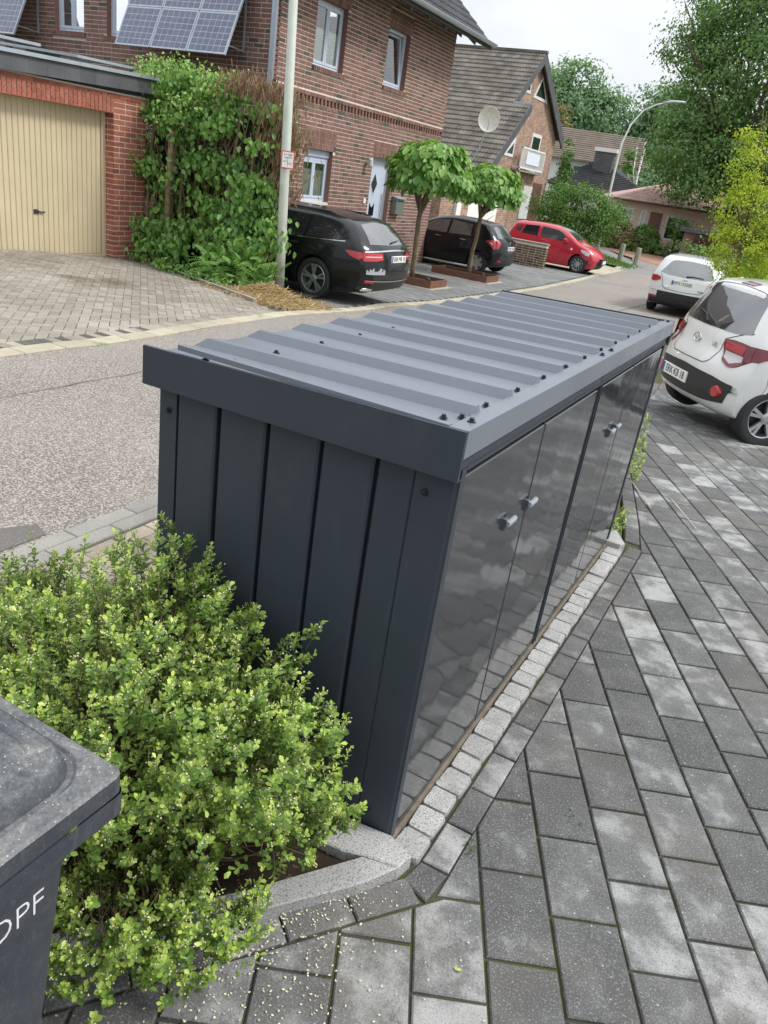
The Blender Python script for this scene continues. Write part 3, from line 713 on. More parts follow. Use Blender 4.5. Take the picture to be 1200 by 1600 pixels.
# ------------------------------------------------------------------ metal bin shelter
SL, SD = 2.708, .923
sh = thing('bin_shelter', 'dark grey metal bin shelter with ribbed roof and four glossy doors', 'bin shelter', (-.46, 1.35, 0))
def roofz(x): return 1.300+(x-.016)*.025
def prt(name, mb, mat, **k): return mb.build(name, mat, sh, **k)
mb = MB(); mb.box(-.905, -.015, .018, 2.69, .04, 1.19); prt('dark_gap_core', mb, M_black)  # solid black core; the dark of the plank gaps is in its colour
mb = MB(); mb.box(-.923, -.06, .004, 2.70, .0, .05); mb.box(-.05, -.003, .012, 2.695, .012, .042); prt('base_frame', mb, M_shed)
for a, b in ((-.925, -.863),): mb = MB(); mb.bbox(a, b, -.002, .016, .02, 1.19, .001); prt('corner_post', mb, M_shed)
# the five wall planks on the near short side
for a, b in ((-.860, -.723), (-.708, -.556), (-.543, -.386), (-.374, -.222), (-.210, -.107)):
    mb = MB(); y0 = .0; fnn = lambda x, y, z: (x, .006-y, z)
    mb.add([(a, .016, .045), (b, .016, .045), (b, .016, 1.185), (a, .016, 1.185), (a, .004, .045), (a+.006, -.002, .045), (b-.006, -.002, .045), (b, .004, .045),
            (a, .004, 1.185), (a+.006, -.002, 1.185), (b-.006, -.002, 1.185), (b, .004, 1.185)],
           [(4, 5, 9, 8), (5, 6, 10, 9), (6, 7, 11, 10), (0, 4, 8, 3), (7, 1, 2, 11), (0, 1, 7, 6, 5, 4)])
    prt('wall_plank', mb, M_shed)
mb = MB(); mb.add([(-.106, -.003, .0), (-.004, -.004, .0), (.004, .002, .0), (.004, .024, .0), (-.106, .02, .0), (-.106, -.003, 1.185), (-.004, -.004, 1.185), (.004, .002, 1.185), (.004, .024, 1.185), (-.106, .02, 1.185)],
   [(0, 1, 6, 5), (1, 2, 7, 6), (2, 3, 8, 7), (3, 4, 9, 8), (4, 0, 5, 9)]); prt('corner_post', mb, M_shed)
# back wall and far side
mb = MB(); mb.box(-.925, -.908, .02, 2.69, .03, 1.16); prt('rear_wall', mb, M_shed)
for k in range(6):
    a = -.92+k*.153; mb = MB(); mb.box(a, a+.143, 2.692, 2.71, .03, 1.19); prt('wall_plank', mb, M_shed)
# fascias
mb = MB(); mb.add([(-.953, -.043, 1.170), (.016, -.043, 1.178), (.016, -.043, 1.300), (-.953, -.043, 1.277), (-.953, -.032, 1.170), (.016, -.032, 1.178), (.016, -.032, 1.300), (-.953, -.032, 1.277), (-.953, -.008, 1.168), (.016, -.008, 1.176)],
   [(0, 1, 2, 3), (3, 2, 6, 7), (4, 7, 6, 5), (0, 4, 5, 1), (0, 8, 9, 1), (0, 3, 7, 4), (1, 5, 6, 2)]); prt('end_fascia', mb, M_shed)
mb = MB(); mb.add([(-.953, 2.751, 1.170), (.016, 2.751, 1.178), (.016, 2.751, 1.302), (-.953, 2.751, 1.277), (-.953, 2.739, 1.170), (.016, 2.739, 1.178), (.016, 2.739, 1.302), (-.953, 2.739, 1.277)],
   [(1, 0, 3, 2), (2, 3, 7, 6), (4, 5, 6, 7), (0, 1, 5, 4), (3, 0, 4, 7), (5, 1, 2, 6)]); prt('end_fascia', mb, M_shed)
mb = MB(); mb.add([(.016, -.031, 1.232), (.016, 2.738, 1.232), (.016, 2.738, 1.3005), (.016, -.031, 1.3005), (-.034, -.031, 1.299), (-.034, 2.738, 1.299), (.008, -.031, 1.228), (.008, 2.738, 1.228)],
   [(0, 1, 2, 3), (3, 2, 5, 4), (0, 6, 7, 1)]); prt('front_flashing', mb, M_roofsheet)
for a, b in ((.0, 1.325), (1.335, 2.695)):
    mb = MB(); mb.bbox(-.02, .004, a, b, 1.196, 1.238, .0, fn=None); prt('front_fascia', mb, M_shed)
mb = MB(); mb.box(-.916, -.900, -.031, 2.738, 1.235, 1.262); prt('rear_flashing', mb, M_roofsheet)
# ribbed roof sheets
ribs = [.105+.238*k for k in range(12)]
prof = [(-.031, 0)]
for r0 in ribs: 
    if r0+.07 < 2.735: prof += [(r0-.004, 0), (r0+.012, .030), (r0+.042, .030), (r0+.068, 0)]
prof.append((2.738, 0))
def sheetpart(lo, hi, name, lift=0):
    pr = [p for p in prof if lo-1e-6 <= p[0] <= hi+1e-6]
    mb = MB(); xs = [-.945, -.86, -.05, -.036]
    for x in xs:
        for (yy_, h) in pr:
            hh = h if -.88 < x < -.04 else 0
            mb.v.append((x, yy_, roofz(x)-.012+hh+lift))
    n = len(pr)
    for i in range(len(xs)-1):
        for j in range(n-1): mb.f.append((i*n+j, (i+1)*n+j, (i+1)*n+j+1, i*n+j+1)); mb.m.append(0)
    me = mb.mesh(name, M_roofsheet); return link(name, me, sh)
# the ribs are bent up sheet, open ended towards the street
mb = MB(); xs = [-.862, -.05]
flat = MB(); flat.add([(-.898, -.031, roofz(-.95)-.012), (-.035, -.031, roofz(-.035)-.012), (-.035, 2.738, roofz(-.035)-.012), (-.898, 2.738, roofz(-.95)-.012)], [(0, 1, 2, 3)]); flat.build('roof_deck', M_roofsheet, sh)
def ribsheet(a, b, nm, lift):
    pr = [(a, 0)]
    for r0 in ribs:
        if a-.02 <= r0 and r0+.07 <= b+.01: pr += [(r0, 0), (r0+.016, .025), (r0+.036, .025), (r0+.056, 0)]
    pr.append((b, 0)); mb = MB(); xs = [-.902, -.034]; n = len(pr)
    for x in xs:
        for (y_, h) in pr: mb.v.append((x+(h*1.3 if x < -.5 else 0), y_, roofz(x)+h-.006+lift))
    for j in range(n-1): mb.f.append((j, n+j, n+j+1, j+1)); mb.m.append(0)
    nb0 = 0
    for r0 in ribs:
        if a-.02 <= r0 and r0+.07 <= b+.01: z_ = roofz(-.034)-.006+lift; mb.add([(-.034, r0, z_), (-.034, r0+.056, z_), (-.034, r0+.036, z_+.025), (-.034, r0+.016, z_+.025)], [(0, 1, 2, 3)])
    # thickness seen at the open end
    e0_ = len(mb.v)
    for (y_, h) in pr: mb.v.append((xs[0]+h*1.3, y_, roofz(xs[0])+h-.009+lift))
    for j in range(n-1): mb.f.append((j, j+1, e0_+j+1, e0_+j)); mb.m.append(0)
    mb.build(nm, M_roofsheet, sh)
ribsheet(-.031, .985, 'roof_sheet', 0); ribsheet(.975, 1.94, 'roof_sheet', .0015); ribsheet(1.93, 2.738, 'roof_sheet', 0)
mb = MB(); mb.box(-.84, -.034, -.031, -.012, 1.288, 1.302); mb.build('edge_strip', M_roofsheet, sh)
# screws with washers
scr = MB(); scr.lathe([(.0105, 0), (.0105, .0025), (.006, .003), (.006, .0095), (0, .0105)], 8); scr_me = scr.mesh('screw', M_screw, angle=40)
for (x, y) in [(-.756, -.015), (-.697, .03), (-.045, .07), (-.010, .045), (-.075, .03)]+[(-.70, r+.118+.0) for r in ribs[0:10]]+[(-.045, r+.180-.06) for r in ribs[0:10]]+[(-.01, 1.29), (-.01, 1.43), (-.01, 2.68), (-.06, 2.69), (-.5, 2.70)]:
    link('screw', scr_me, sh, loc=(x, y, roofz(x)-.003 if x < -.03 else roofz(x)+.001))
for (x, z) in ((-.892, 1.10), (-.075, 1.115), (-.075, .095), (-.05, .03)):
    link('screw', scr_me, sh, loc=(x, -.003, z), rot=(R_(90), 0, 0))
# doors
for (a, b, hy) in ((.034, .655, .44), (.668, 1.318, .64), (1.365, 1.958, 1.735), (1.970, 2.668, 1.845)):
    d = MB(); d.bbox(0, b-a, 0, 1.1675-.018, -.02, .0045, .003, fn=lambda u, v, w_: (w_, a+u, .020+v)); door = d.build('door', M_door, sh)
    m = MB(); m.bbox(0, .020, 0, .036, .0, .012, .004, fn=lambda u, v, w_: (.0045+w_, hy-.0+u, .885+v)); h = m.build('handle', M_handle, door)
    m = MB(); m.bbox(0, .066, 0, .016, .012, .024, .004, fn=lambda u, v, w_: (.0045+w_, hy-.002+u, .902+v)); m.build('handle_grip', M_handlepale, door)
for y in (1.323,): m = MB(); m.box(-.004, .0095, y, y+.006, .02, 1.195); m.box(-.004, .0095, y+.030, y+.036, .02, 1.195); m.build('centre_post', M_shed, sh)
m = MB(); m.box(-.02, .003, 1.331, 1.351, .02, 1.195); m.build('centre_gap', M_black, sh)
m = MB(); m.box(-.02, .0085, 0.001, .028, .02, 1.195); m.box(-.02, .0085, 2.672, 2.706, .02, 1.195); m.box(-.02, .0095, .028, 2.672, 1.1885, 1.1955); m.build('door_frame', M_shed, sh)
for y0_ in (.655, 1.957): m = MB(); m.box(-.02, .002, y0_, y0_+.013, .02, 1.19); m.build('door_gap', M_black, sh)
m = MB(); m.box(-.02, .014, .0, 2.70, -.01, .018); m.build('sill', plain('sill_dirt', (.16, .13, .10), .8, var=.3, scale=30), sh)

# ------------------------------------------------------------------ wheeled bin
bn = thing('wheeled_bin', 'dark grey wheeled rubbish bin with dusty lid beside the green shrub', 'rubbish bin', (-.36, -1.3, 0))
def rrect(x0, x1, y0, y1, r, n=6):
    o = []
    for (cx_, cy_, a0) in ((x1-r, y0+r, -90), (x1-r, y1-r, 0), (x0+r, y1-r, 90), (x0+r, y0+r, 180)):
        for k in range(n+1): an = R_(a0+90*k/n); o.append((cx_+math.cos(an)*r, cy_+math.sin(an)*r))
    return o
def rings(rs, cap=True):
    mb = MB(); n = len(rs[0][0])
    for poly, z in rs: mb.v += [(x, y, z) for x, y in poly]
    for i in range(len(rs)-1):
        for k in range(n): k2 = (k+1) % n; mb.f.append((i*n+k, i*n+k2, (i+1)*n+k2, (i+1)*n+k)); mb.m.append(0)
    if cap: mb.f.append(tuple(range((len(rs)-1)*n, len(rs)*n))); mb.m.append(0)
    return mb
BX0, BX1, BY0, BY1 = -.62, -.075, -1.72, -1.0
body = rings([(rrect(BX0+.07, BX1-.09, BY0+.1, BY1-.085, .05), .06), (rrect(BX0+.02, BX1-.045, BY0+.05, BY1-.06, .035), .5), (rrect(BX0, BX1-.008, BY0, BY1-.03, .03), .93)], False)
body.build('bin_body', M_bin, bn, angle=40, smooth=True)
rim = rings([(rrect(BX0-.0, BX1-.002, BY0, BY1-.018, .03), .905), (rrect(BX0-.03, BX1+.027, BY0-.03, BY1+.025, .016), .912), (rrect(BX0-.03, BX1+.027, BY0-.03, BY1+.025, .016), .948)], False)
rim.build('rim', M_bin, bn, angle=30, smooth=True)
lid = rings([(rrect(BX0-.028, BX1+.026, BY0-.03, BY1+.024, .018), .950), (rrect(BX0-.028, BX1+.026, BY0-.03, BY1+.024, .018), .980), (rrect(BX0-.024, BX1+.021, BY0-.03, BY1+.019, .018), .985),
             (rrect(BX0+.0, BX1-.004, BY0+.02, BY1-.0, .06), .988), (rrect(BX0+.004, BX1-.008, BY0+.02, BY1-.004, .06), .984), (rrect(BX0+.008, BX1-.014, BY0+.02, BY1-.009, .06), .985),
             (rrect(BX0+.014, BX1-.022, BY0+.03, BY1-.016, .055), 1.008), (rrect(BX0+.020, BX1-.026, BY0+.03, BY1-.020, .055), 1.013), (rrect(BX0+.050, BX1-.052, BY0+.06, BY1-.045, .05), 1.014), (rrect(BX0+.056, BX1-.060, BY0+.07, BY1-.052, .045), 1.021), (rrect(BX0+.2, BX1-.2, BY0+.2, BY1-.25, .03), 1.03)])
nr_ = len(rrect(0, 1, 0, 1, .1)); lid.m = [1 if i < nr_*4 else 0 for i in range(len(lid.f))]
lid.build('lid', [M_bin, M_bindust], bn, angle=28, smooth=True)
tm = text_mesh('OPF', .064, M_print, 'lettering', .0005, .80, thin=.0012)
tm2 = place_mesh('lettering', tm, bn, (-.0935, -1.128, .803), (0, 1, 0), (.07, 0, 1))
for y in (-1.6, -1.14):
    pass
wmb = MB(); wmb.lathe([(.03, -.02), (.09, -.02), (.10, -.01), (.10, .01), (.09, .02), (.03, .02)], 20, fn=lambda x, y, z: (BX0+.02+z, -1.62+x, .1+y)); wmb.build('wheel', M_rubber, bn)
wmb = MB(); wmb.lathe([(.03, -.02), (.09, -.02), (.10, -.01), (.10, .01), (.09, .02), (.03, .02)], 20, fn=lambda x, y, z: (BX1-.06+z, -1.62+x, .1+y)); wmb.build('wheel', M_rubber, bn)

# ------------------------------------------------------------------ small leaved shrubs in the bed
def holly(name, label, loc, blobs, nsprig, seed, bend=None, base=None, group=None, leafL=.0192, shoots=0, inner=.36):
    t = thing(name, label, 'shrub', loc, group); g = np.random.default_rng(seed)
    # lumpy shell
    A = np.array([b[1][0]*b[1][1]+b[1][1]*b[1][2] for b in blobs]); A = A/A.sum()
    P = []; D = []
    for (c, r), a in zip(blobs, A):
        n = int(nsprig*a); d = g.normal(size=(n, 3)); d[:, 2] = np.where(d[:, 2] < -.2, -d[:, 2]*.6, d[:, 2]); d = unit(d)
        lump = 1+.14*np.sin(d[:, 0]*9+seed)*np.sin(d[:, 1]*8+1.3*seed)+.12*np.sin(d[:, 2]*11+d[:, 0]*5)+.07*np.sin(d[:, 0]*23+d[:, 1]*19+seed)
        rr_ = np.where(g.random(n) < inner, g.uniform(.45, .9, n), g.uniform(.88, 1.04, n))*lump
        P.append(np.array(c)+d*np.array(r)*rr_[:, None]); D.append(d)
    P = np.concatenate(P); D = np.concatenate(D)
    gap = np.sin(P[:, 0]*17+seed)*np.sin(P[:, 1]*15+2)*np.sin(P[:, 2]*19+1)
    k = (P[:, 2] > .03) & ~((gap > .28) & (g.random(len(P)) < .85))
    if bend is not None: k &= bend(P)
    P, D = P[k], D[k]; n = len(P)
    if shoots:                                   # long free shoots with leaves all along, towards the shelter
        SP, SA = [], []
        for q in range(shoots):
            i0 = g.choice(np.where(P[:, 0] > np.quantile(P[:, 0], .55))[0]); d0 = unit(np.array([g.uniform(.2, 1.), g.uniform(-.5, .4), g.uniform(.2, .9)])); L1 = g.uniform(.05, .13)
            for f in np.linspace(0, 1, 5): SP.append(P[i0]+d0*L1*f+np.array([0, 0, .02*f*f])); SA.append(d0)
        P = np.concatenate([P, SP]); D = np.concatenate([D, SA]); kk_ = bend(P) if bend is not None else np.ones(len(P), bool); P, D = P[kk_], D[kk_]; n = len(P)
    ax = unit(D*.75+np.array([0, 0, .75])+g.normal(size=(n, 3))*.35)
    # sprigs: leaves in pairs along the shoot and a rosette at the tip
    base_ = np.array(base) if base is not None else np.array(blobs[0][0])*[1, 1, 0]
    LP = []; LT = []; LN = []; LT2 = []; LS = []
    m = 11
    tipv = g.random(n)
    side = unit(np.cross(ax, g.normal(size=(n, 3)))); side2 = np.cross(ax, side)
    ln = .055*g.uniform(.6, 1.4, n)
    for q in range(m):
        f = q/(m-1); an = q*2.4+g.random(n)*.6
        rad = side*np.cos(an)[:, None]+side2*np.sin(an)[:, None]
        LP.append(P+ax*(ln*(f-1))[:, None]+rad*.001); LT.append(unit(rad*(1.0-.35*f)+ax*(.35+.6*f))); LN.append(unit(ax*1.0-rad*.35+g.normal(size=(n, 3))*.15))
        LT2.append(np.clip(.12+.5*f**2+.35*tipv*f+g.uniform(-.1, .1, n), 0, 1)); LS.append(leafL*g.uniform(.7, 1.25, n)*(1-.15*f))
    LP = np.concatenate(LP); me = leaf_mesh('leaves', LP, np.concatenate(LT), np.concatenate(LN), np.concatenate(LS), np.concatenate(LS)*.60, np.concatenate(LT2), M_holly, .18, .08, True)
    link('foliage', me, t, kind='stuff')
    # sprig stems + branches
    st = MB()
    for i in range(0, n, 2): st.tube([P[i]-ax[i]*ln[i]*1.5, P[i]], [.0011, .0008], 3, cap=False)
    for i in g.choice(n, min(n, 650), False):
        a = base_+np.array([g.normal()*.06, g.normal()*.06, 0]); b = P[i]-ax[i]*ln[i]; mid = a*.45+b*.55+np.array([0, 0, .06])+g.normal(size=3)*.03
        st.tube([a, a*.7+mid*.3+g.normal(size=3)*.01, mid, b], [.0042, .0034, .0022, .0012], 4, cap=False)
    st.build('branches', M_twig, t, kind='stuff')
    # cream flower buds at shoot tips
    bi = g.choice(n, int(n*.75), False); V = []; Fc = []
    for i in bi:
        for q in range(5):
            c = P[i]+g.normal(size=3)*.007-ax[i]*.004; s = .0026*g.uniform(.7, 1.3); b = len(V)
            V += [c+np.array(o)*s for o in ((1, 0, 0), (-1, 0, 0), (0, 1, 0), (0, -1, 0), (0, 0, 1), (0, 0, -1))]
            Fc += [(b, b+2, b+4), (b+2, b+1, b+4), (b+1, b+3, b+4), (b+3, b, b+4), (b+2, b, b+5), (b+1, b+2, b+5), (b+3, b+1, b+5), (b, b+3, b+5)]
    link('flower_buds', mesh_np('buds', V, Fc, M_petal), t, kind='stuff')
    return t
notinbin = lambda P: ~((P[:, 2] < .17) & (P[:, 0] > -.36) & (P[:, 1] > -.50)) & ~((P[:, 0] < .0) & (P[:, 0] > -.72) & (P[:, 1] < -.97) & (P[:, 2] < 1.05)) & ~((P[:, 0] > -.93) & (P[:, 0] < .03) & (P[:, 1] > -.015))
holly('evergreen_shrub', 'bushy bright green small leaved shrub against the near end of the grey shelter', (-.6, -.42, 0),
      [((-.62, -.44, .38), (.44, .38, .40)), ((-.74, -.12, .46), (.24, .20, .36)), ((-.93, -.30, .32), (.26, .30, .30)), ((-.30, -.36, .40), (.25, .26, .22)), ((-.24, -.30, .22), (.20, .20, .16)), ((-.27, -.60, .12), (.20, .17, .15)), ((-.38, -.73, .12), (.2, .16, .14)), ((-.72, -.75, .35), (.30, .22, .32))], 4300, 2, notinbin, base=(-.58, -.42, 0), shoots=90)
holly('evergreen_shrub', 'smaller small leaved shrub at the left picture edge behind the rubbish bin', (-1.35, -.5, 0),
      [((-1.30, -.22, .28), (.17, .26, .26)), ((-1.22, -.50, .30), (.2, .28, .28)), ((-1.10, -.85, .35), (.26, .26, .3))], 1500, 4, notinbin, base=(-1.3, -.4, 0))
holly('evergreen_shrub', 'low sprawling small leaved shrub behind the far door end of the shelter', (-.22, 3.6, 0),
      [((-.30, 3.35, .20), (.28, .45, .36)), ((-.42, 4.1, .2), (.32, .5, .38)), ((-.6, 4.9, .12), (.3, .5, .30)), ((-.02, 2.98, .04), (.12, .16, .07))], 1500, 6, lambda P: (P[:, 1] > 2.8) & (P[:, 0] < .08-.12*(P[:, 1]-3)*1.5), base=(-.35, 3.6, 0), leafL=.021)
# ------------------------------------------------------------------ building tools
class Fr:
    """wall frame: u along, v up, w outwards"""
    def __init__(s, O, U, N): s.O = np.array(O, float); s.U = np.array(U, float); s.N = np.array(N, float)
    def __call__(s, u, v, w): return tuple(s.O+s.U*u+np.array([0, 0, v])+s.N*w)
def intervals(u0, u1, v0, v1, holes):
    iv = [(u0, u1)]
    for (a, b, c, d) in holes:
        if v1 <= c+1e-4 or v0 >= d-1e-4: continue
        nx = []
        for (p, q) in iv:
            if b <= p or a >= q: nx.append((p, q)); continue
            if a > p: nx.append((p, a))
            if b < q: nx.append((b, q))
        iv = nx
    return [(p, q) for p, q in iv if q-p > .02]
def wallcells(fr, u0, u1, v0, v1, holes, th, w=0):
    us = sorted({u0, u1, *[max(u0, min(u1, x)) for h in holes for x in h[:2]]}); mb = MB()
    for a, b in zip(us[:-1], us[1:]):
        iv = [(v0, v1)]
        for h in holes:
            if h[0] < b-1e-4 and h[1] > a+1e-4:
                nx = []
                for p, q in iv:
                    if h[3] <= p or h[2] >= q: nx.append((p, q)); continue
                    if h[2] > p: nx.append((p, h[2]))
                    if h[3] < q: nx.append((h[3], q))
                iv = nx
        for p, q in iv: mb.box(a, b, p, q, w-th, w, fn=fr)
    return mb
def bricks(fr, u0, u1, v0, v1, holes, seed=1, CH=.0833, LB=.25, w=.0, skip=None, hb=.0693, vis=120):
    """stretcher and header bricks standing proud of the mortar"""
    r = random.Random(seed); out = []; row = 0; v = v0
    while v < v1-.02:
        vt = min(v+hb, v1)
        for (p, q) in intervals(u0, u1, v, vt, holes):
            u = p; first = True
            while u < q-.02:
                l = (r.choice([.115, .24]) if first else (.24 if r.random() > .2 else .115)); first = False
                e = min(u+l, q)
                if q-e < .05: e = q
                c = fr((u+e)/2, (v+vt)/2, 0)
                if inview(c, vis) and not (skip and skip(u, e, v)):
                    mb = MB(); d = r.uniform(.0, .003); mb.box(u, e, v, vt, -.01, w+.003+d, fn=fr); out.append((c, mb))
                u = e+.0135
        v += CH; row += 1
    return out
def soldiers(fr, u0, u1, v0, v1, seed=1, w=.006, pw=.0833, split=True, proud=0):
    r = random.Random(seed); out = []; n = int(round((u1-u0)/pw)); p = (u1-u0)/n
    for k in range(n):
        a, b = u0+k*p+.0065, u0+(k+1)*p-.0065
        if split:
            m = v0+(v1-v0)*(.66 if k % 2 else .34)
            ps = [(v0, m-.005), (m+.005, v1)]
        else: ps = [(v0, v1)]
        for (c, d) in ps:
            cc = fr((a+b)/2, (c+d)/2, 0)
            if not inview(cc, 30): continue
            mb = MB(); mb.box(a, b, c, d, -.01, w+proud+r.uniform(0, .002), fn=fr); out.append((cc, mb))
    return out
def reveal(parent, fr, u0, u1, v0, v1, mat, rec=.12):
    m = MB(); m.box(u0+.0005, u0+.004, v0, v1, -rec, -.001, fn=fr); m.build('reveal', mat, parent)
    m = MB(); m.box(u1-.004, u1-.0005, v0, v1, -rec, -.001, fn=fr); m.build('reveal', mat, parent)
    m = MB(); m.box(u0+.004, u1-.004, v1-.004, v1-.0005, -rec, -.001, fn=fr); m.build('reveal', mat, parent)
def window(parent, fr, u0, u1, v0, v1, rec=.12, leaves=2, blind=.6, frame=M_pvc, fw=.065, shutter=0, tilt=False, name='window', dark=True):
    """recessed window: frame > casements, panes, blind"""
    W0 = -rec; mb = MB(); z1 = v1-(shutter if shutter else 0)
    mb.bbox(u0, u1, v0, v0+fw, W0-.06, W0+.0, .004, fn=fr); mb.box(u0, u1, z1-fw, z1, W0-.06, W0, fn=fr)
    mb.box(u0, u0+fw, v0+fw, z1-fw, W0-.06, W0, fn=fr); mb.box(u1-fw, u1, v0+fw, z1-fw, W0-.06, W0, fn=fr)
    win = mb.build(name, frame, parent)
    if shutter: m = MB(); m.bbox(u0, u1, z1+.003, v1, W0-.06, W0+.03, .01, fn=fr); m.build('shutter_box', frame, win)
    iw = (u1-u0-2*fw)/leaves
    for k in range(leaves):
        a = u0+fw+k*iw+.003; b = a+iw-.006; c, d = v0+fw+.003, z1-fw-.003; cw = .055
        f2 = fr
        if tilt:
            def f2(u, v, w_, c=c): t = -(v-c)*.10; return fr(u, v, w_+t)
        m = MB(); m.bbox(a, b, c, c+cw, W0-.05, W0+.012, .004, fn=f2); m.box(a, b, d-cw, d, W0-.05, W0+.010, fn=f2); m.box(a, a+cw, c+cw, d-cw, W0-.05, W0+.010, fn=f2); m.box(b-cw, b, c+cw, d-cw, W0-.05, W0+.010, fn=f2)
        m.build('casement', frame, win)
        m = MB(); m.add([f2(a+cw, c+cw, W0-.012), f2(b-cw, c+cw, W0-.012), f2(b-cw, d-cw, W0-.012), f2(a+cw, d-cw, W0-.012)], [(0, 1, 2, 3)]); m.build('pane', M_glass, win)
        if blind:
            bt = c+cw+(d-c-2*cw)*blind; m = MB(); n = max(4, int((bt-c-cw)/.02)); 
            for q in range(n+1):
                z = c+cw+(bt-c-cw)*q/n; off = .008*(q % 2); m.v += [fr(a+cw*.8, z, W0-.035-off), fr(b-cw*.8, z, W0-.035-off)]
                if q: m.f.append((2*q-2, 2*q-1, 2*q+1, 2*q)); m.m.append(0)
            m.build('blind', M_blind, win)
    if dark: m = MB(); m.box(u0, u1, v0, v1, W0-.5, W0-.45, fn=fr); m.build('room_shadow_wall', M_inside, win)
    return win

# ------------------------------------------------------------------ brick house
HX, HY0, HY1 = -9.9, 12.15, 20.38
FA = Fr((HX, 0, 0), (0, 1, 0), (1, 0, 0))
house = thing('brick_house', 'two storey red brick house with pale blue front door behind the black estate car', 'house', (-12, 15, -.5))
W1 = (13.66, 14.84, 3.60, 4.82); W2 = (16.68, 17.78, 3.67, 4.90); W3 = (13.66, 14.80, .93, 2.02); D1 = (16.66, 17.76, -.12, 2.08)
LH = .36
openings = [W1, W2, W3, D1]
wm = wallcells(FA, HY0, HY1, -.75, 5.75, openings, .30); wall = wm.build('front_wall', M_mortar, house)
sold = [(a-.03, b+.10, d, d+LH) for (a, b, c, d) in openings]
sills = [(a-.02, b+.06, c-.10, c) for (a, b, c, d) in (W1, W2)]
COR = 2.90
cornice = [(13.0-0.85, HY1, COR-.08, COR+.20)]
it = bricks(FA, HY0, HY1, -.70, 5.7, openings+sold+sills+cornice, 5)
it += bricks(FA, HY0, HY1, COR-.08, COR-.01, [], 6, w=.022)
it += bricks(FA, HY0, HY1, COR+.12, COR+.19, [], 7, w=.03)
# dentils
n = int((HY1-HY0)/.147)
for k in range(n):
    a = HY0+k*.147+.02
    c = FA(a, COR+.04, 0)
    if inview(c): mb = MB(); mb.box(a, a+.062, COR+.005, COR+.115, -.01, .03, fn=FA); it.append((c, mb))
for k, s in enumerate(sold): it += soldiers(FA, *s, seed=k)
for k, s in enumerate(sills): it += soldiers(FA, *s, seed=k, split=False, proud=.04, pw=.075)
pieces('brick', it, wall, M_brick, 300)
mb = MB(); mb.box(HY0, HY1, COR, COR+.115, -.004, .0012, fn=FA); mb.build('frieze_recess', plain('frieze_dark', (.09, .035, .026), .9, var=.1), wall)
window(house, FA, *W1, blind=.62); window(house, FA, *W2, leaves=1, blind=0, tilt=True); window(house, FA, *W3, blind=.80, shutter=.16)
for w_ in openings: reveal(wall, FA, *w_, M_brick)
# door
dw = thing('x', None, None); bpy.data.objects.remove(dw)
m = MB(); a, b, c, d = D1; R0 = -.16
m.box(a, a+.07, c, d, R0-.07, R0, fn=FA); m.box(b-.07, b, c, d, R0-.07, R0, fn=FA); m.box(a+.07, b-.07, d-.07, d, R0-.07, R0, fn=FA); df = m.build('door_frame', M_pvc, house)
m = MB(); m.bbox(a+.073, b-.073, c+.01, d-.073, R0-.05, R0+.012, .006, fn=FA); dl = m.build('front_door', M_pvc, house)
def poly_on(fr, pts, w0, w1, mat, name, par, **k):
    n = len(pts); m = MB(); m.v = [fr(u, v, w0) for u, v in pts]+[fr(u, v, w1) for u, v in pts]
    m.f = [tuple(range(n, 2*n))]+[(i, (i+1) % n, n+(i+1) % n, n+i) for i in range(n)]; m.m = [0]*len(m.f); return m.build(name, mat, par, **k)
M_dkglass = plain('dark_door_glass', (.012, .014, .016), .06, var=.02, spec=.8)
uc = a+.48
dd = Fr(FA.O, FA.U, FA.N)
poly_on(dd, [(uc, 1.22), (uc+.15, 1.46), (uc, 1.70), (uc-.15, 1.46)], R0+.0125, R0+.016, M_dkglass, 'door_light', dl)
for k_ in range(3):
    t0 = .98-.36*k_
    poly_on(dd, [(uc-.13, t0-.30), (uc+.13, t0-.30), (uc+.13, t0+.02), (uc, t0-.10), (uc-.13, t0+.02)], R0+.0125, R0+.016, M_dkglass, 'door_light', dl)
m = MB(); m.tube([FA(uc-.02, 1.19, R0+.03), FA(uc-.19, 1.45, R0+.03)], .006, 6); m.build('trim', M_chrome, dl)
m = MB(); m.tube([FA(b-.19, .55, R0+.05), FA(b-.19, 1.25, R0+.05)], .014, 8); m.tube([FA(b-.19, .6, R0), FA(b-.19, .6, R0+.05)], .008, 6); m.tube([FA(b-.19, 1.2, R0), FA(b-.19, 1.2, R0+.05)], .008, 6); m.build('door_handle', M_chrome, dl)
m = MB(); m.box(a-.1, b+.1, -.55, -.13, -.3, .55, fn=FA); m.build('door_step', M_kerb, house)
mb_ = thing('letter_box', 'grey green letter box on the brick wall beside the front door', 'letter box', FA(18.12, 1.0, .01))
m = MB(); m.bbox(17.92, 18.36, .78, 1.20, .008, .17, .01, fn=FA); m.build('box_body', plain('letterbox_green', (.17, .20, .17), .45, .3), mb_)
m = MB(); m.add([FA(17.90, 1.205, .005), FA(18.38, 1.205, .005), FA(18.38, 1.17, .20), FA(17.90, 1.17, .20), FA(17.90, 1.235, .005), FA(18.38, 1.235, .005), FA(18.38, 1.195, .20), FA(17.90, 1.195, .20)], [(3, 2, 1, 0), (4, 5, 6, 7), (0, 1, 5, 4), (1, 2, 6, 5), (2, 3, 7, 6), (3, 0, 4, 7)]); m.build('box_lid', M_zinc, mb_)
m = MB(); m.box(17.98, 18.30, 1.10, 1.13, .171, .174, fn=FA); m.build('slot', M_black, mb_)
wl = thing('wall_lamp', 'small metal wall lamp on the brick wall left of the front door', 'wall lamp', FA(16.33, 1.9, .02))
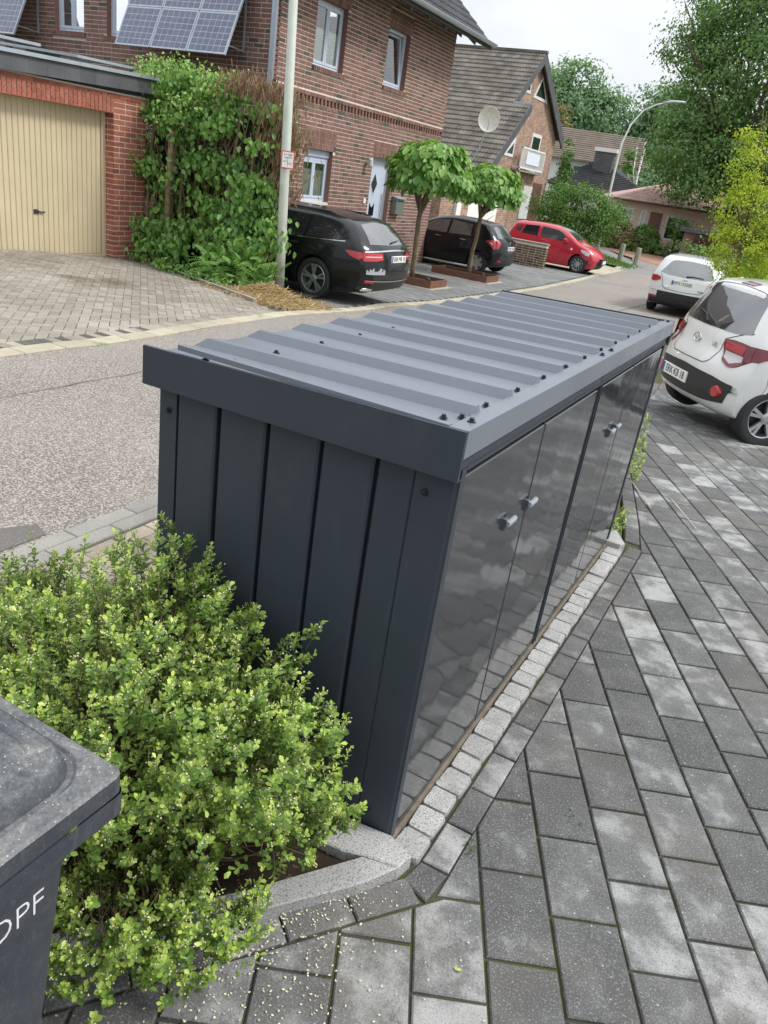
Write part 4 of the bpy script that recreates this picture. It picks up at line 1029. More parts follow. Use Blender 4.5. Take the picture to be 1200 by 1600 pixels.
m = MB(); m.lathe([(.0, -.01), (.055, -.01), (.055, .01), (0, .01)], 14, fn=lambda x, y, z: FA(16.33+x, 1.9+y, .018+z)); m.tube([FA(16.33, 1.9, .02), FA(16.33, 1.95, .10), FA(16.33, 2.02, .13)], .008, 6); m.build('arm', M_chrome, wl)
m = MB(); m.lathe([(.02, .02), (.06, -.02), (.065, -.16), (.03, -.20)], 14, fn=lambda x, y, z: FA(16.33+x, 2.02+z, .14+y)); m.build('lamp_shade', plain('frosted', (.55, .55, .52), .3), wl)
bl_ = MB(); bl_.bbox(16.40, 16.50, .98, 1.10, .008, .035, .006, fn=FA); tag(bl_.build('door_bell', M_white), 'small white door bell box on the bricks left of the front door', 'door bell')
# side wall facing the camera, above the garage roof
FS = Fr((0, HY0, 0), (-1, 0, 0), (0, -1, 0))     # u = -X
SW0 = (14.90, 15.82, 3.60, 5.0); SW1 = (13.10, 14.22, 3.58, 5.0)
wm = wallcells(FS, 9.9, 19, -.75, 7.0, [SW0, SW1], .30, w=-.002); swall = wm.build('side_wall', M_mortar, house)
it = bricks(FS, 9.9, 14.0, -.5, 2.2, [], 14)+bricks(FS, 9.9, 17.5, 2.2, 6.0, [SW0, SW1, (14.85, 15.9, 3.5, 3.6), (13.05, 14.3, 3.48, 3.58)], 15)
it += soldiers(FS, 14.85, 15.9, 3.50, 3.60, 2, split=False, proud=.04, pw=.075)+soldiers(FS, 13.05, 14.3, 3.48, 3.58, 3, split=False, proud=.04, pw=.075)
pieces('brick', it, swall, M_brick, 200)
for w_ in (SW0, SW1): reveal(swall, FS, *w_, M_brick)
window(house, FS, *SW0, blind=1.0); window(house, FS, *SW1, blind=1.0)
# roof with gutter
RO = Fr((0, 0, 0), (0, 1, 0), (1, 0, 0))
ez, ex = 5.34, -9.12; slope = .85
def rp(y, t, h=0): return (ex-t+h*.0, y, ez+t*slope+h)
roof = MB(); roof.v = [rp(11.6, 0, .0), rp(21.05, 0, .0), rp(21.05, 6, .0), rp(11.6, 6, .0), rp(11.6, 0, -.12), rp(21.05, 0, -.12), rp(21.05, 6, -.12), rp(11.6, 6, -.12)]
roof.f = [(0, 1, 2, 3), (4, 7, 6, 5), (0, 4, 5, 1), (1, 5, 6, 2), (2, 6, 7, 3), (3, 7, 4, 0)]; roof.m = [0]*6; rf = roof.build('roof', M_wood_dark, house)
m = MB(); m.v = [(-15.1, 11.6, ez+6*slope), (-15.1, 21.05, ez+6*slope), (-21, 21.05, ez), (-21, 11.6, ez)]; m.f = [(0, 1, 2, 3)]; m.m = [0]; m.build('rear_slope', M_rooftile_dark, house)
it = []
for r_i in range(12):
    for c_i in range(0, 32):
        y = 21.05-.30*(c_i+1); t = r_i*.26+.03
        if y < 11.6: continue
        c = rp(y+.15, t+.1)
        if not inview(c, 30): continue
        mb = MB(); th = .03
        v = [rp(y, t, .01), rp(y+.296, t, .01), rp(y+.296, t, .012+th), rp(y+.20, t, .03+th), rp(y+.1, t, .012+th), rp(y, t, .014+th),
             rp(y, t+.28, .004), rp(y+.296, t+.28, .004), rp(y+.296, t+.28, .012), rp(y+.20, t+.28, .03), rp(y+.1, t+.28, .012), rp(y, t+.28, .014)]
        mb.add(v, [(0, 1, 2, 3, 4, 5), (5, 4, 10, 11), (4, 3, 9, 10), (3, 2, 8, 9), (1, 7, 8, 2), (0, 5, 11, 6)]); it.append((c, mb))
pieces('roof_tile', it, rf, M_rooftile_dark, 120)
m = MB(); nn = 10
for k in range(nn+1):
    an = math.pi+math.pi*k/nn
    for y in (11.6, 21.12): m.v.append((ex+.07+.075*math.cos(an), y, ez+.03+.075*math.sin(an)))
for k in range(nn): m.f.append((2*k, 2*k+1, 2*k+3, 2*k+2)); m.m.append(0)
m.tube([(ex+.145, 11.6, ez+.03), (ex+.145, 21.12, ez+.03)], .012, 6); m.add([(ex+.0, 21.12, ez+.03), (ex+.14, 21.12, ez+.03), (ex+.07, 21.12, ez-.045)], [(0, 1, 2)])
m.build('gutter', M_zinc, house)
for k in range(9):
    y = 12.6+k*.93; m = MB(); m.box(-9.85, -9.20, y, y+.10, 0, .14, fn=lambda x, y_, z: (x, y_, ez-.16+(ex-x)*slope*.8+z-.06)); m.build('rafter', M_white if False else plain('rafter_end', (.16, .15, .14), .8), house)
for k, x in enumerate((-9.55, -10.3, -11.1)):
    m = MB(); m.box(x-.12, x+.05, 20.38, 20.95, 0, .2, fn=lambda x_, y_, z: (x_, y_, ez-.30+(ex-x_)*slope+z)); m.build('purlin', M_wood_dark, house)
m = MB(); m.v = [(-9.2, HY0, -.6), (-9.2, HY1, -.6)]; 
# right side wall (simple, mostly hidden)
m = MB(); m.box(-19, -9.905, 20.08, 20.379, -.7, 5.6); m.build('far_wall', M_brickfar, house)
# downpipe at the corner
dp = MB(); dp.tube([FA(12.12, -.5, .10), FA(12.12, 5.0, .10), FA(12.12, 5.25, .3), FA(12.12, 5.33, .72)], .062, 12); dp.build('downpipe', M_pvc, house, smooth=True)

# ------------------------------------------------------------------ solar panels on the side wall
def solar(name, label, c0, ux, uy, nx, cells=(6, 10), mod=(1.04, 1.75), group=None):
    """array of nx modules from corner c0, ux along, uy up"""
    ux = np.array(ux, float); uy = np.array(uy, float); nn_ = np.cross(ux, uy); t = thing(name, label, 'solar panel', tuple(c0), group)
    def F(u, v, w): return tuple(np.array(c0)+ux*u+uy*v+nn_*w)
    for k in range(nx):
        u0 = k*(mod[0]+.015); m = MB(); e = .030
        m.box(u0, u0+mod[0], 0, e, -.035, .004, fn=F); m.box(u0, u0+mod[0], mod[1]-e, mod[1], -.035, .004, fn=F); m.box(u0, u0+e, e, mod[1]-e, -.035, .004, fn=F); m.box(u0+mod[0]-e, u0+mod[0], e, mod[1]-e, -.035, .004, fn=F)
        mo = m.build('module', M_zinc, t)
        m = MB(); m.box(u0+e, u0+mod[0]-e, e, mod[1]-e, -.03, -.0022, fn=F); m.build('back_sheet', plain('cell_grid_pale', (.50, .54, .60), .3), mo)
        m = MB(); cw = (mod[0]-2*e)/cells[0]; ch = (mod[1]-2*e)/cells[1]
        for i in range(cells[0]):
            for j in range(cells[1]):
                g_ = .006; m.add([F(u0+e+i*cw+g_, e+j*ch+g_, .0), F(u0+e+(i+1)*cw-g_, e+j*ch+g_, .0), F(u0+e+(i+1)*cw-g_, e+(j+1)*ch-g_, .0), F(u0+e+i*cw+g_, e+(j+1)*ch-g_, .0)], [(0, 1, 2, 3)])
        m.build('solar_cell', M_solar, mo, kind='stuff')
    return t, F
up_ = np.array([0, .42, .91]); up_ = up_/np.linalg.norm(up_)
for (x0, lab, nx) in ((-13.07, 'three module solar array leaning on the side wall beside the grey downpipe', 3), (-18.9, 'solar array leaning on the side wall at the upper left picture corner', 3)):
    t, F = solar('solar_array', lab, (x0, 11.28, 3.34), (1, 0, 0), up_, nx, mod=(.93, .80), cells=(6, 6), group='solar arrays leaning on the side wall')
    t2 = MB()
    for k in range(3):
        u0 = k*.945; m = MB(); e = .03
        m.box(u0, u0+.93, .81, .81+e, -.035, .004, fn=F); m.box(u0, u0+.93, 1.61-e, 1.61, -.035, .004, fn=F); m.box(u0, u0+e, .81+e, 1.61-e, -.035, .004, fn=F); m.box(u0+.93-e, u0+.93, .81+e, 1.61-e, -.035, .004, fn=F); mo = m.build('module', M_zinc, t)
        m = MB(); m.box(u0+e, u0+.93-e, .81+e, 1.61-e, -.03, -.0022, fn=F); m.build('back_sheet', MATS['cell_grid_pale'], mo)
        m = MB(); cw = .87/6; ch = .74/6
        for i in range(6):
            for j in range(6):
                g_ = .006; m.add([F(u0+e+i*cw+g_, .81+e+j*ch+g_, 0), F(u0+e+(i+1)*cw-g_, .81+e+j*ch+g_, 0), F(u0+e+(i+1)*cw-g_, .81+e+(j+1)*ch-g_, 0), F(u0+e+i*cw+g_, .81+e+(j+1)*ch-g_, 0)], [(0, 1, 2, 3)])
        m.build('solar_cell', M_solar, mo, kind='stuff')
    m = MB(); xr = x0+2.83
    for x in (x0+.15, xr-.28):
        m.box(x, x+.035, HY0-.04, HY0-.01, 3.50, 5.2); m.tube([(x+.02, HY0-.03, 3.52), (x+.02, 11.40, 3.52+.04)], .016, 6)
    m.build('bracket', M_zinc, t)

# ------------------------------------------------------------------ garage
GX, GY1 = -10.2, 9.27
FG = Fr((GX, 0, 0), (0, 1, 0), (1, 0, 0)); gar = thing('brick_garage', 'red brick garage with beige up-and-over door and slate roof edge', 'garage', (-12, 7, -.3))
DO = (5.9, 8.55, -.45, 2.04)
wm = wallcells(FG, 3.0, GY1, -.5, 2.34, [DO], .24); gw = wm.build('front_wall', M_mortar, gar)
it = bricks(FG, 3.0, GY1, -.30, 2.26, [DO, (5.86, 8.56, 2.04, 2.28)], 25)
it += soldiers(FG, 5.0, 8.56, 2.04, 2.245, 9, proud=.008)
it += bricks(FG, 5.0, GY1, 2.252, 2.33, [], 26, w=.008, hb=.06)
# reveal bricks
FRv = Fr((GX, 8.55, 0), (-1, 0, 0), (0, -1, 0))
it += bricks(FRv, .012, .20, -.30, 2.04, [], 27)
FSd = Fr((GX, GY1, 0), (-1, 0, 0), (0, 1, 0))
pieces('brick', it, gw, M_gbrick, 300)
m = MB(); m.box(-17, GX-.24, 3.0, 3.24, -.5, 2.3); m.box(-17, GX-.24, GY1-.24, GY1, -.5, 2.3); m.build('side_wall', M_brickfar, gar)
m = MB(); m.box(-17, GX-.1, 3.0, GY1, 2.36, 2.46); m.build('flat_roof', M_slate, gar)
fz = lambda y, z: z+(y-6.4)*.028
sl_ = MB(); y = 3.0
while y < GY1+.12:
    y2 = min(y+.30, GY1+.14); m = MB(); m.box(GX-.02, GX+.10+.0012*((int(y*10)) % 3), y+.001, y2-.001, 2.33, 2.545, fn=lambda x, y_, z: (x, y_, fz(y_, z))); m.build('slate_panel', M_slate, gar); y = y2
m = MB(); m.box(GX-.05, GX+.14, 3.0, GY1+.17, 2.548, 2.60, fn=lambda x, y_, z: (x, y_, fz(y_, z))); m.box(-17, GX-.051, GY1+.02, GY1+.17, 2.548, 2.60, fn=lambda x, y_, z: (x, y_, fz(y_, z)+.001)); m.build('roof_trim', M_zinc, gar)
m = MB(); m.box(-17, GX-.02, GY1+.01, GY1+.12, 2.33, 2.545, fn=lambda x, y_, z: (x, y_, fz(y_, z))); m.build('slate_panel', M_slate, gar)
m = MB(); m.box(GX-.02, GX+.02, DO[0], DO[1], 2.030, 2.0398, ); m.build('lintel_soffit', M_gbrick, gar)
# door of vertical ribs
FD = Fr((GX-.20, 0, 0), (0, 1, 0), (1, 0, 0))
gd = MB(); gd.box(5.9, 8.45, -.225, 2.035, -.03, -.004, fn=FD); door = gd.build('garage_door', M_cbeige, gar)
gf = MB(); gf.box(8.46, 8.55, -.3, 2.035, -.05, .02, fn=FD); gf.box(5.9, 8.55, -.27, -.215, -.02, .012, fn=FD); gf.build('door_frame', M_cbeige, gar)
y = 5.92; k = 0
while y < 8.44:
    m = MB(); m.bbox(y, y+.088, -.212, 2.03, -.004, .010, .007, fn=FD); m.build('door_slat', M_cbeige, door); y += .0975
m = MB(); m.lathe([(0, .022), (.028, .02), (.03, 0)], 12, fn=lambda x, y, z: FD(7.16+x, .44+y, .01+z)); m.bbox(7.10, 7.16, .41, .475, .01, .03, .005, fn=FD); m.tube([FD(7.18, .44, .032), FD(7.29, .435, .036)], .011, 6); m.build('door_handle', plain('door_handle_dark', (.035, .035, .035), .4), door)
# flat solar modules on the garage roof
for k, (x0, y0) in enumerate(((-12.35, 6.15), (-12.35, 8.02), (-14.6, 8.02), (-12.35, 4.3))):
    tt, F = solar('roof_solar_module', ['nearly flat solar module on the garage roof above the beige door', 'nearly flat solar module at the roof corner above the climbing hedge', 'solar module on the garage roof behind the front row', 'solar module on the garage roof cut by the left picture edge'][k], (x0, y0, 2.83), (1.0, 0, -.04), (0, 1, .02), 1, mod=(1.95, 1.2), cells=(10, 6), group='solar modules on the garage roof')
    m = MB(); m.box(x0+.2, x0+.5, y0+.2, y0+.9, 2.47, 2.80); m.box(x0+1.5, x0+1.7, y0+.3, y0+.5, 2.47, 2.74); m.build('ballast_foot', M_white, tt)

# ------------------------------------------------------------------ gable house further down
GXH = -14.0; FH = Fr((GXH, 0, 0), (0, 1, 0), (1, 0, 0))
gh = thing('gable_house', 'brick gable house with steep tiled roof and white balcony rail', 'house', (-17, 37, -.6))
pk = (38.5, 7.75); sl1 = (7.75-2.45)/(38.5-31.9); 
base_pts = [(30.0, -.65), (43.35, -.65), (43.35, 4.75), pk, (31.9, 2.45), (30.0, 2.3)]
recess = None
n = len(base_pts); m = MB(); m.v = [FH(u, v, 0) for u, v in base_pts]+[FH(u, v, -8) for u, v in base_pts]; m.f = [tuple(range(n)), tuple(range(2*n-1, n-1, -1))]+[(i, n+i, n+(i+1) % n, (i+1) % n) for i in range(n)]; m.m = [0]*len(m.f); m.build('brick_wall', M_brickfar, gh)
# roof slopes
def slab(name, pts, th, mat, par):
    m = MB(); k = len(pts); m.v = [tuple(p) for p in pts]+[(p[0], p[1], p[2]-th) for p in pts]; m.f = [tuple(range(k)), tuple(range(2*k-1, k-1, -1))]+[(i, k+i, k+(i+1) % k, (i+1) % k) for i in range(k)]; m.m = [0]*len(m.f); return m.build(name, mat, par)
k1 = (7.85-2.45)/(38.5-31.8)
def rz(y): return 7.92-(38.5-y)*k1
rs = slab('roof', [(-22, 38.5, rz(38.5)), (-13.72, 38.5, rz(38.5)), (-13.72, 35.4, rz(35.4)), (-12.85, 35.4, rz(35.4)), (-12.85, 31.5, rz(31.5)), (-22, 31.5, rz(31.5))][::-1], .12, M_rooftile, gh)
it = []; sl_len = math.hypot(1, k1)
row = .335/sl_len
for r_i in range(27):
    y = 31.45+r_i*row
    if y > 38.45: break
    xmax = -12.86 if y < 35.35 else -13.73
    for c_i in range(30):
        x = xmax-.30*(c_i+1)
        c = (x+.15, y+.1, rz(y+.1))
        if not inview(c, 5): continue
        q = proj(c)
        mb = MB(); t0, t1 = .085, .03
        def V(a, b, h): return (x+a, y+b, rz(y+b)+h)
        mb.add([V(0, 0, 0), V(.297, 0, 0), V(.297, 0, t0-.02), V(.25, 0, t0), V(.18, 0, t0), V(.15, 0, t0-.03), V(.1, 0, t0), V(.03, 0, t0), V(0, 0, t0-.02),
                V(.297, row+.02, t1-.02), V(.25, row+.02, t1), V(.18, row+.02, t1), V(.15, row+.02, t1-.03), V(.1, row+.02, t1), V(.03, row+.02, t1), V(0, row+.02, t1-.02)],
               [(0, 1, 2, 3, 4, 5, 6, 7, 8), (2, 9, 10, 3), (3, 10, 11, 4), (4, 11, 12, 5), (5, 12, 13, 6), (6, 13, 14, 7), (7, 14, 15, 8)])
        it.append((c, mb))
pieces('roof_tile', it, rs, M_rooftile, 300)
slab('roof_slope', [(-22, 38.5, 7.93), (-13.72, 38.5, 7.93), (-13.72, 43.8, 4.75), (-22, 43.8, 4.75)], .12, M_rooftile, gh)
def verge(x0, x1, y0, z0, y1, z1, w_, nm='verge_band'):
    m = MB(); m.v = [(x0, y0, z0+.05), (x0, y1, z1+.05), (x0, y1, z1-w_), (x0, y0, z0-w_), (x1, y0, z0+.05), (x1, y1, z1+.05), (x1, y1, z1-w_), (x1, y0, z0-w_)]
    m.f = [(4, 5, 6, 7), (3, 2, 1, 0), (0, 1, 5, 4), (2, 3, 7, 6), (0, 4, 7, 3), (1, 2, 6, 5)]; m.m = [0]*6; return m.build(nm, M_slate, gh)
verge(-13.78, -13.70, 38.52, 7.90, 35.4, rz(35.4), .38); verge(-12.91, -12.83, 35.5, rz(35.5), 31.4, rz(31.4), .38)
verge(-13.78, -13.70, 38.5, 7.90, 43.9, 4.70, .45)
m = MB(); m.box(-22, -13.68, 38.38, 38.62, 7.90, 8.02); m.build('ridge', M_rooftile, gh)
m = MB(); m.box(-13.72, -12.82, 35.35, 35.47, rz(35.4)-.02, rz(35.4)+.07); m.build('ridge', M_zinc, gh)
m = MB(); m.box(-13.95, -12.9, 31.9, 32.2, -.6, 2.4); m.build('pier', M_brickfar, gh)
# lower garage front of this house, mostly hidden behind the small cars
m = MB(); m.box(-14.0, -12.75, 27.2, 31.85, -.6, 1.9); m.box(-14.0, -12.76, 33.3, 34.6, -.6, 2.4); m.build('annexe_wall', M_brickfar, gh)
m = MB(); m.box(-12.9, -12.62, 28.5, 28.95, -.6, 1.25); m.build('white_pillar', M_white, gh)
m = MB(); m.box(-13.1, -12.72, 29.9, 33.2, -.6, 1.5); m.build('garage_door', M_white, gh)
def winpoly(pts, name='window', fw=.13):
    cx_ = sum(p[0] for p in pts)/len(pts); cy_ = sum(p[1] for p in pts)/len(pts)
    fr_ = poly_on(FH, pts, .0, .03, M_pvcwhite, name, gh)
    ins = inset(pts, fw) if area(pts) > 0 else inset(pts[::-1], fw)
    poly_on(FH, ins, .031, .036, M_dkwin, 'pane', fr_); return fr_
M_dkwin = plain('dark_window', (.02, .03, .028), .05, var=.1, spec=.9)
winpoly([(36.75, 6.10), (38.0, 6.12), (37.85, 6.98)]); winpoly([(38.55, 6.05), (40.7, 6.05), (39.35, 7.1)]); winpoly([(35.9, 3.28), (37.25, 3.28), (37.25, 4.15)])
winpoly([(39.5, 2.75), (40.95, 2.75), (40.95, 4.6), (39.5, 4.6)], 'balcony_door', .16)
m = MB(); 
for k in range(27): m.box(39.69, 41.05, .52+k*.06, .52+k*.06+.052, .01, .045+.01*(k % 2), fn=FH)
m.build('roller_shutter', M_pvcwhite, gh)
m = MB(); m.box(41.1, 42.75, -.6, 2.35, -.01, .012, fn=FH); m.build('porch_shade_panel', plain('porch_shadow_brick', (.12, .055, .04), .9, var=.2, scale=6), gh)  # flat panel on the wall; shade of the porch is put into its colour
# balcony rail
br = MB(); br.box(37.45, 41.05, 2.86, 2.93, .35, .40, fn=FH); br.box(37.45, 41.05, 3.76, 3.83, .35, .40, fn=FH); [br.box(u_, u_+.05, 2.8, 3.83, .35, .40, fn=FH) for u_ in (37.45, 41.0)]; [br.box(u_, u_+.05, z_, z_+.06, .0, .35, fn=FH) for u_ in (37.45, 41.0) for z_ in (2.87, 3.77)]; rail = br.build('balcony_rail', M_white, gh)
for k in range(24):
    m = MB(); u = 37.6+k*.145; m.box(u, u+.045, 2.93, 3.76, .36, .39, fn=FH); m.build('rail_bar', M_white, rail)
m = MB(); m.box(38.2, 40.2, 3.1, 3.65, .405, .412, fn=FH); m.build('laundry', plain('laundry', (.68, .72, .80), .9, var=.1), rail)
m = MB(); m.box(37.4, 41.1, 2.72, 2.80, .0, .42, fn=FH); m.build('balcony_slab', M_kerb, gh)
# satellite dish
sd_ = thing('satellite_dish', 'round pale satellite dish on the tiled roof slope', 'satellite dish', (-13.9, 31.9, 3.0))
dc = np.array([-13.2, 31.6, 4.35]); dn = unit(CAM-dc+np.array([3.0, 0, 2.]))
da = unit(np.cross(dn, [0, 0, 1])); db = np.cross(da, dn)
m = MB(); prof_ = [(0, -.10), (.2, -.085), (.33, -.05), (.45, 0), (.455, .012), (.44, .01)]
m.lathe(prof_, 24, fn=lambda x, y, z: tuple(dc+da*x+db*y*1.08+dn*z)); m.build('dish', plain('dish_cream', (.62, .62, .54), .5), sd_, smooth=True)
m = MB(); m.tube([tuple(dc-dn*.1), tuple(dc-dn*.25+np.array([0, 0, -.3])), (-13.55, 31.95, 3.25), (-13.8, 31.95, rz(31.95)+.05)], .03, 6); m.tube([tuple(dc-db*.42), tuple(dc+dn*.45-db*.1)], .015, 6); m.build('mast', M_zinc, sd_)
# low brick wall beside the red car
lw = thing('garden_wall', 'low weathered brick wall between the black hatchback and the red car', 'wall', (-8.9, 26.3, -.6))
FW_ = Fr((-8.0, 26.4, 0), (-1, 0, 0), (0, -1, 0))
m = MB(); m.box(0, 3.2, -.65, .20, -.24, 0, fn=FW_); m.build('wall_core', M_mortar, lw)
M_oldbrick = m_brick('old_brick', (.14, .095, .06), (.20, .13, .08), (.10, .085, .05), (.06, .055, .03), .2)
it = bricks(FW_, 0, 3.2, -.62, .13, [], 31); FW2 = Fr((-8.0, 26.4, 0), (0, 1, 0), (1, 0, 0)); it += bricks(FW2, 0, .24, -.62, .13, [], 32)
pieces('brick', it, lw, M_oldbrick, 150)
m = MB(); m.bbox(-.03, 3.2, .205, .26, -.27, .03, .01, fn=FW_); m.build('coping', M_kerb, lw)

# ------------------------------------------------------------------ distant houses
def block(name, pts, z0, z1, mat, par):
    m = MB(); pts = pts if area(pts) > 0 else pts[::-1]; m.prism(pts, z0, z1); return m.build(name, mat, par)
# pink bungalow
pkh = thing('pink_bungalow', 'pink rendered bungalow with low reddish roof behind the bollards', 'house', (-10, 56, -.6))
A = np.array([-12.0, 53.0]); B = np.array([-7.9, 54.7]); dAB = (B-A)/np.hypot(*(B-A)); LAB = np.hypot(*(B-A)); nAB = np.array([dAB[1], -dAB[0]])
FP = Fr((A[0], A[1], 0), (dAB[0], dAB[1], 0), (nAB[0], nAB[1], 0))
LT = LAB+7
back = -nAB*9
block('wall', [tuple(A), tuple(A+dAB*LT), tuple(A+dAB*LT+back), tuple(A+back)], -1.2, 2.4, M_stucco, pkh)
def P3(u, w_, z): q = A+dAB*u+nAB*w_; return (q[0], q[1], z)
eo = .5
corn = [P3(-eo, eo, 2.35), P3(LT+eo, eo, 2.35), P3(LT+eo, -9-eo, 2.35), P3(-eo, -9-eo, 2.35)]; rg = [P3(3.5, -4.5, 3.75), P3(LT-3.5, -4.5, 3.75)]
m = MB(); m.add(corn+rg, [(0, 1, 5, 4), (1, 2, 5), (2, 3, 4, 5), (3, 0, 4)]); rfp = m.build('roof', M_rooftile_red, pkh)
m = MB()
for k in range(14):
    t = k/14; z = 2.35+1.4*t+.02
    a = np.array(corn[0])*(1-t)+np.array(rg[0])*t; b = np.array(corn[1])*(1-t)+np.array(rg[1])*t
    m.add([(a[0], a[1], z), (b[0], b[1], z), (b[0], b[1], z+.035), (a[0], a[1], z+.035)], [(0, 1, 2, 3)])
m.build('tile_course', M_rooftile_red, rfp, kind='stuff')
m = MB(); m.tube([P3(-eo, eo+.06, 2.33), P3(LT+eo, eo+.06, 2.33)], .06, 6); m.tube([P3(-.1, .1, 2.2), P3(-.15, .12, -.8)], .045, 6); m.build('gutter', plain('gutter_brown', (.14, .09, .07), .5), pkh)
for (u0, u1, v0, v1) in ((.35, 1.0, .55, 1.85), (1.6, 1.85, .8, 1.8), (3.3, 4.7, .35, 1.75)):
    m = MB(); m.box(u0-.06, u1+.06, v0-.06, v1+.06, 0, .03, fn=FP); wf = m.build('window', M_white, pkh); m = MB(); mid = (u0+u1)/2
    m.box(u0+.06, mid-.04, v0+.06, v1-.06, .031, .036, fn=FP); m.build('pane', M_dkwin, wf); m = MB(); m.box(mid+.04, u1-.06, v0+.06, v1-.06, .031, .036, fn=FP); m.build('pane', plain('curtained_pane', (.30, .33, .36), .2), wf)
m = MB(); m.box(2.15, 2.95, -.3, 1.85, 0, .03, fn=FP); m.build('front_door', plain('brown_door', (.22, .12, .09), .6), pkh)
# lower brown block right of the bungalow
gb = thing('low_outbuilding', 'low brown outbuilding in the shade of the big tree', 'outbuilding', (-4, 48, -.6))
block('wall', [(-6.6, 47.5), (-1.0, 48.5), (-1.5, 52), (-7.2, 51)], -1, 1.1, plain('brown_render', (.25, .15, .12), .9), gb)
block('flat_roof', [(-6.9, 47.2), (-.7, 48.2), (-1.2, 52.4), (-7.5, 51.3)], 1.1, 1.3, M_slate, gb)
m = MB(); m.box(-6.0, -4.9, 47.2, 47.65, .2, 1.0); m.build('window', M_dkwin, gb)
# dark hipped roof house and white house behind
hh = thing('hipped_house', 'house with dark hipped roof and small chimney behind the bungalow', 'house', (-16, 65, -.6))
block('wall', [(-19.5, 62.5), (-13.2, 64.2), (-14.8, 71), (-21, 69)], -1, 3.0, M_whitewall, hh)
m = MB(); m.add([(-20.2, 61.6, 2.8), (-12.4, 63.8, 3.0), (-14.0, 72, 3.0), (-22, 70, 2.8), (-17.3, 65.5, 5.0), (-16.8, 67.5, 5.0)], [(0, 1, 4), (1, 2, 5, 4), (2, 3, 5), (3, 0, 4, 5)]); hr = m.build('roof', M_rooftile_dark, hh)
m = MB()
for k in range(16):
    t = k/16; z = 2.8+2.2*t+.03; a = np.array([-20.2, 61.6])*(1-t)+np.array([-17.3, 65.5])*t; b = np.array([-12.4, 63.8])*(1-t)+np.array([-17.3, 65.5])*t
    m.add([(a[0], a[1], z), (b[0], b[1], z+.2*(1-t)), (b[0], b[1], z+.05+.2*(1-t)), (a[0], a[1], z+.05)], [(0, 1, 2, 3)])
m.build('tile_course', M_rooftile_dark, hr, kind='stuff')
m = MB(); m.box(-17.4, -15.9, 64.4, 65.0, 3.6, 5.55); ch = m.build('chimney', M_slate, hh); m = MB(); m.box(-17.5, -15.7, 64.3, 65.1, 5.58, 5.85); m.build('chimney_cap', M_white, hh)
whs = thing('white_house', 'white house with long brown tiled roof partly hidden behind the dark roof', 'house', (-20, 76, -.6))
block('wall', [(-26, 73), (-16.6, 77.2), (-19, 83), (-28.4, 79)], -1, 5.3, M_whitewall, whs)
m = MB(); m.add([(-27, 72.0, 5.1), (-15.9, 76.9, 5.3), (-17.2, 80, 8.0), (-28.4, 75.3, 7.9), (-18.5, 83.5, 5.3), (-30, 79, 5.1)], [(0, 1, 2, 3), (3, 2, 4, 5), (1, 4, 2)]); wr = m.build('roof', M_rooftile_brown, whs)
m = MB()
for k in range(15):
    t = k/15; a = np.array([-27, 72.0, 5.1])*(1-t)+np.array([-28.4, 75.3, 7.9])*t; b = np.array([-15.9, 76.9, 5.3])*(1-t)+np.array([-17.2, 80, 8.0])*t
    m.add([tuple(a+[0, 0, .02]), tuple(b+[0, 0, .02]), tuple(b+[0, 0, .09]), tuple(a+[0, 0, .09])], [(0, 1, 2, 3)])
m.build('tile_course', M_rooftile_brown, wr, kind='stuff')
m = MB(); m.tube([(-16.2, 76.0, 3.0), (-16.5, 77.0, 7.6)], .09, 6); m.tube([(-16.5, 75.8, 3.0), (-17.1, 76.8, 7.0)], .06, 6); m.build('vent_pipe', M_white, whs)
m = MB(); m.box(-21.8, -19.3, 74.4, 74.6, 3.7, 4.7); m.build('window', M_dkwin, whs)
# ------------------------------------------------------------------ cars
def m_paint(name, col, metal=.0):
    m = NT(name); v = m.pos(); d = m.noise(v, 3, 5, .6)
    c = m.ramp(d, [(.3, tuple(x*.95 for x in col)), (.7, col)]); dk_ = max(col) < .05; m.set(col=c, rough=.32, metal=metal, coat=.6 if dk_ else 1.0, coatr=.04, spec=.15 if dk_ else .5); MATS[name] = m.mat; return m.mat
M_pwhite = m_paint('car_paint_white', (.72, .73, .73)); M_pwhite2 = m_paint('car_paint_pearl', (.74, .74, .72)); M_pblack = m_paint('car_paint_black', (.008, .009, .011)); M_pred = m_paint('car_paint_red', (.48, .012, .035))
def m_cglass(name, tint, add):
    m = NT(name); m.set(col=tint, rough=.25, spec=.2); fr = m.n('Fresnel'); fr.inputs[0].default_value = 1.5; gl = m.n('BsdfGlossy'); gl.inputs['Roughness'].default_value = .02
    ms = m.n('MixShader'); m.l(m.math('ADD', fr.outputs[0], add, True), ms.inputs[0]); m.l(m.p.outputs[0], ms.inputs[1]); m.l(gl.outputs[0], ms.inputs[2]); m.l(ms.outputs[0], m.out.inputs[0]); MATS[name] = m.mat; return m.mat
M_cglass = m_cglass('car_glass', (.014, .015, .017), .03); M_cglass2 = m_cglass('car_glass_light', (.05, .06, .06), .16); M_cglass3 = m_cglass('car_rear_glass', (.045, .04, .043), .20)
M_plastic = plain('black_plastic', (.025, .026, .028), .55, var=.1)
M_tail = m_paint('tail_light_red', (.42, .008, .015)); M_tailclear = m_paint('tail_light_clear', (.55, .50, .50)); M_taildark = m_paint('tail_light_frame', (.16, .01, .02)); M_head = m_paint('head_light_clear', (.62, .64, .66))
M_seam = plain('panel_gap', (.01, .01, .01), .8, var=.02)

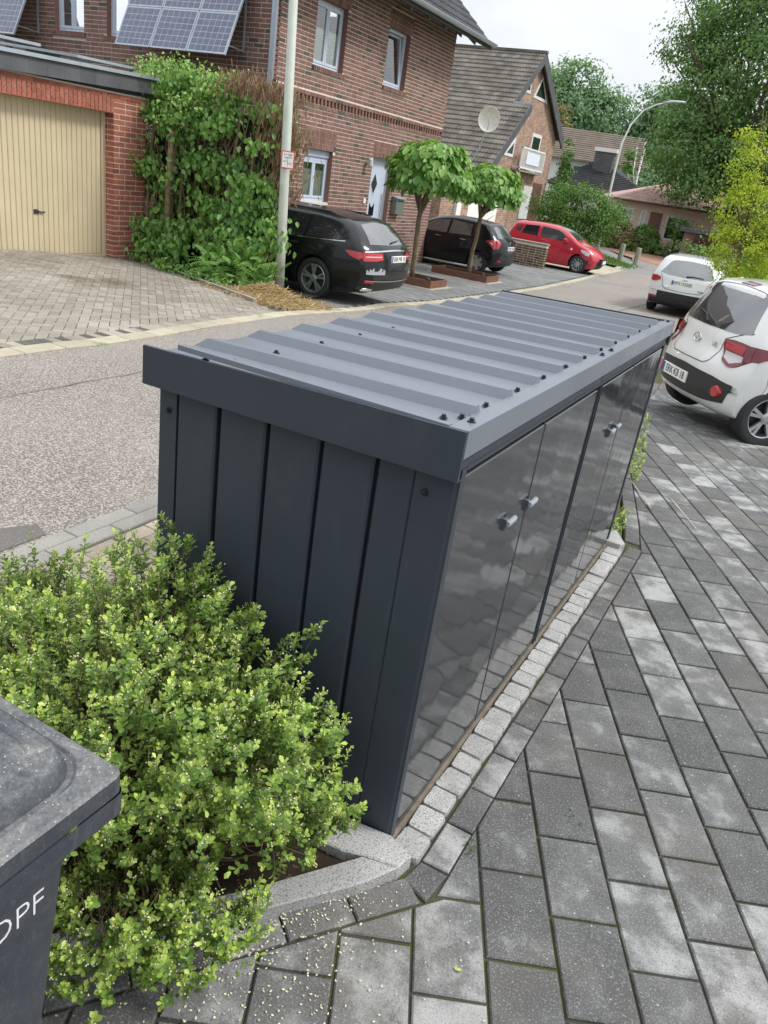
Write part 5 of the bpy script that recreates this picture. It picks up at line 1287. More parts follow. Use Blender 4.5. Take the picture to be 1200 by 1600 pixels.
def resample(pts, n):
    p = np.array(pts, float)
    if len(p) == 1: return np.repeat(p, n, 0)
    d = np.r_[0, np.cumsum(np.hypot(*np.diff(p, axis=0).T))]; t = np.linspace(0, d[-1], n)
    return np.stack([np.interp(t, d, p[:, k]) for k in range(p.shape[1])], 1)
def smooth_curve(pts, n=240, it=2):
    p = np.array(pts, float)
    for _ in range(it):                       # Chaikin keeping the ends
        q = [p[0]]
        for a, b in zip(p[:-1], p[1:]): q += [a*.75+b*.25, a*.25+b*.75]
        q.append(p[-1]); p = np.array(q)
    return resample(p, n)
class Car:
    def __init__(s, L, W, top, bot, wheels, wr, belt, roofk=.73, cr=.20, cf=.30, archgap=.045):
        s.L, s.hw = L, W/2; s.top = smooth_curve(top); s.bot = smooth_curve(bot, 200); s.wheels, s.wr, s.belt = wheels, wr, belt
        s.H = s.top[:, 1].max(); s.cr, s.cf, s.rk = cr, cf, roofk; s.ra = wr+archgap; s.z0 = s.top[0, 1]
        s.zt = lambda x: float(np.interp(x, s.top[:, 0], s.top[:, 1])); s.zb = lambda x: float(np.interp(x, s.bot[:, 0], s.bot[:, 1]))
        nr = int(np.argmax(s.top[:, 0] > L*.4)); s.rear = np.concatenate([s.bot[::-1][s.bot[::-1][:, 0] < L*.2], s.top[:nr]])
        s.rear = s.rear[np.argsort(s.rear[:, 1], kind='stable')]
    def vp(s, z):
        b = s.belt
        if z <= b: return float(np.interp(z, [.1, .25, .42, .62, .78, b], [.88, .945, .985, 1.0, .995, .972]))
        t = (z-b)/(s.H-b); return .972-(.972-s.rk)*(t**1.12)
    def Wd(s, x, z):
        pl = float(np.interp(x, [0, .25, .7, s.L-.9, s.L-.35, s.L], [.93, .975, 1, 1, .965, .90])); y = s.hw*pl*s.vp(z)
        zt = s.zt(x); r = .085
        if z > zt-r: q = min(1, (z-(zt-r))/r); y -= r*.85*(1-math.sqrt(max(0, 1-q*q)))
        return max(.02, y)
    def sh(s, x, y):
        a = min(1.1, abs(y)/s.hw)
        return s.cr*a**3*max(0, 1-x/.9)**1.3-s.cf*a**2.4*max(0, 1-(s.L-x)/1.1)**1.3
    def S(s, x, z, side, off): y = s.Wd(x, z)+off; return (x+s.sh(x, y), side*y, z)
    def Rx(s, z): return float(np.interp(z, s.rear[:, 1], s.rear[:, 0]))
    def Rm(s, y, z, off):
        x = s.Rx(z); dx = s.Rx(z+.02)-s.Rx(z-.02); n = math.hypot(.04, dx); nx, nz = -.04/n, dx/n
        w_ = s.Wd(x, min(z, s.zt(x))-.001); zc = .022*max(0, 1-(abs(y)/w_)**2)*min(1, max(0, (s.zt(x)-s.zb(x)))/.3) if z > s.z0 else 0
        return (x+s.sh(x, y)+nx*off, y, z+nz*off+zc)
    def Tm(s, x, y, off):
        dz = s.zt(x+.02)-s.zt(x-.02); n = math.hypot(.04, dz); w_ = s.Wd(x, s.zt(x)-.005)
        return (x+s.sh(x, y)-dz/n*off, y, s.zt(x)+.022*(1-min(1, abs(y)/max(.3, w_))**2)+.04/n*off)
    def body(s, mat, t, low=True):
        xs = list(np.interp(np.linspace(0, 1, 74), np.linspace(0, 1, len(s.top)), s.top[:, 0]))
        for xw in s.wheels:
            xs += [xw+s.ra*math.cos(a) for a in np.linspace(0, math.pi, 17)]+[xw-s.ra-.004, xw+s.ra+.004]
        xs = sorted(xs); xs2 = [xs[0]]
        for x in xs[1:]:
            if x-xs2[-1] > .0022: xs2.append(x)
        xs = xs2; rows = []
        for x in xs:
            zt, zb = s.zt(x), s.zb(x)
            if zt-zb < .004: zt = zb+.004
            za = zb
            for xw in s.wheels:
                if abs(x-xw) < s.ra: za = max(za, s.wr+math.sqrt(s.ra**2-(x-xw)**2))
            za = min(za, zt-.02)
            half = [(0, zb), (s.hw*.55, zb)]
            half += [(s.hw*.66, zb), (s.hw*.67, za), (s.Wd(x, za)-.03, za), (s.Wd(x, za), za+.008)]
            lv = np.linspace(0, 1, 15)[1:]; lv = lv**.85
            for t_ in lv: z = za+.008+(zt-za-.008)*t_; half.append((s.Wd(x, z), z))
            yt = s.Wd(x, zt)
            for q in (.85, .65, .4, .2, 0): half.append((yt*q, zt+.022*(1-q*q)*min(1, (zt-zb)/.3)))
            rows.append([(x+s.sh(x, y), y, z) for y, z in half])
        k = len(rows[0]); mb = MB(); ring = 2*k-2
        for r in rows:
            mb.v += r+[(p[0], -p[1], p[2]) for p in r[-2:0:-1]]
        for i in range(len(rows)-1):
            for j in range(ring):
                j2 = (j+1) % ring; mb.f.append((i*ring+j, (i+1)*ring+j, (i+1)*ring+j2, i*ring+j2)); mb.m.append(1 if ((j < 5 or j >= ring-5) and .22 < xs[i] < s.L-.22) or ((j < 3 or j >= ring-3) and low) else 0)
        mb.f.append(tuple(range(ring))); mb.m.append(0); mb.f.append(tuple(range(len(rows)*ring-1, (len(rows)-1)*ring-1, -1))); mb.m.append(0)
        return mb.build('body', [mat, M_plastic], t, angle=38, local=True, fix=True)
    def patch(s, fn, B, T, off, mat, name, par, n=14, m=6, skirt=.012):
        B = resample(B, n); T = resample(T, n); mb = MB()
        for j in range(m+1):
            for i in range(n):
                a = B[i]+(T[i]-B[i])*j/m; mb.v.append(fn(a[0], a[1], off))
        for j in range(m):
            for i in range(n-1): mb.f.append((j*n+i, j*n+i+1, (j+1)*n+i+1, (j+1)*n+i)); mb.m.append(0)
        rim = [(0, i) for i in range(n)]+[(j, n-1) for j in range(1, m+1)]+[(m, i) for i in range(n-2, -1, -1)]+[(j, 0) for j in range(m-1, 0, -1)]
        b = len(mb.v)
        for (j, i) in rim: a = B[i]+(T[i]-B[i])*j/m; mb.v.append(fn(a[0], a[1], off-skirt))
        for q in range(len(rim)):
            q2 = (q+1) % len(rim); j, i = rim[q]; j2, i2 = rim[q2]; mb.f.append((j*n+i, b+q, b+q2, j2*n+i2)); mb.m.append(0)
        return mb.build(name, mat, par, angle=40, local=True, fix=True)
    def seam(s, fn, pts, par, wd=.006, off=.0015, mat=None, name='panel_gap'):
        P = resample(pts, max(8, len(pts)*4)); mb = MB()
        for i, p in enumerate(P):
            q = P[min(i+1, len(P)-1)]-P[max(i-1, 0)]; q = q/(np.hypot(*q)+1e-9); nn_ = np.array([-q[1], q[0]])*wd/2
            mb.v += [fn(*(p+nn_), off), fn(*(p-nn_), off)]
        for i in range(len(P)-1): mb.f.append((2*i, 2*i+1, 2*i+3, 2*i+2)); mb.m.append(0)
        return mb.build(name, mat or M_seam, par, local=True)
    def wheel(s, xw, side, t, spokes=5, style='double', rimr=None, rimmat=None, back=None):
        r = s.wr; rr_ = rimr or r*.68; w_ = .10; yo = side*(s.hw*.985-.012)
        fn = lambda x, y, z: (xw+x, yo+side*z, r+y)
        mb = MB(); mb.lathe([(rr_, -.19), (r*.93, -.195), (r*.99, -.17), (r, -.12), (r, -.06), (r*.99, -.02), (r*.955, -.002), (r*.86, .004), (rr_*1.03, -.002), (rr_, -.012)], 40, fn=fn)
        wh = mb.build('wheel', M_rubber, t, angle=50, local=True, fix=True)
        mb = MB(); mb.lathe([(rr_, -.012), (rr_*.97, -.004), (rr_*.93, -.008), (rr_*.90, -.04), (rr_*.88, -.12)], 40, fn=fn); rim = mb.build('rim', rimmat or M_rim, wh, angle=50, local=True, fix=True)
        mb = MB(); mb.lathe([(rr_*.9, -.085), (0, -.085)], 30, fn=fn); mb.build('brake_disc', back or M_rimdark, wh, local=True)
        # spokes all in the rim piece
        mb = MB()
        for k in range(spokes):
            a0 = 2*math.pi*k/spokes+.3
            if style == 'double': offs = [(-.17, .028, .035), (.17, .028, .035)]
            elif style == 'fat': offs = [(0, .13, .085)]
            else: offs = [(0, .035, .028)]
            for (da, wi, wo_) in offs:
                def pt(rad, lat, dep, a=a0, da=da):
                    aa = a+da*(rad/rr_)*1.0; return fn(math.cos(aa)*rad-math.sin(aa)*lat, math.sin(aa)*rad+math.cos(aa)*lat, dep)
                R0_, R1_ = r*.08, rr_*.95; wi, wo2 = wi*r/.3, wo_*r/.3
                v = [pt(R0_, -wi/2, -.02), pt(R0_, wi/2, -.02), pt(R1_, wo2/2, -.008), pt(R1_, -wo2/2, -.008), pt(R0_, -wi/2, -.05), pt(R0_, wi/2, -.05), pt(R1_, wo2/2, -.04), pt(R1_, -wo2/2, -.04)]
                mb.add(v, [(0, 1, 2, 3), (4, 7, 6, 5), (0, 4, 5, 1), (1, 5, 6, 2), (2, 6, 7, 3), (3, 7, 4, 0)])
        mb.lathe([(r*.20, -.03), (r*.19, -.012), (r*.10, -.006), (0, -.006)], 20, fn=fn)
        mb.build('spokes', rimmat or M_rim, wh, local=True, fix=True)
        for k in range(0):
            pass
    def plate(s, txt, y, z, t, w_=.52, h=.11, fnx=None, off=.012, tilt=0):
        O = s.Rm(y, z, off); O = (O[0]-.006, O[1], O[2])
        pl = thing('x', None, None); bpy.data.objects.remove(pl)
        mb = MB(); mb.bbox(-w_/2, w_/2, -h/2, h/2, -.02, 0, .002, fn=lambda u, v, q: (O[0]-q-v*tilt*-1, O[1]-u, O[2]+v)); p = mb.build('number_plate', M_white, t, local=True)
        mb = MB(); mb.box(-w_/2+.004, -w_/2+.045, -h/2+.004, h/2-.004, -.001, .0012, fn=lambda u, v, q: (O[0]-q+v*tilt, O[1]-u, O[2]+v)); mb.build('plate_band', M_blueband, p, local=True)
        me = text_mesh(txt, h*.98, M_ink, 'plate_lettering', .0006, .82); place_mesh('plate_lettering', me, p, (O[0]-.0022, O[1]-.02, O[2]), (0, -1, 0), (tilt*1.0, 0, 1), local=True)
        return p
def place_car(name, label, x, y, heading, z=None, group='parked cars'):
    t = thing(name, label, 'car', (x, y, tz(x, y) if z is None else z), group, rot=(0, 0, heading)); return t

# ---- small white hatchback on the paving
c = Car(3.67, 1.66, [(0, .52), (.0, .60), (.02, .70), (.06, .765), (.09, .80), (.10, .90), (.13, .99), (.24, 1.17), (.36, 1.34), (.38, 1.40), (.52, 1.445), (.9, 1.48), (1.4, 1.50), (1.95, 1.48), (2.45, 1.36), (2.8, 1.12), (3.05, .98), (3.4, .85), (3.58, .68), (3.66, .52), (3.67, .45)],
        [(0, .52), (.0, .40), (.03, .30), (.14, .235), (.5, .20), (3.2, .18), (3.5, .2), (3.62, .3), (3.67, .45)], (.575, 2.96), .295, .94, .72, cr=.27)
t = place_car('parked_hatchback', 'white small hatchback with dark rear bumper insert parked on the grey paving at right', -.33, 6.93, math.atan2(.585, .81), z=-.155)
c.body(M_pwhite2, t, False)
for (xw) in c.wheels:
    for sd in (-1, 1): c.wheel(xw, sd, t, 5, 'double', rimmat=M_rim, back=M_rimdark)
rw_ = c.patch(c.Rm, [(-.63, 1.035), (-.5, 1.0), (0, .985), (.5, 1.0), (.63, 1.035)], [(-.50, 1.375), (-.4, 1.40), (0, 1.41), (.4, 1.40), (.50, 1.375)], .004, M_cglass3, 'rear_window', t)
c.patch(c.Rm, [(-.12, 1.418), (.12, 1.418)], [(-.11, 1.438), (.11, 1.438)], .008, M_taildark, 'brake_light', t)
mb = MB(); mb.tube([c.Rm(.0, 1.01, .02), c.Rm(.12, 1.07, .022), c.Rm(.33, 1.10, .02)], [.012, .009, .006], 6); mb.build('wiper', M_plastic, t, local=True)
# lower insert, plate and reflectors
c.patch(c.Rm, [(-.66, .37), (-.5, .345), (0, .335), (.5, .345), (.66, .37)], [(-.70, .55), (-.5, .585), (0, .60), (.5, .585), (.70, .55)], .006, M_plastic, 'bumper_insert', t)
c.plate('ERK·KB 18', .10, .475, t, off=.014)
for sd in (-1, 1):
    o = c.Rm(sd*.58, .46, .012); mb = MB(); mb.lathe([(0, .012), (.05, .01), (.058, .0), (.058, -.03)], 20, fn=lambda x, y, z: (o[0]-z+.18*x*sd*1.0, o[1]+x, o[2]+y)); mb.build('reflector', M_tail, t, local=True)
    # tail light wraps the corner
    fn = lambda a, b, off, sd=sd: c.Rm(sd*a, b, off)
    tl = c.patch(fn, [(.43, .86), (.50, .74), (.60, .70), (.66, .72), (.735, .80)], [(.40, .93), (.52, .945), (.60, .945), (.68, .94), (.735, .93)], .012, M_taildark, 'tail_light', t)
    c.patch(fn, [(.46, .86), (.66, .84)], [(.45, .915), (.67, .92)], .019, M_tail, 'lamp_lens', tl); c.patch(fn, [(.50, .77), (.60, .73), (.68, .77)], [(.48, .835), (.6, .83), (.69, .825)], .018, M_tailclear, 'lamp_lens', tl)
    fs_ = lambda a, b, off, sd=sd: c.S(a, b, sd, off)
    c.patch(fs_, [(.03, .78), (.14, .83), (.34, .895)], [(.05, .945), (.2, .94), (.34, .905)], .010, M_taildark, 'tail_light', t)
    # side glass
    c.patch(fs_, [(.33, 1.05), (.62, .985)], [(.42, 1.30), (.72, 1.37)], .004, M_cglass, 'side_window', t); c.patch(fs_, [(.70, .98), (1.45, .955)], [(.80, 1.385), (1.45, 1.40)], .004, M_cglass, 'side_window', t); c.patch(fs_, [(1.52, .955), (2.55, .95)], [(1.52, 1.40), (2.10, 1.35)], .004, M_cglass, 'side_window', t)
    c.seam(fs_, [(.27, .72), (.30, .60), (.27, .52)], t); c.seam(fs_, [(.80, .72), (.70, .98)], t); c.seam(fs_, [(.9, .30), (.88, .55), (.80, .72)], t); c.seam(fs_, [(1.48, .28), (1.48, .95)], t)
    c.seam(fn, [(.0, .655), (.3, .66), (.37, .70), (.40, .82), (.40, .93), (.56, 1.02), (.64, 1.05)], t, wd=.007)
    mb = MB(); mb.bbox(0, .10, .0, .16, 0, .10, .02, fn=lambda u, v, q: (2.30+u, sd*(c.Wd(2.3, 1.0)+.03+v), .98+q)); mb.build('mirror', M_pwhite2, t, local=True)
c.patch(lambda a, b, off: c.Tm(a, b, off), [(2.05, -.50), (2.78, -.62)], [(2.05, .50), (2.78, .62)], .004, M_cglass, 'windscreen', t)
# round badge and model lettering
o = c.Rm(.02, .845, .01); mb = MB(); ring = []
for k in range(33):
    a = 2*math.pi*k/32; ring.append((o[0]-.004, o[1]-math.cos(a)*.068, o[2]+math.sin(a)*.044))
mb.tube(ring, .006, 6, cap=False); mb.tube([(o[0]-.004, o[1]+.030, o[2]-.028), (o[0]-.004, o[1]+.016, o[2]+.032)], .006, 6); mb.tube([(o[0]-.004, o[1]-.018, o[2]-.032), (o[0]-.004, o[1]-.032, o[2]+.028)], .006, 6); mb.tube([(o[0]-.004, o[1]+.024, o[2]-.006), (o[0]-.004, o[1]-.024, o[2]+.008)], .005, 6)
mb.build('badge', M_chrome, t, local=True)
o = c.Rm(-.30, .845, .006); me = text_mesh('i10', .075, M_chrome, 'model_lettering', .003); place_mesh('model_lettering', me, t, o, (0, -1, 0), (.0, 0, 1), local=True)
mb = MB(); mb.tube([(.95, 0, 1.50), (.92, 0, 1.56), (.62, 0, 1.72)], [.02, .006, .003], 6); mb.lathe([(.05, 0), (.03, .03), (0, .035)], 12, fn=lambda x, y, z: (.96+x*1.6, y, 1.50+z)); mb.build('aerial', M_plastic, t, local=True)
mb = MB(); mb.bbox(.345, .56, -.50, .50, 1.395, 1.438, .012, fn=lambda x, y, z: (x+.12*(abs(y)/.5)**2, y, z+.022*(1-(y/.52)**2)+(x-.345)*.12)); mb.build('roof_spoiler', M_pwhite2, t, local=True)

# ---- white compact on the street
c = Car(4.36, 1.82, [(0, .58), (.01, .70), (.05, .80), (.07, .92), (.12, 1.0), (.30, 1.22), (.42, 1.36), (.46, 1.41), (.7, 1.445), (1.3, 1.48), (2.0, 1.465), (2.6, 1.36), (3.1, 1.08), (3.3, .98), (3.9, .86), (4.25, .7), (4.36, .5)],
        [(0, .58), (.02, .42), (.08, .30), (.25, .22), (.6, .18), (3.8, .17), (4.2, .22), (4.34, .34), (4.36, .5)], (.86, 3.51), .32, .95, .74, cr=.28)
t = place_car('parked_compact', 'white compact car seen from behind at the right side of the street', -2.22, 19.6, R_(90)-R_(1))
c.body(M_pwhite, t)
for xw in c.wheels:
    for sd in (-1, 1): c.wheel(xw, sd, t, 5, 'double')
c.patch(c.Rm, [(-.66, 1.02), (-.5, .975), (0, .955), (.5, .975), (.66, 1.02)], [(-.50, 1.27), (-.42, 1.325), (0, 1.345), (.42, 1.325), (.50, 1.27)], .004, M_cglass2, 'rear_window', t)
mb = MB(); mb.tube([c.Rm(0, .975, .02), c.Rm(-.15, 1.0, .022), c.Rm(-.42, 1.0, .02)], [.014, .01, .007], 6); mb.build('wiper', M_plastic, t, local=True)
c.patch(c.Rm, [(-.80, .25), (0, .23), (.80, .25)], [(-.82, .44), (-.5, .42), (0, .41), (.5, .42), (.82, .44)], .006, M_plastic, 'bumper_lower', t)
c.plate('AP·S 1132(E)', .05, .80, t, off=.010)
for sd in (-1, 1):
    fn = lambda a, b, off, sd=sd: c.Rm(sd*a, b, off); fs_ = lambda a, b, off, sd=sd: c.S(a, b, sd, off)
    c.patch(fn, [(.60, .84), (.72, .775), (.86, .79)], [(.63, .90), (.74, .93), (.86, .92)], .012, M_tail, 'tail_light', t); c.patch(fs_, [(.02, .80), (.22, .87)], [(.04, .93), (.24, .91)], .010, M_tail, 'tail_light', t)
    c.patch(fn, [(.60, .40), (.76, .41)], [(.60, .445), (.77, .45)], .010, M_tail, 'reflector', t)
    c.patch(fs_, [(.55, 1.06), (.95, .99)], [(.62, 1.27), (1.0, 1.34)], .004, M_cglass2, 'side_window', t); c.patch(fs_, [(1.02, .99), (1.95, .96)], [(1.08, 1.345), (1.95, 1.38)], .004, M_cglass, 'side_window', t); c.patch(fs_, [(2.02, .96), (3.0, .95)], [(2.02, 1.38), (2.45, 1.31)], .004, M_cglass, 'side_window', t)
    c.seam(fn, [(0, .62), (.42, .64), (.52, .70), (.56, .85), (.66, 1.03)], t, wd=.01); c.seam(fs_, [(1.98, .28), (1.98, .96)], t); c.seam(fs_, [(1.3, .4), (1.0, .9)], t)
    mb = MB(); mb.tube([(.75, sd*.52, 1.475), (2.2, sd*.56, 1.50)], .012, 6); mb.build('roof_rail', M_plastic, t, local=True)
    mb = MB(); mb.bbox(0, .12, .0, .18, 0, .12, .02, fn=lambda u, v, q: (2.75+u, sd*(c.Wd(2.75, 1.0)+.03+v), .98+q)); mb.build('mirror', M_pwhite, t, local=True)
o = c.Rm(0, .90, .01); mb = MB(); mb.lathe([(0, .006), (.045, .004), (.05, 0)], 18, fn=lambda x, y, z: (o[0]-z, o[1]+x*1.3, o[2]+y*.55)); mb.build('badge', M_chrome, t, local=True)
me = text_mesh('ECO', .04, M_chrome, 'lettering', .002); 
c.seam(c.Rm, [(.52, .70), (.36, .70)], t, wd=.03, off=.004, mat=M_chrome, name='model_badge'); c.seam(c.Rm, [(-.36, .70), (-.50, .70)], t, wd=.03, off=.004, mat=M_chrome, name='model_badge')
mb = MB(); mb.tube([(1.0, 0, 1.47), (.9, 0, 1.58)], [.01, .004], 6); mb.build('aerial', M_plastic, t, local=True)
mb = MB(); mb.bbox(.40, .58, -.55, .55, 1.37, 1.412, .012, fn=lambda x, y, z: (x+.12*(abs(y)/.55)**2, y, z+.012*(1-(y/.55)**2))); mb.build('roof_spoiler', M_pwhite, t, local=True)

# ---- black estate car nose in beside the hedge
c = Car(4.93, 1.86, [(0, .62), (.01, .72), (.05, .86), (.08, .95), (.16, 1.02), (.38, 1.20), (.60, 1.345), (.78, 1.39), (1.15, 1.425), (1.8, 1.455), (2.4, 1.43), (3.0, 1.29), (3.5, 1.04), (3.7, .98), (4.4, .86), (4.8, .7), (4.93, .5)],
        [(0, .62), (.01, .48), (.05, .36), (.2, .25), (.5, .2), (4.4, .18), (4.8, .22), (4.92, .36), (4.93, .5)], (1.12, 4.06), .345, .97, .68, cr=.26)
t = place_car('parked_estate', 'black estate car parked nose in between the hedge and the brick house', -5.83, 10.86, R_(180), z=-.40)
c.body(M_pblack, t)
for xw in c.wheels:
    for sd in (-1, 1): c.wheel(xw, sd, t, 5, 'double', rimr=.245)
c.patch(c.Rm, [(-.62, 1.03), (0, 1.01), (.62, 1.03)], [(-.48, 1.30), (0, 1.33), (.48, 1.30)], .004, M_cglass3, 'rear_window', t)
mb = MB(); mb.tube([c.Rm(-.0, 1.04, .02), c.Rm(-.35, 1.075, .02)], [.014, .007], 6); mb.build('wiper', M_plastic, t, local=True)
c.plate('ERK·MK 10', -.10, .80, t, off=.008)
c.seam(c.Rm, [(-.80, .925), (0, .94), (.80, .925)], t, wd=.022, off=.012, mat=M_chrome, name='chrome_strip'); c.seam(c.Rm, [(-.78, .47), (0, .455), (.78, .47)], t, wd=.012, off=.01, mat=M_chrome, name='chrome_strip')
for sd in (-1, 1):
    fn = lambda a, b, off, sd=sd: c.Rm(sd*a, b, off); fs_ = lambda a, b, off, sd=sd: c.S(a, b, sd, off)
    tl = c.patch(fn, [(.42, .80), (.6, .78), (.83, .78)], [(.42, .90), (.6, .91), (.83, .915)], .012, M_tail, 'tail_light', t); c.seam(fn, [(.45, .845), (.80, .85)], tl, wd=.016, off=.015, mat=M_tailclear, name='lamp_strip')
    c.patch(fs_, [(.03, .79), (.28, .84), (.42, .90)], [(.03, .915), (.28, .925), (.42, .915)], .010, M_tail, 'tail_light', t)
    c.patch(fn, [(.60, .43), (.78, .435)], [(.60, .465), (.78, .47)], .012, M_tail, 'reflector', t)
    c.patch(fn, [(.52, .28), (.66, .265), (.76, .30)], [(.54, .335), (.66, .345), (.75, .34)], .016, M_chrome, 'exhaust', t)
    c.patch(fs_, [(.58, 1.06), (1.35, 1.0)], [(.95, 1.27), (1.1, 1.31), (1.35, 1.34)], .004, M_cglass, 'side_window', t); c.patch(fs_, [(1.42, 1.0), (2.02, .985)], [(1.42, 1.345), (1.95, 1.36)], .004, M_cglass, 'side_window', t); c.patch(fs_, [(2.10, .985), (3.35, .98)], [(2.05, 1.36), (2.75, 1.27)], .004, M_cglass, 'side_window', t)
    c.seam(fs_, [(.50, 1.045), (1.4, .985), (3.3, .965)], t, wd=.014, off=.006, mat=M_chrome, name='chrome_strip')
    c.seam(fs_, [(1.02, .76), (1.3, .96)], t); c.seam(fs_, [(2.05, .3), (2.05, .97)], t)
    mb = MB(); mb.tube([(.95, sd*.55, 1.40), (1.1, sd*.56, 1.44), (2.6, sd*.58, 1.43), (2.75, sd*.57, 1.36)], .015, 6); mb.build('roof_rail', M_plastic, t, local=True)
    mb = MB(); mb.tube([c.S(1.50, .885, sd, .02), c.S(1.72, .88, sd, .022)], .013, 6); mb.tube([c.S(2.7, .885, sd, .02), c.S(2.92, .88, sd, .022)], .013, 6); mb.build('door_handle', M_chrome, t, local=True)
# skyline sticker on the rear corner
st_ = MB(); r4 = random.Random(4); 
xs_ = np.linspace(.36, .78, 15)
for i in range(14):
    a, b = xs_[i], xs_[i+1]; h = r4.choice([.03, .045, .06, .075, .05]); st_.add([c.Rm(a, .575, .006), c.Rm(b, .575, .006), c.Rm(b, .60+h, .006), c.Rm(a, .60+h, .006)], [(0, 3, 2, 1)])
st_.build('skyline_sticker', plain('sticker_grey', (.35, .37, .40), .5), t, kind='stuff', local=True)

# ---- black hatchback in front of the brick house
c = Car(3.96, 1.74, [(0, .58), (.01, .68), (.05, .80), (.08, .90), (.16, 1.00), (.38, 1.20), (.56, 1.34), (.62, 1.38), (.9, 1.42), (1.4, 1.455), (1.9, 1.44), (2.35, 1.33), (2.8, 1.08), (3.05, .98), (3.6, .86), (3.85, .7), (3.96, .5)],
        [(0, .58), (.01, .42), (.07, .30), (.25, .22), (.6, .18), (3.5, .17), (3.85, .22), (3.94, .34), (3.96, .5)], (.70, 3.24), .305, .94, .69, cr=.30)
t = place_car('parked_hatchback', 'black small hatchback parked behind the second planter tree', -7.42, 21.15, R_(180)+R_(-1), z=-.55)
c.body(M_pblack, t)
for xw in c.wheels:
    for sd in (-1, 1): c.wheel(xw, sd, t, 6, 'fat')
c.patch(c.Rm, [(-.58, 1.03), (0, .99), (.58, 1.03)], [(-.46, 1.29), (0, 1.32), (.46, 1.29)], .004, M_cglass2, 'rear_window', t)
mb = MB(); mb.tube([c.Rm(0, 1.0, .02), c.Rm(.3, 1.05, .02)], [.014, .007], 6); mb.build('wiper', M_plastic, t, local=True)
c.plate('ERK·P 208', 0, .76, t, off=.008)
c.patch(c.Rm, [(-.12, 1.375), (.12, 1.375)], [(-.11, 1.40), (.11, 1.40)], .01, M_tail, 'brake_light', t)
for sd in (-1, 1):
    fn = lambda a, b, off, sd=sd: c.Rm(sd*a, b, off); fs_ = lambda a, b, off, sd=sd: c.S(a, b, sd, off)
    c.patch(fn, [(.56, .90), (.66, .76), (.82, .74)], [(.60, .985), (.70, .99), (.80, .96)], .012, M_tail, 'tail_light', t); tl = c.patch(fs_, [(.0, .76), (.2, .85), (.38, .93)], [(.05, .97), (.22, .985), (.38, .95)], .010, M_tail, 'tail_light', t); c.patch(fs_, [(.06, .85), (.2, .89)], [(.07, .89), (.2, .93)], .014, M_tailclear, 'lamp_lens', tl)
    c.patch(fn, [(.52, .40), (.66, .41)], [(.52, .45), (.66, .455)], .010, M_tail, 'reflector', t)
    c.patch(fs_, [(.66, 1.08), (.95, 1.01)], [(.80, 1.23), (1.02, 1.29)], .004, M_cglass, 'side_window', t); c.patch(fs_, [(1.02, 1.0), (1.72, .97)], [(1.08, 1.31), (1.72, 1.34)], .004, M_cglass2, 'side_window', t); c.patch(fs_, [(1.80, .97), (2.80, .95)], [(1.80, 1.34), (2.25, 1.27)], .004, M_cglass2, 'side_window', t)
    c.seam(fs_, [(1.76, .28), (1.76, .96)], t); mb = MB(); mb.tube([c.S(1.15, .87, sd, .02), c.S(1.33, .87, sd, .02)], .012, 6); mb.tube([c.S(1.95, .86, sd, .02), c.S(2.13, .86, sd, .02)], .012, 6); mb.build('door_handle', M_chrome, t, local=True)
    mb = MB(); mb.bbox(0, .12, .0, .18, 0, .12, .02, fn=lambda u, v, q: (2.55+u, sd*(c.Wd(2.55, 1.0)+.03+v), .98+q)); mb.build('mirror', M_pblack, t, local=True)
c.patch(c.Rm, [(-.70, .27), (0, .26), (.70, .27)], [(-.72, .39), (0, .38), (.72, .39)], .006, M_plastic, 'bumper_lower', t)
o = c.Rm(0, .90, .01); mb = MB(); mb.lathe([(0, .006), (.035, .004), (.04, 0)], 14, fn=lambda x, y, z: (o[0]-z, o[1]+x, o[2]+y*1.2)); mb.build('badge', M_chrome, t, local=True)
mb = MB(); mb.tube([(.95, 0, 1.45), (.75, 0, 1.62)], [.01, .004], 6); mb.build('aerial', M_plastic, t, local=True)

# ---- red car, nose to the street
c = Car(3.84, 1.735, [(0, .58), (.01, .70), (.05, .85), (.10, .98), (.25, 1.2), (.40, 1.38), (.45, 1.43), (.8, 1.47), (1.4, 1.50), (1.9, 1.48), (2.35, 1.40), (2.75, 1.16), (2.95, 1.02), (3.3, .93), (3.6, .82), (3.78, .66), (3.84, .5)],
        [(0, .58), (.01, .42), (.07, .30), (.25, .22), (.6, .18), (3.4, .17), (3.7, .2), (3.82, .32), (3.84, .5)], (.62, 3.07), .31, .98, .76, cr=.27, cf=.34)
t = place_car('parked_hatchback', 'red small car parked with its nose to the street behind the low brick wall', -10.15, 28.15, R_(2), z=-.60)
c.body(M_pred, t)
for xw in c.wheels:
    for sd in (-1, 1): c.wheel(xw, sd, t, 10, 'thin')
c.patch(lambda a, b, off: c.Tm(a, b, off), [(2.05, -.55), (2.85, -.66)], [(2.05, .55), (2.85, .66)], .004, M_cglass2, 'windscreen', t)
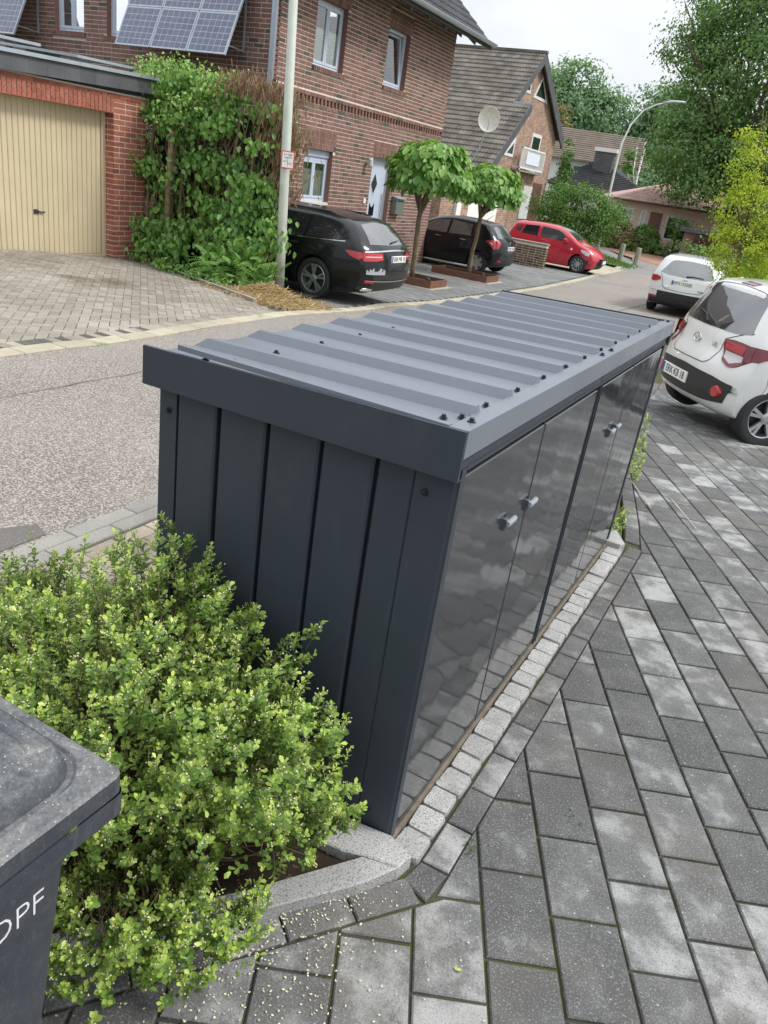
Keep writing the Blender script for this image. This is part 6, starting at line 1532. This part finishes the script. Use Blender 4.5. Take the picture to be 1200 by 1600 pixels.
for sd in (-1, 1):
    fs_ = lambda a, b, off, sd=sd: c.S(a, b, sd, off)
    c.patch(fs_, [(.75, 1.06), (1.38, 1.03)], [(.85, 1.35), (1.38, 1.39)], .004, M_cglass, 'side_window', t); c.patch(fs_, [(1.50, 1.03), (2.60, 1.0)], [(1.50, 1.39), (2.22, 1.34)], .004, M_cglass2, 'side_window', t); c.patch(fs_, [(.42, 1.12), (.66, 1.07)], [(.50, 1.25), (.76, 1.33)], .004, M_plastic, 'rear_pillar_panel', t)
    c.seam(fs_, [(1.43, .28), (1.43, 1.0)], t); c.seam(fs_, [(2.55, .30), (2.62, .6), (2.58, .98)], t)
    c.patch(fs_, [(3.22, .76), (3.48, .66), (3.64, .64)], [(3.20, .84), (3.45, .80), (3.64, .74)], .012, M_head, 'head_light', t); c.patch(fs_, [(3.48, .36), (3.66, .36)], [(3.48, .50), (3.66, .50)], .006, M_plastic, 'fog_light_recess', t)
    mb = MB(); mb.bbox(0, .12, .0, .18, 0, .12, .03, fn=lambda u, v, q: (2.42+u, sd*(c.Wd(2.42, 1.0)+.03+v), 1.0+q)); mb.build('mirror', M_pred, t, local=True)
    mb = MB(); mb.tube([c.S(1.55, .93, sd, .02), c.S(1.72, .93, sd, .02)], .012, 6); mb.build('door_handle', M_pred, t, local=True)
    mb = MB(); q0 = c.S(2.72, .79, sd, .006); mb.add([c.S(2.70, .76, sd, .004), c.S(2.80, .76, sd, .004), c.S(2.77, .83, sd, .004), c.S(2.72, .83, sd, .004)], [(0, 1, 2, 3)]); mb.build('wing_sticker', M_white, t, local=True)
mb = MB(); mb.box(3.76, 3.845, -.45, .45, .38, .60); mb.build('grille', M_plastic, t, local=True)
mb = MB(); mb.box(3.846, 3.855, -.26, .26, .42, .53); mb.build('number_plate', M_white, t, local=True)

# ------------------------------------------------------------------ street furniture
lp = thing('sign_post', 'tall pale green grey lamp post with a small hydrant sign beside the hedge', 'lamp post', (-7.09, 9.2, -.28))
b0 = np.array([-7.09, 9.2, -.30]); b1 = np.array([-7.22, 9.05, 5.2])
m = MB(); m.tube([b0, b0*.85+b1*.15, b1], [.078, .076, .062], 16); m.build('post', M_postpaint, lp, smooth=True)
pc = b0+(b1-b0)*((1.74+.3)/5.5)
sg = MB(); sr = unit(np.array([RT[0], RT[1], 0])); sn = np.cross(sr, [0, 0, 1]); ppt = pc+sn*.092+sr*.045
def SF(u, v, w_): return tuple(ppt+sr*u+np.array([0, 0, v])+sn*w_)
sg.bbox(-.10, .10, -.125, .125, -.006, 0, .002, fn=SF); sgo = sg.build('hydrant_sign', M_red, lp)
m = MB(); m.box(-.085, .085, -.11, .11, 0, .0012, fn=SF); m.build('sign_face', M_white, sgo)
m = MB(); m.box(-.06, .06, .028, .036, .0014, .0022, fn=SF); m.box(-.003, .003, -.09, .028, .0014, .0022, fn=SF); m.build('sign_lines', M_ink, sgo, kind='stuff')
for tx, u, v, s_ in (('H 100', 0, .07, .05), ('6,3', -.04, -.02, .042), ('0,5', .04, -.05, .042)):
    place_mesh('sign_lettering', text_mesh(tx, s_, M_ink, 'sign_lettering', .0004), sgo, SF(u, v, .0022), sr, (0, 0, 1))
# curved street lamp further down
sl = thing('street_lamp', 'curved arm street lamp rising above the round tree and houses', 'street lamp', (-10.3, 42.9, -.6))
m = MB(); m.tube([(-10.2, 42.9, -.6), (-10.5, 43.8, 1.5), (-10.72, 44.6, 3.6), (-10.85, 45.2, 5.0), (-10.75, 45.8, 6.0), (-10.4, 46.4, 6.8), (-9.9, 46.9, 7.2), (-9.5, 47.2, 7.36)], [.08, .07, .065, .06, .05, .045, .04, .035], 8); m.build('mast', M_postpaint, sl, smooth=True)
m = MB(); m.tube([(-9.6, 47.1, 7.33), (-9.2, 47.3, 7.46), (-8.7, 47.6, 7.52), (-8.5, 47.7, 7.52)], [.04, .08, .07, .03], 8); m.build('lamp_head', M_zinc, sl, smooth=True)
for k, (x, y) in enumerate(((-8.15, 39.4), (-7.05, 37.9))):
    m = MB(); m.lathe([(.13, -.7), (.13, .18), (.12, .2), (0, .21)], 12, fn=lambda a, b, z: (x+a, y+b, z)); tag(m.build('bollard', plain('bollard_wood', (.30, .28, .23), .9, var=.2), smooth=False), ['left round bollard on the grass verge beside the footpath', 'right round bollard on the grass verge nearer the street'][k], 'bollard', 'bollards on the verge')
# planters
def planter(x0, x1, y0, y1, z, label):
    t = thing('planter_box', label, 'planter', ((x0+x1)/2, (y0+y1)/2, z), 'brown steel planter frames')
    m = MB(); th = .03
    m.box(x0, x1, y0, y0+th, z-.05, z+.17); m.box(x0, x1, y1-th, y1, z-.05, z+.17); m.box(x0, x0+th, y0+th, y1-th, z-.05, z+.168); m.box(x1-th, x1, y0+th, y1-th, z-.05, z+.168); m.build('frame', M_corten, t)
    m = MB(); m.box(x0+th, x1-th, y0+th, y1-th, z-.05, z+.09); m.build('soil', M_soil, t)
    m = MB(); m.lathe([(0, .09), (.05, .10), (.055, .15), (.03, .19), (0, .19)], 10, fn=lambda a, b, q: (x1-.3+a, (y0+y1)/2+b, z+q)); m.build('spot_light', M_plastic, t)
    m = MB(); m.box(x0-.12, x1+.12, y0-.12, y1+.12, z-.05, z+.006); m.build('pale_surround', M_kerbpale, t)
planter(-7.95, -7.02, 15.0, 15.9, -.52, 'brown planter frame round the nearer clipped tree')
planter(-8.65, -7.0, 18.45, 19.35, -.545, 'brown planter frame round the farther clipped tree')
# ------------------------------------------------------------------ plants
g = np.random.default_rng(21)
def foliage(name, parent, data, mat, keep=0, fold=.22, droop=.15, leafname='leaf'):
    P, ax, N, s, w_, ti = data
    if keep:
        # nearest leaves in view become parts of their own
        d = P-CAM; dep = d@FW; px = 600+F_PX*(d@RT)/dep; py = 800-F_PX*(d@UP)/dep
        sc_ = np.where((dep > .1) & (px > -20) & (px < 1220) & (py > -20), s*F_PX/dep, -1)
        # prefer the leaves of the side that faces the camera
        cen = P.mean(0); fc = unit(P-cen)@(-unit(cen-CAM)); sc_ = sc_*(1+.6*np.clip(fc, -1, 1))
        idx = np.argsort(-sc_); a, b = idx[:keep], idx[keep:]
        for i in a:
            me = leaf_mesh('leaf', np.zeros((1, 3)), ax[i:i+1], N[i:i+1], s[i], w_[i], ti[i], mat, fold, droop); link(leafname, me, parent, loc=tuple(P[i]))
        P, ax, N, s, w_, ti = P[b], ax[b], N[b], s[b], w_[b], ti[b]
    link(name, leaf_mesh(name, P, ax, N, s, w_, ti, mat, fold, droop), parent, kind='stuff')
def trunk_tree(t, base, top, r0, r1, crown_c, spread, nb, mat, seed, bend=.03, n=8):
    r = random.Random(seed); m = MB(); base, top = np.array(base), np.array(top)
    pts = [base+(top-base)*k/5+np.array([r.uniform(-bend, bend), r.uniform(-bend, bend), 0])*(0 < k < 5) for k in range(6)]
    m.tube(pts, list(np.linspace(r0, r1, 6)), n); m.build('trunk', mat, t, smooth=True)
    m = MB()
    for k in range(nb):
        a = r.uniform(0, 6.28); e = np.array(crown_c)+np.array([math.cos(a)*spread[0]*r.uniform(.4, .85), math.sin(a)*spread[1]*r.uniform(.4, .85), spread[2]*r.uniform(-.4, .8)])
        s_ = top+(base-top)*r.uniform(0, .15); mid = s_*.5+e*.5+np.array([0, 0, .1*spread[2]])
        m.tube([s_, mid, e], [r1*.75, r1*.45, r1*.12], 5)
    m.build('branches', mat, t, kind='stuff')
# clipped catalpas: big drooping leaves in overlapping tiers
def catalpa(label, base, top, cc, rad, seed, nl=1500):
    t = thing('catalpa_tree', label, 'tree', tuple(base), 'clipped ball trees in planters'); g = np.random.default_rng(seed)
    trunk_tree(t, base, top, .065, .055, cc, rad, 9, M_bark, seed)
    n = nl; d = unit(g.normal(size=(n, 3))); d[:, 2] = np.where(d[:, 2] < -.45, -d[:, 2], d[:, 2]); d = unit(d)
    lump = 1+.13*np.sin(7*d[:, 0]+seed)*np.cos(6*d[:, 1])+.09*np.sin(9*d[:, 2]+5*d[:, 0]+seed)+.06*g.normal(size=n)
    P = np.array(cc)+d*np.array(rad)*(g.uniform(.72, 1.0, n)**.6*lump)[:, None]; out = unit(d*np.array([1, 1, .5]))
    ax = unit(out*.55+np.array([0, 0, -.75])+g.normal(size=(n, 3))*.22); N = unit(out*.8+np.array([0, 0, .55])+g.normal(size=(n, 3))*.2)
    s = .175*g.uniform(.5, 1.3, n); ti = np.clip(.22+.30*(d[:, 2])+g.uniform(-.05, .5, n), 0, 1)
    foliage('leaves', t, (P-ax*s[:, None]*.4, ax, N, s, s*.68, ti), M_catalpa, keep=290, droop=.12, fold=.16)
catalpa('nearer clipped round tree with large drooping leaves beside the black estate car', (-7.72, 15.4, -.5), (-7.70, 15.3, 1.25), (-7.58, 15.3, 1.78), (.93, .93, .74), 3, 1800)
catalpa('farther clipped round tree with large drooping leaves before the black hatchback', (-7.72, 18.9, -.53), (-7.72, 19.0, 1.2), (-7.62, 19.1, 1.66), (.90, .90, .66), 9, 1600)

# overgrown climber hedge between garage and lamp post
hd = thing('climbing_hedge', 'tall overgrown hedge of climbers between the garage pier and lamp post', 'hedge', (-9, 9.5, -.3))
g = np.random.default_rng(5)
blobs = [((-9.9, 9.55, 1.55), (.75, .45, 1.0)), ((-9.75, 9.6, 2.35), (.75, .5, .55)), ((-9.0, 9.5, 2.0), (.75, .45, .85)), ((-9.1, 9.45, .95), (.85, .45, .9)), ((-8.05, 9.45, 1.9), (.62, .4, .80)), ((-8.1, 9.3, .9), (.75, .42, .95)), ((-7.75, 9.2, .35), (.6, .4, .65)), ((-9.7, 9.3, .2), (.7, .35, .5)), ((-8.8, 9.0, .05), (.9, .35, .4))]
def box_leaves(seed, blobs, n, size, mat, keep, name, down=.6, ratio=.62, clumps=170, clump=.13, droop=.2):
    g = np.random.default_rng(seed); P, ax, N, s, w_, ti = crown(seed, blobs, n, size, clump=clump, clumps=clumps, ratio=ratio, up=.35, shell=(.55, 1.05))
    m = len(P); toC = unit(CAM-P)
    ax = unit(ax*.6+np.array([0, 0, -down])+g.normal(size=(m, 3))*.3); N = unit(N*.6+toC*.45+np.array([0, 0, .35]))
    return (P, ax, N, s, w_, ti)
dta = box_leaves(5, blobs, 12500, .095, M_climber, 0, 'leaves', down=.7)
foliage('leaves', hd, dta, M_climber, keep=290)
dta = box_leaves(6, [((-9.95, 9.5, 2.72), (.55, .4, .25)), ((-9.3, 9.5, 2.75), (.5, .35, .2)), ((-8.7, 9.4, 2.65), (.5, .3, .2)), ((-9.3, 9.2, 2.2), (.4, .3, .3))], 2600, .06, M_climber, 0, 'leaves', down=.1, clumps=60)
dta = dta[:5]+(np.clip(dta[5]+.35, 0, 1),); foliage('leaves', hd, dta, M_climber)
# dry part near the post
dta = box_leaves(7, [((-7.5, 9.55, 2.35), (.32, .24, .60)), ((-7.36, 9.5, 1.8), (.24, .2, .68)), ((-8.1, 9.4, 2.76), (.6, .25, .10))], 3000, .13, M_dry, 0, 'dry_leaves', down=1.1, ratio=.13, clumps=90)
foliage('dry_leaves', hd, dta, M_dry)
m = MB(); r = random.Random(2)
for k in range(150):
    x = r.uniform(-10.4, -7.3); z0 = r.uniform(-.2, 1.5); p = np.array([x, 9.45+r.uniform(-.15, .15), z0]); pts = [p]
    for q in range(4): p = p+np.array([r.uniform(-.15, .15), r.uniform(-.08, .08), r.uniform(.15, .4)]); pts.append(p)
    m.tube(pts, [.010, .009, .008, .006, .004], 4, cap=False)
for x, rr__ in ((-9.55, .045), (-9.35, .03), (-8.3, .035), (-10.1, .03), (-7.9, .03)): m.tube([(x, 9.25, -.3), (x+.03, 9.2, .6), (x-.02, 9.3, 1.4), (x+.05, 9.4, 2.4)], [rr__, rr__*.9, rr__*.8, rr__*.5], 7)
m.build('woody_stems', M_bark, hd, kind='stuff')
m = MB(); m.tube([(-9.42, 9.02, -.3), (-9.42, 9.02, .95), (-9.40, 9.05, 1.9)], [.055, .05, .045], 8); m.build('trunk', M_bark, hd, smooth=True)
m = MB(); m.box(-10.3, -7.6, 9.62, 9.66, -.3, 2.3); m.build('thicket_shade_sheet', plain('deep_thicket_shade', (.018, .022, .012), .95, var=.3), hd)  # near-black sheet added behind the leaves for the deep shade inside the hedge
# feathery shrub in front of the post
def pinnate(t, n, blobs, seed, L0=.32, mat=M_climber):
    g = np.random.default_rng(seed); P, ax, N, s, w_, ti = crown(seed, blobs, n, L0, clump=.12, clumps=60, shell=(.5, 1))
    LP, LT, LN, LS, LI = [], [], [], [], []; m_ = len(P); out = unit(P-np.mean(P, 0)); axis = unit(out*.7+np.array([0, 0, .3])+g.normal(size=(m_, 3))*.35); nrm = unit(np.array([0, 0, 1])+g.normal(size=(m_, 3))*.3+unit(CAM-P)*.4); side = unit(np.cross(axis, nrm))
    for q in range(9):
        f = q/8; b = P+axis*(s*f)[:, None]+np.array([0, 0, -.25])*(s*f*f)[:, None]
        for sd in (-1, 1): LP.append(b); LT.append(unit(side*sd+axis*.5)); LN.append(nrm); LS.append(np.full(m_, .06)*(1-.4*f)); LI.append(np.clip(ti*.6+.35, 0, 1))
    LS = np.concatenate(LS); link('leaves', leaf_mesh('leaves', np.concatenate(LP), np.concatenate(LT), np.concatenate(LN), LS, LS*.36, np.concatenate(LI), mat), t, kind='stuff')
fs2 = thing('feathery_shrub', 'feathery leaved green shrub at the foot of the lamp post', 'shrub', (-7.6, 8.9, -.3)); pinnate(fs2, 300, [((-7.6, 8.9, .05), (.36, .25, .32)), ((-8.0, 8.75, -.05), (.3, .2, .2))], 8, L0=.22)
# ground cover along the edging and straw heap
dta = box_leaves(9, [((-9.7, 9.0, -.22), (.7, .14, .10)), ((-8.6, 8.6, -.2), (.7, .16, .10)), ((-7.9, 8.3, -.2), (.5, .15, .07)), ((-10.1, 9.1, -.15), (.3, .15, .14))], 1300, .06, M_climber, 0, 'x', down=0, clumps=60, clump=.08)
gc = thing('ground_ivy', 'low leafy ground cover along the stone edging below the hedge', 'ground cover', (-9, 8.7, -.3)); foliage('leaves', gc, dta, M_climber)
n = 7500; g = np.random.default_rng(14)
cx_ = g.normal(-6.6, .55, n); cy_ = 8.35-.12*(cx_+6.6)+g.normal(0, .36, n); k = (cx_ < -5.7) & (cx_ > -7.9) & (cy_ > 7.3+(-(cx_+6.0))*.35); cx_, cy_ = cx_[k], cy_[k]; n = len(cx_)
hgt = .16*np.exp(-((cx_+6.8)/.5)**2-((cy_-8.55+.35*(cx_+6.75))/.28)**2)
P = np.stack([cx_, cy_, np.array([tz(0, y) for y in cy_])+.02+hgt*g.uniform(.5, 1.1, n)], 1); a = g.uniform(0, 6.28, n); ax = unit(np.stack([np.cos(a), np.sin(a), g.normal(0, .22, n)], 1)); N = np.tile([0, 0, 1.], (n, 1))
link('straw_litter', leaf_mesh('straw_litter', P, ax, N, g.uniform(.08, .22, n), .008, g.random(n), M_straw, .2, .1), kind='stuff')
def big_tree(name, label, base, top, r0, blobs, n, size, mat, seed, clumps, clump, group=None, nb=14, bark=M_darkbark, ratio=.62, cat='tree', shell=(.6, 1.05)):
    t = thing(name, label, cat, tuple(base), group); cc = np.mean([b[0] for b in blobs], 0); sp = np.ptp([np.array(b[0])+np.array(b[1]) for b in blobs]+[np.array(b[0])-np.array(b[1]) for b in blobs], 0)/2
    trunk_tree(t, base, top, r0, r0*.6, cc, sp, nb, bark, seed, bend=r0*.5)
    foliage('crown', t, crown(seed, blobs, n, size, clump=clump, clumps=clumps, ratio=ratio, shell=shell), mat); return t
big_tree('golden_tree', 'conical yellow green tree at the right edge behind the white hatchback', (-.75, 16.3, -.5), (-.9, 16.4, 1.6), .07,
         [((-.82, 16.4, 1.40), (.66, .6, .72)), ((-1.02, 16.4, 2.1), (.50, .5, .62)), ((-1.26, 16.4, 2.8), (.30, .32, .6)), ((-1.42, 16.45, 3.3), (.16, .16, .38)), ((-.1, 16.6, 1.2), (.75, .7, .85)), ((.1, 16.8, 2.5), (.55, .6, 1.0)), ((-.38, 17, 3.9), (.30, .35, .7)), ((-.35, 16.3, .5), (.45, .45, .5))], 22000, .047, M_yellow, 31, 260, .13, bark=M_bark)
big_tree('broad_tree', 'very large dark green tree towering over the street at right', (-4.9, 51, -.6), (-5.3, 52, 4), .35,
         [((-4.5, 54, 10.5), (5.2, 4.5, 4.0)), ((-7.6, 54, 8.3), (3.2, 3.5, 3.2)), ((-8.6, 53, 5.6), (2.6, 3, 1.9)), ((-5.5, 52, 4.9), (3.0, 3, 2.0)), ((-2, 53, 6.0), (4, 4, 3.2)), ((-7.2, 55, 12.6), (3.4, 3.4, 2.6)), ((-3.5, 55, 14.5), (4.5, 4, 3.0)), ((-7.0, 51, 3.3), (1.7, 1.6, .9)), ((1.5, 54, 10), (4, 4, 5)), ((-3.0, 51, 3.0), (2.4, 2.0, 1.6)), ((-9.0, 55, 14.0), (1.9, 2.0, 1.5)), ((-10.2, 55, 11.0), (1.6, 2.0, 1.4))],
         80000, .19, M_tree, 33, 800, .60, nb=26)
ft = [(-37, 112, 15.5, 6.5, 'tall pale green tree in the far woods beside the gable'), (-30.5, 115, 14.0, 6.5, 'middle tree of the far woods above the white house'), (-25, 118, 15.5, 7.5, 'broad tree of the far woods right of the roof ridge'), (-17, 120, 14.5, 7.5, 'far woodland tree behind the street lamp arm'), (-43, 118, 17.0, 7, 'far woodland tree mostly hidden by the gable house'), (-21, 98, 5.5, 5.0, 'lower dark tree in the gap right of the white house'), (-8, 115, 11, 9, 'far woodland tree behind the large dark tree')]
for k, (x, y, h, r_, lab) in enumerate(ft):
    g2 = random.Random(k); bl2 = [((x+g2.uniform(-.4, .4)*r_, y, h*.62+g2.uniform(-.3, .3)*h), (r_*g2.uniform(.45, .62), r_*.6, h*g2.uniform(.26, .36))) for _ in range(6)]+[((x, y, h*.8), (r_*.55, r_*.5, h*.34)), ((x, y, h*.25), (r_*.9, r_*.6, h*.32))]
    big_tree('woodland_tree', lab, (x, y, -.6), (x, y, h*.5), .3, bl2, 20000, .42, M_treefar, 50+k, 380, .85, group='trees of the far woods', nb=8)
big_tree('spruce', 'dull grey green conifer in front of the far woods', (-33, 100, -.6), (-33, 100, 8), .15, [((-32.5, 100, 9.0), (1.7, 1.7, 1.8)), ((-32.5, 100, 10.8), (.8, .8, 1.4))], 2400, .3, M_rhodo, 70, 70, .4, nb=4)
big_tree('spruce', 'small dark pointed conifer beside the white vent pipes', (-16.3, 74, -.6), (-16.3, 74, 4), .1, [((-16.8, 73.5, 3.6), (.9, .9, 1.6)), ((-16.8, 73.5, 5.4), (.4, .4, 1.3))], 1500, .22, M_hedge, 71, 50, .25, nb=3)
big_tree('round_tree', 'wide flat crowned small tree behind the red car', (-9.45, 36.3, -.6), (-9.5, 36.6, .7), .12, [((-11.2, 37.2, 1.45), (1.25, 1.1, 1.05)), ((-9.9, 36.9, 1.6), (1.35, 1.1, .95)), ((-8.8, 37.2, 1.3), (.95, .9, .85)), ((-10.7, 36.8, .5), (1.2, .8, .5)), ((-9.3, 36.6, .55), (.9, .8, .45))], 13000, .10, M_hedge, 72, 240, .22, nb=12)
big_tree('column_conifer', 'bright green columnar conifer against the right edge of the gable house', (-13.2, 43.9, -.6), (-13.2, 43.9, 2), .08, [((-13.2, 43.9, .8), (.6, .6, 1.4)), ((-13.25, 43.9, 2.4), (.45, .45, 1.5)), ((-13.3, 44, 3.9), (.25, .25, 1.1))], 3600, .12, M_hedge, 73, 120, .14, nb=3)
big_tree('clipped_yew', 'dense clipped round evergreen bush before the pink wall', (-9.6, 51.6, -.7), (-9.6, 51.6, 0), .08, [((-9.55, 51.6, .05), (.95, .9, .98))], 5200, .11, M_hedge, 74, 240, .10, nb=3, cat='shrub', shell=(.85, 1.0))
big_tree('rhododendron', 'loose brownish green shrub left of the clipped evergreen bush', (-11.3, 50.8, -.6), (-11.3, 50.8, .2), .06, [((-11.4, 50.9, .45), (1.2, .9, 1.0)), ((-10.7, 50.8, -.1), (.9, .7, .6))], 3600, .14, M_rhodo, 75, 110, .2, nb=6, cat='shrub')
big_tree('climbing_rose', 'slender green bush beside the corner of the pink bungalow', (-7.6, 51, -.6), (-7.6, 51, 1.2), .05, [((-7.5, 51, 1.2), (.7, .6, .7)), ((-7.2, 51, .2), (.6, .5, .7)), ((-8.1, 51, -.2), (.7, .5, .4))], 2200, .12, M_hedge, 76, 60, .2, nb=6, cat='shrub')
big_tree('low_hedge', 'low green planting bed left of the brownish shrub', (-13.2, 47.8, -.6), (-13.2, 47.8, -.2), .04, [((-14.5, 47.0, -.2), (1.5, .7, .55)), ((-12.4, 49.5, -.3), (1.4, .8, .5)), ((-13.5, 44.8, -.1), (.9, .7, .5)), ((-10.4, 50.6, -.4), (.8, .5, .35))], 3400, .11, M_hedge, 77, 100, .2, nb=5, cat='hedge')
big_tree('side_hedge', 'sunlit green hedge between the white compact and the golden tree', (-1.2, 26, -.5), (-1.2, 26, 0), .05, [((-.8, 26, .0), (1.3, 1.6, .75)), ((.8, 25, .1), (1.5, 1.6, .8)), ((-1.6, 31, .2), (1.2, 3, .9)), ((2.5, 22, .2), (2, 1.8, 1.0))], 9000, .08, M_hedge, 78, 180, .16, nb=6, cat='hedge')
big_tree('background_hedge', 'dark shrubs beside the low outbuilding', (-3, 46, -.6), (-3, 46, 0), .05, [((-5.7, 46.6, -.1), (.9, .7, .7)), ((-3.3, 46.4, .4), (1.3, .9, 1.2)), ((-1.2, 46.4, .6), (1.4, .9, 1.3)), ((1.5, 45, .4), (1.6, .9, 1.2))], 4600, .15, M_tree, 79, 120, .25, nb=6, cat='hedge')
# grass along the verge and among the paving far off
g = np.random.default_rng(80)
n = 2600; t_ = g.random(n); px_ = -6.8-t_*5.6+g.normal(0, .25, n); py_ = 35.2+t_*10.5+g.normal(0, .5, n)
P = np.stack([px_, py_, np.full(n, -.59)], 1); ax = unit(np.stack([g.normal(0, .3, n), g.normal(0, .3, n), np.ones(n)], 1)); link('verge_grass', leaf_mesh('grass', P, ax, unit(g.normal(size=(n, 3))), g.uniform(.05, .14, n), .03, g.random(n), M_hedge), kind='stuff')
# sheet of small weeds and moss tufts at paving joints near the shelter
P, T_, S_ = [], [], []
for (cx0, cy0, k) in ((.22, .14, 20), (.45, .45, 8), (-.02, 2.9, 40), (.12, 2.72, 16)):
    for _ in range(k): P.append((cx0+g.normal()*.02, cy0+g.normal()*.02, .0)); 
P = np.array(P); n = len(P); ax = unit(np.stack([g.normal(0, .6, n), g.normal(0, .6, n), np.ones(n)], 1)); link('joint_moss', leaf_mesh('moss', P, ax, unit(g.normal(size=(n, 3))), .012, .005, g.random(n), M_hedge), kind='stuff')
for k, (x, y, lab) in enumerate(((.337, -.245, 'single fresh green leaf lying on the paver near the bottom edge'),)):
    a = np.array([[x, y, .004], [x+.003, y, .004]]); me = leaf_mesh('leaf', a, np.array([[.8, .5, .2], [-.7, .6, .15]]), np.array([[0, 0, 1.], [0, 0, 1.]]), np.array([.016, .012]), np.array([.008, .007]), np.array([.8, .9]), M_holly)
    tag(link('fallen_leaf', me), lab, 'leaf')
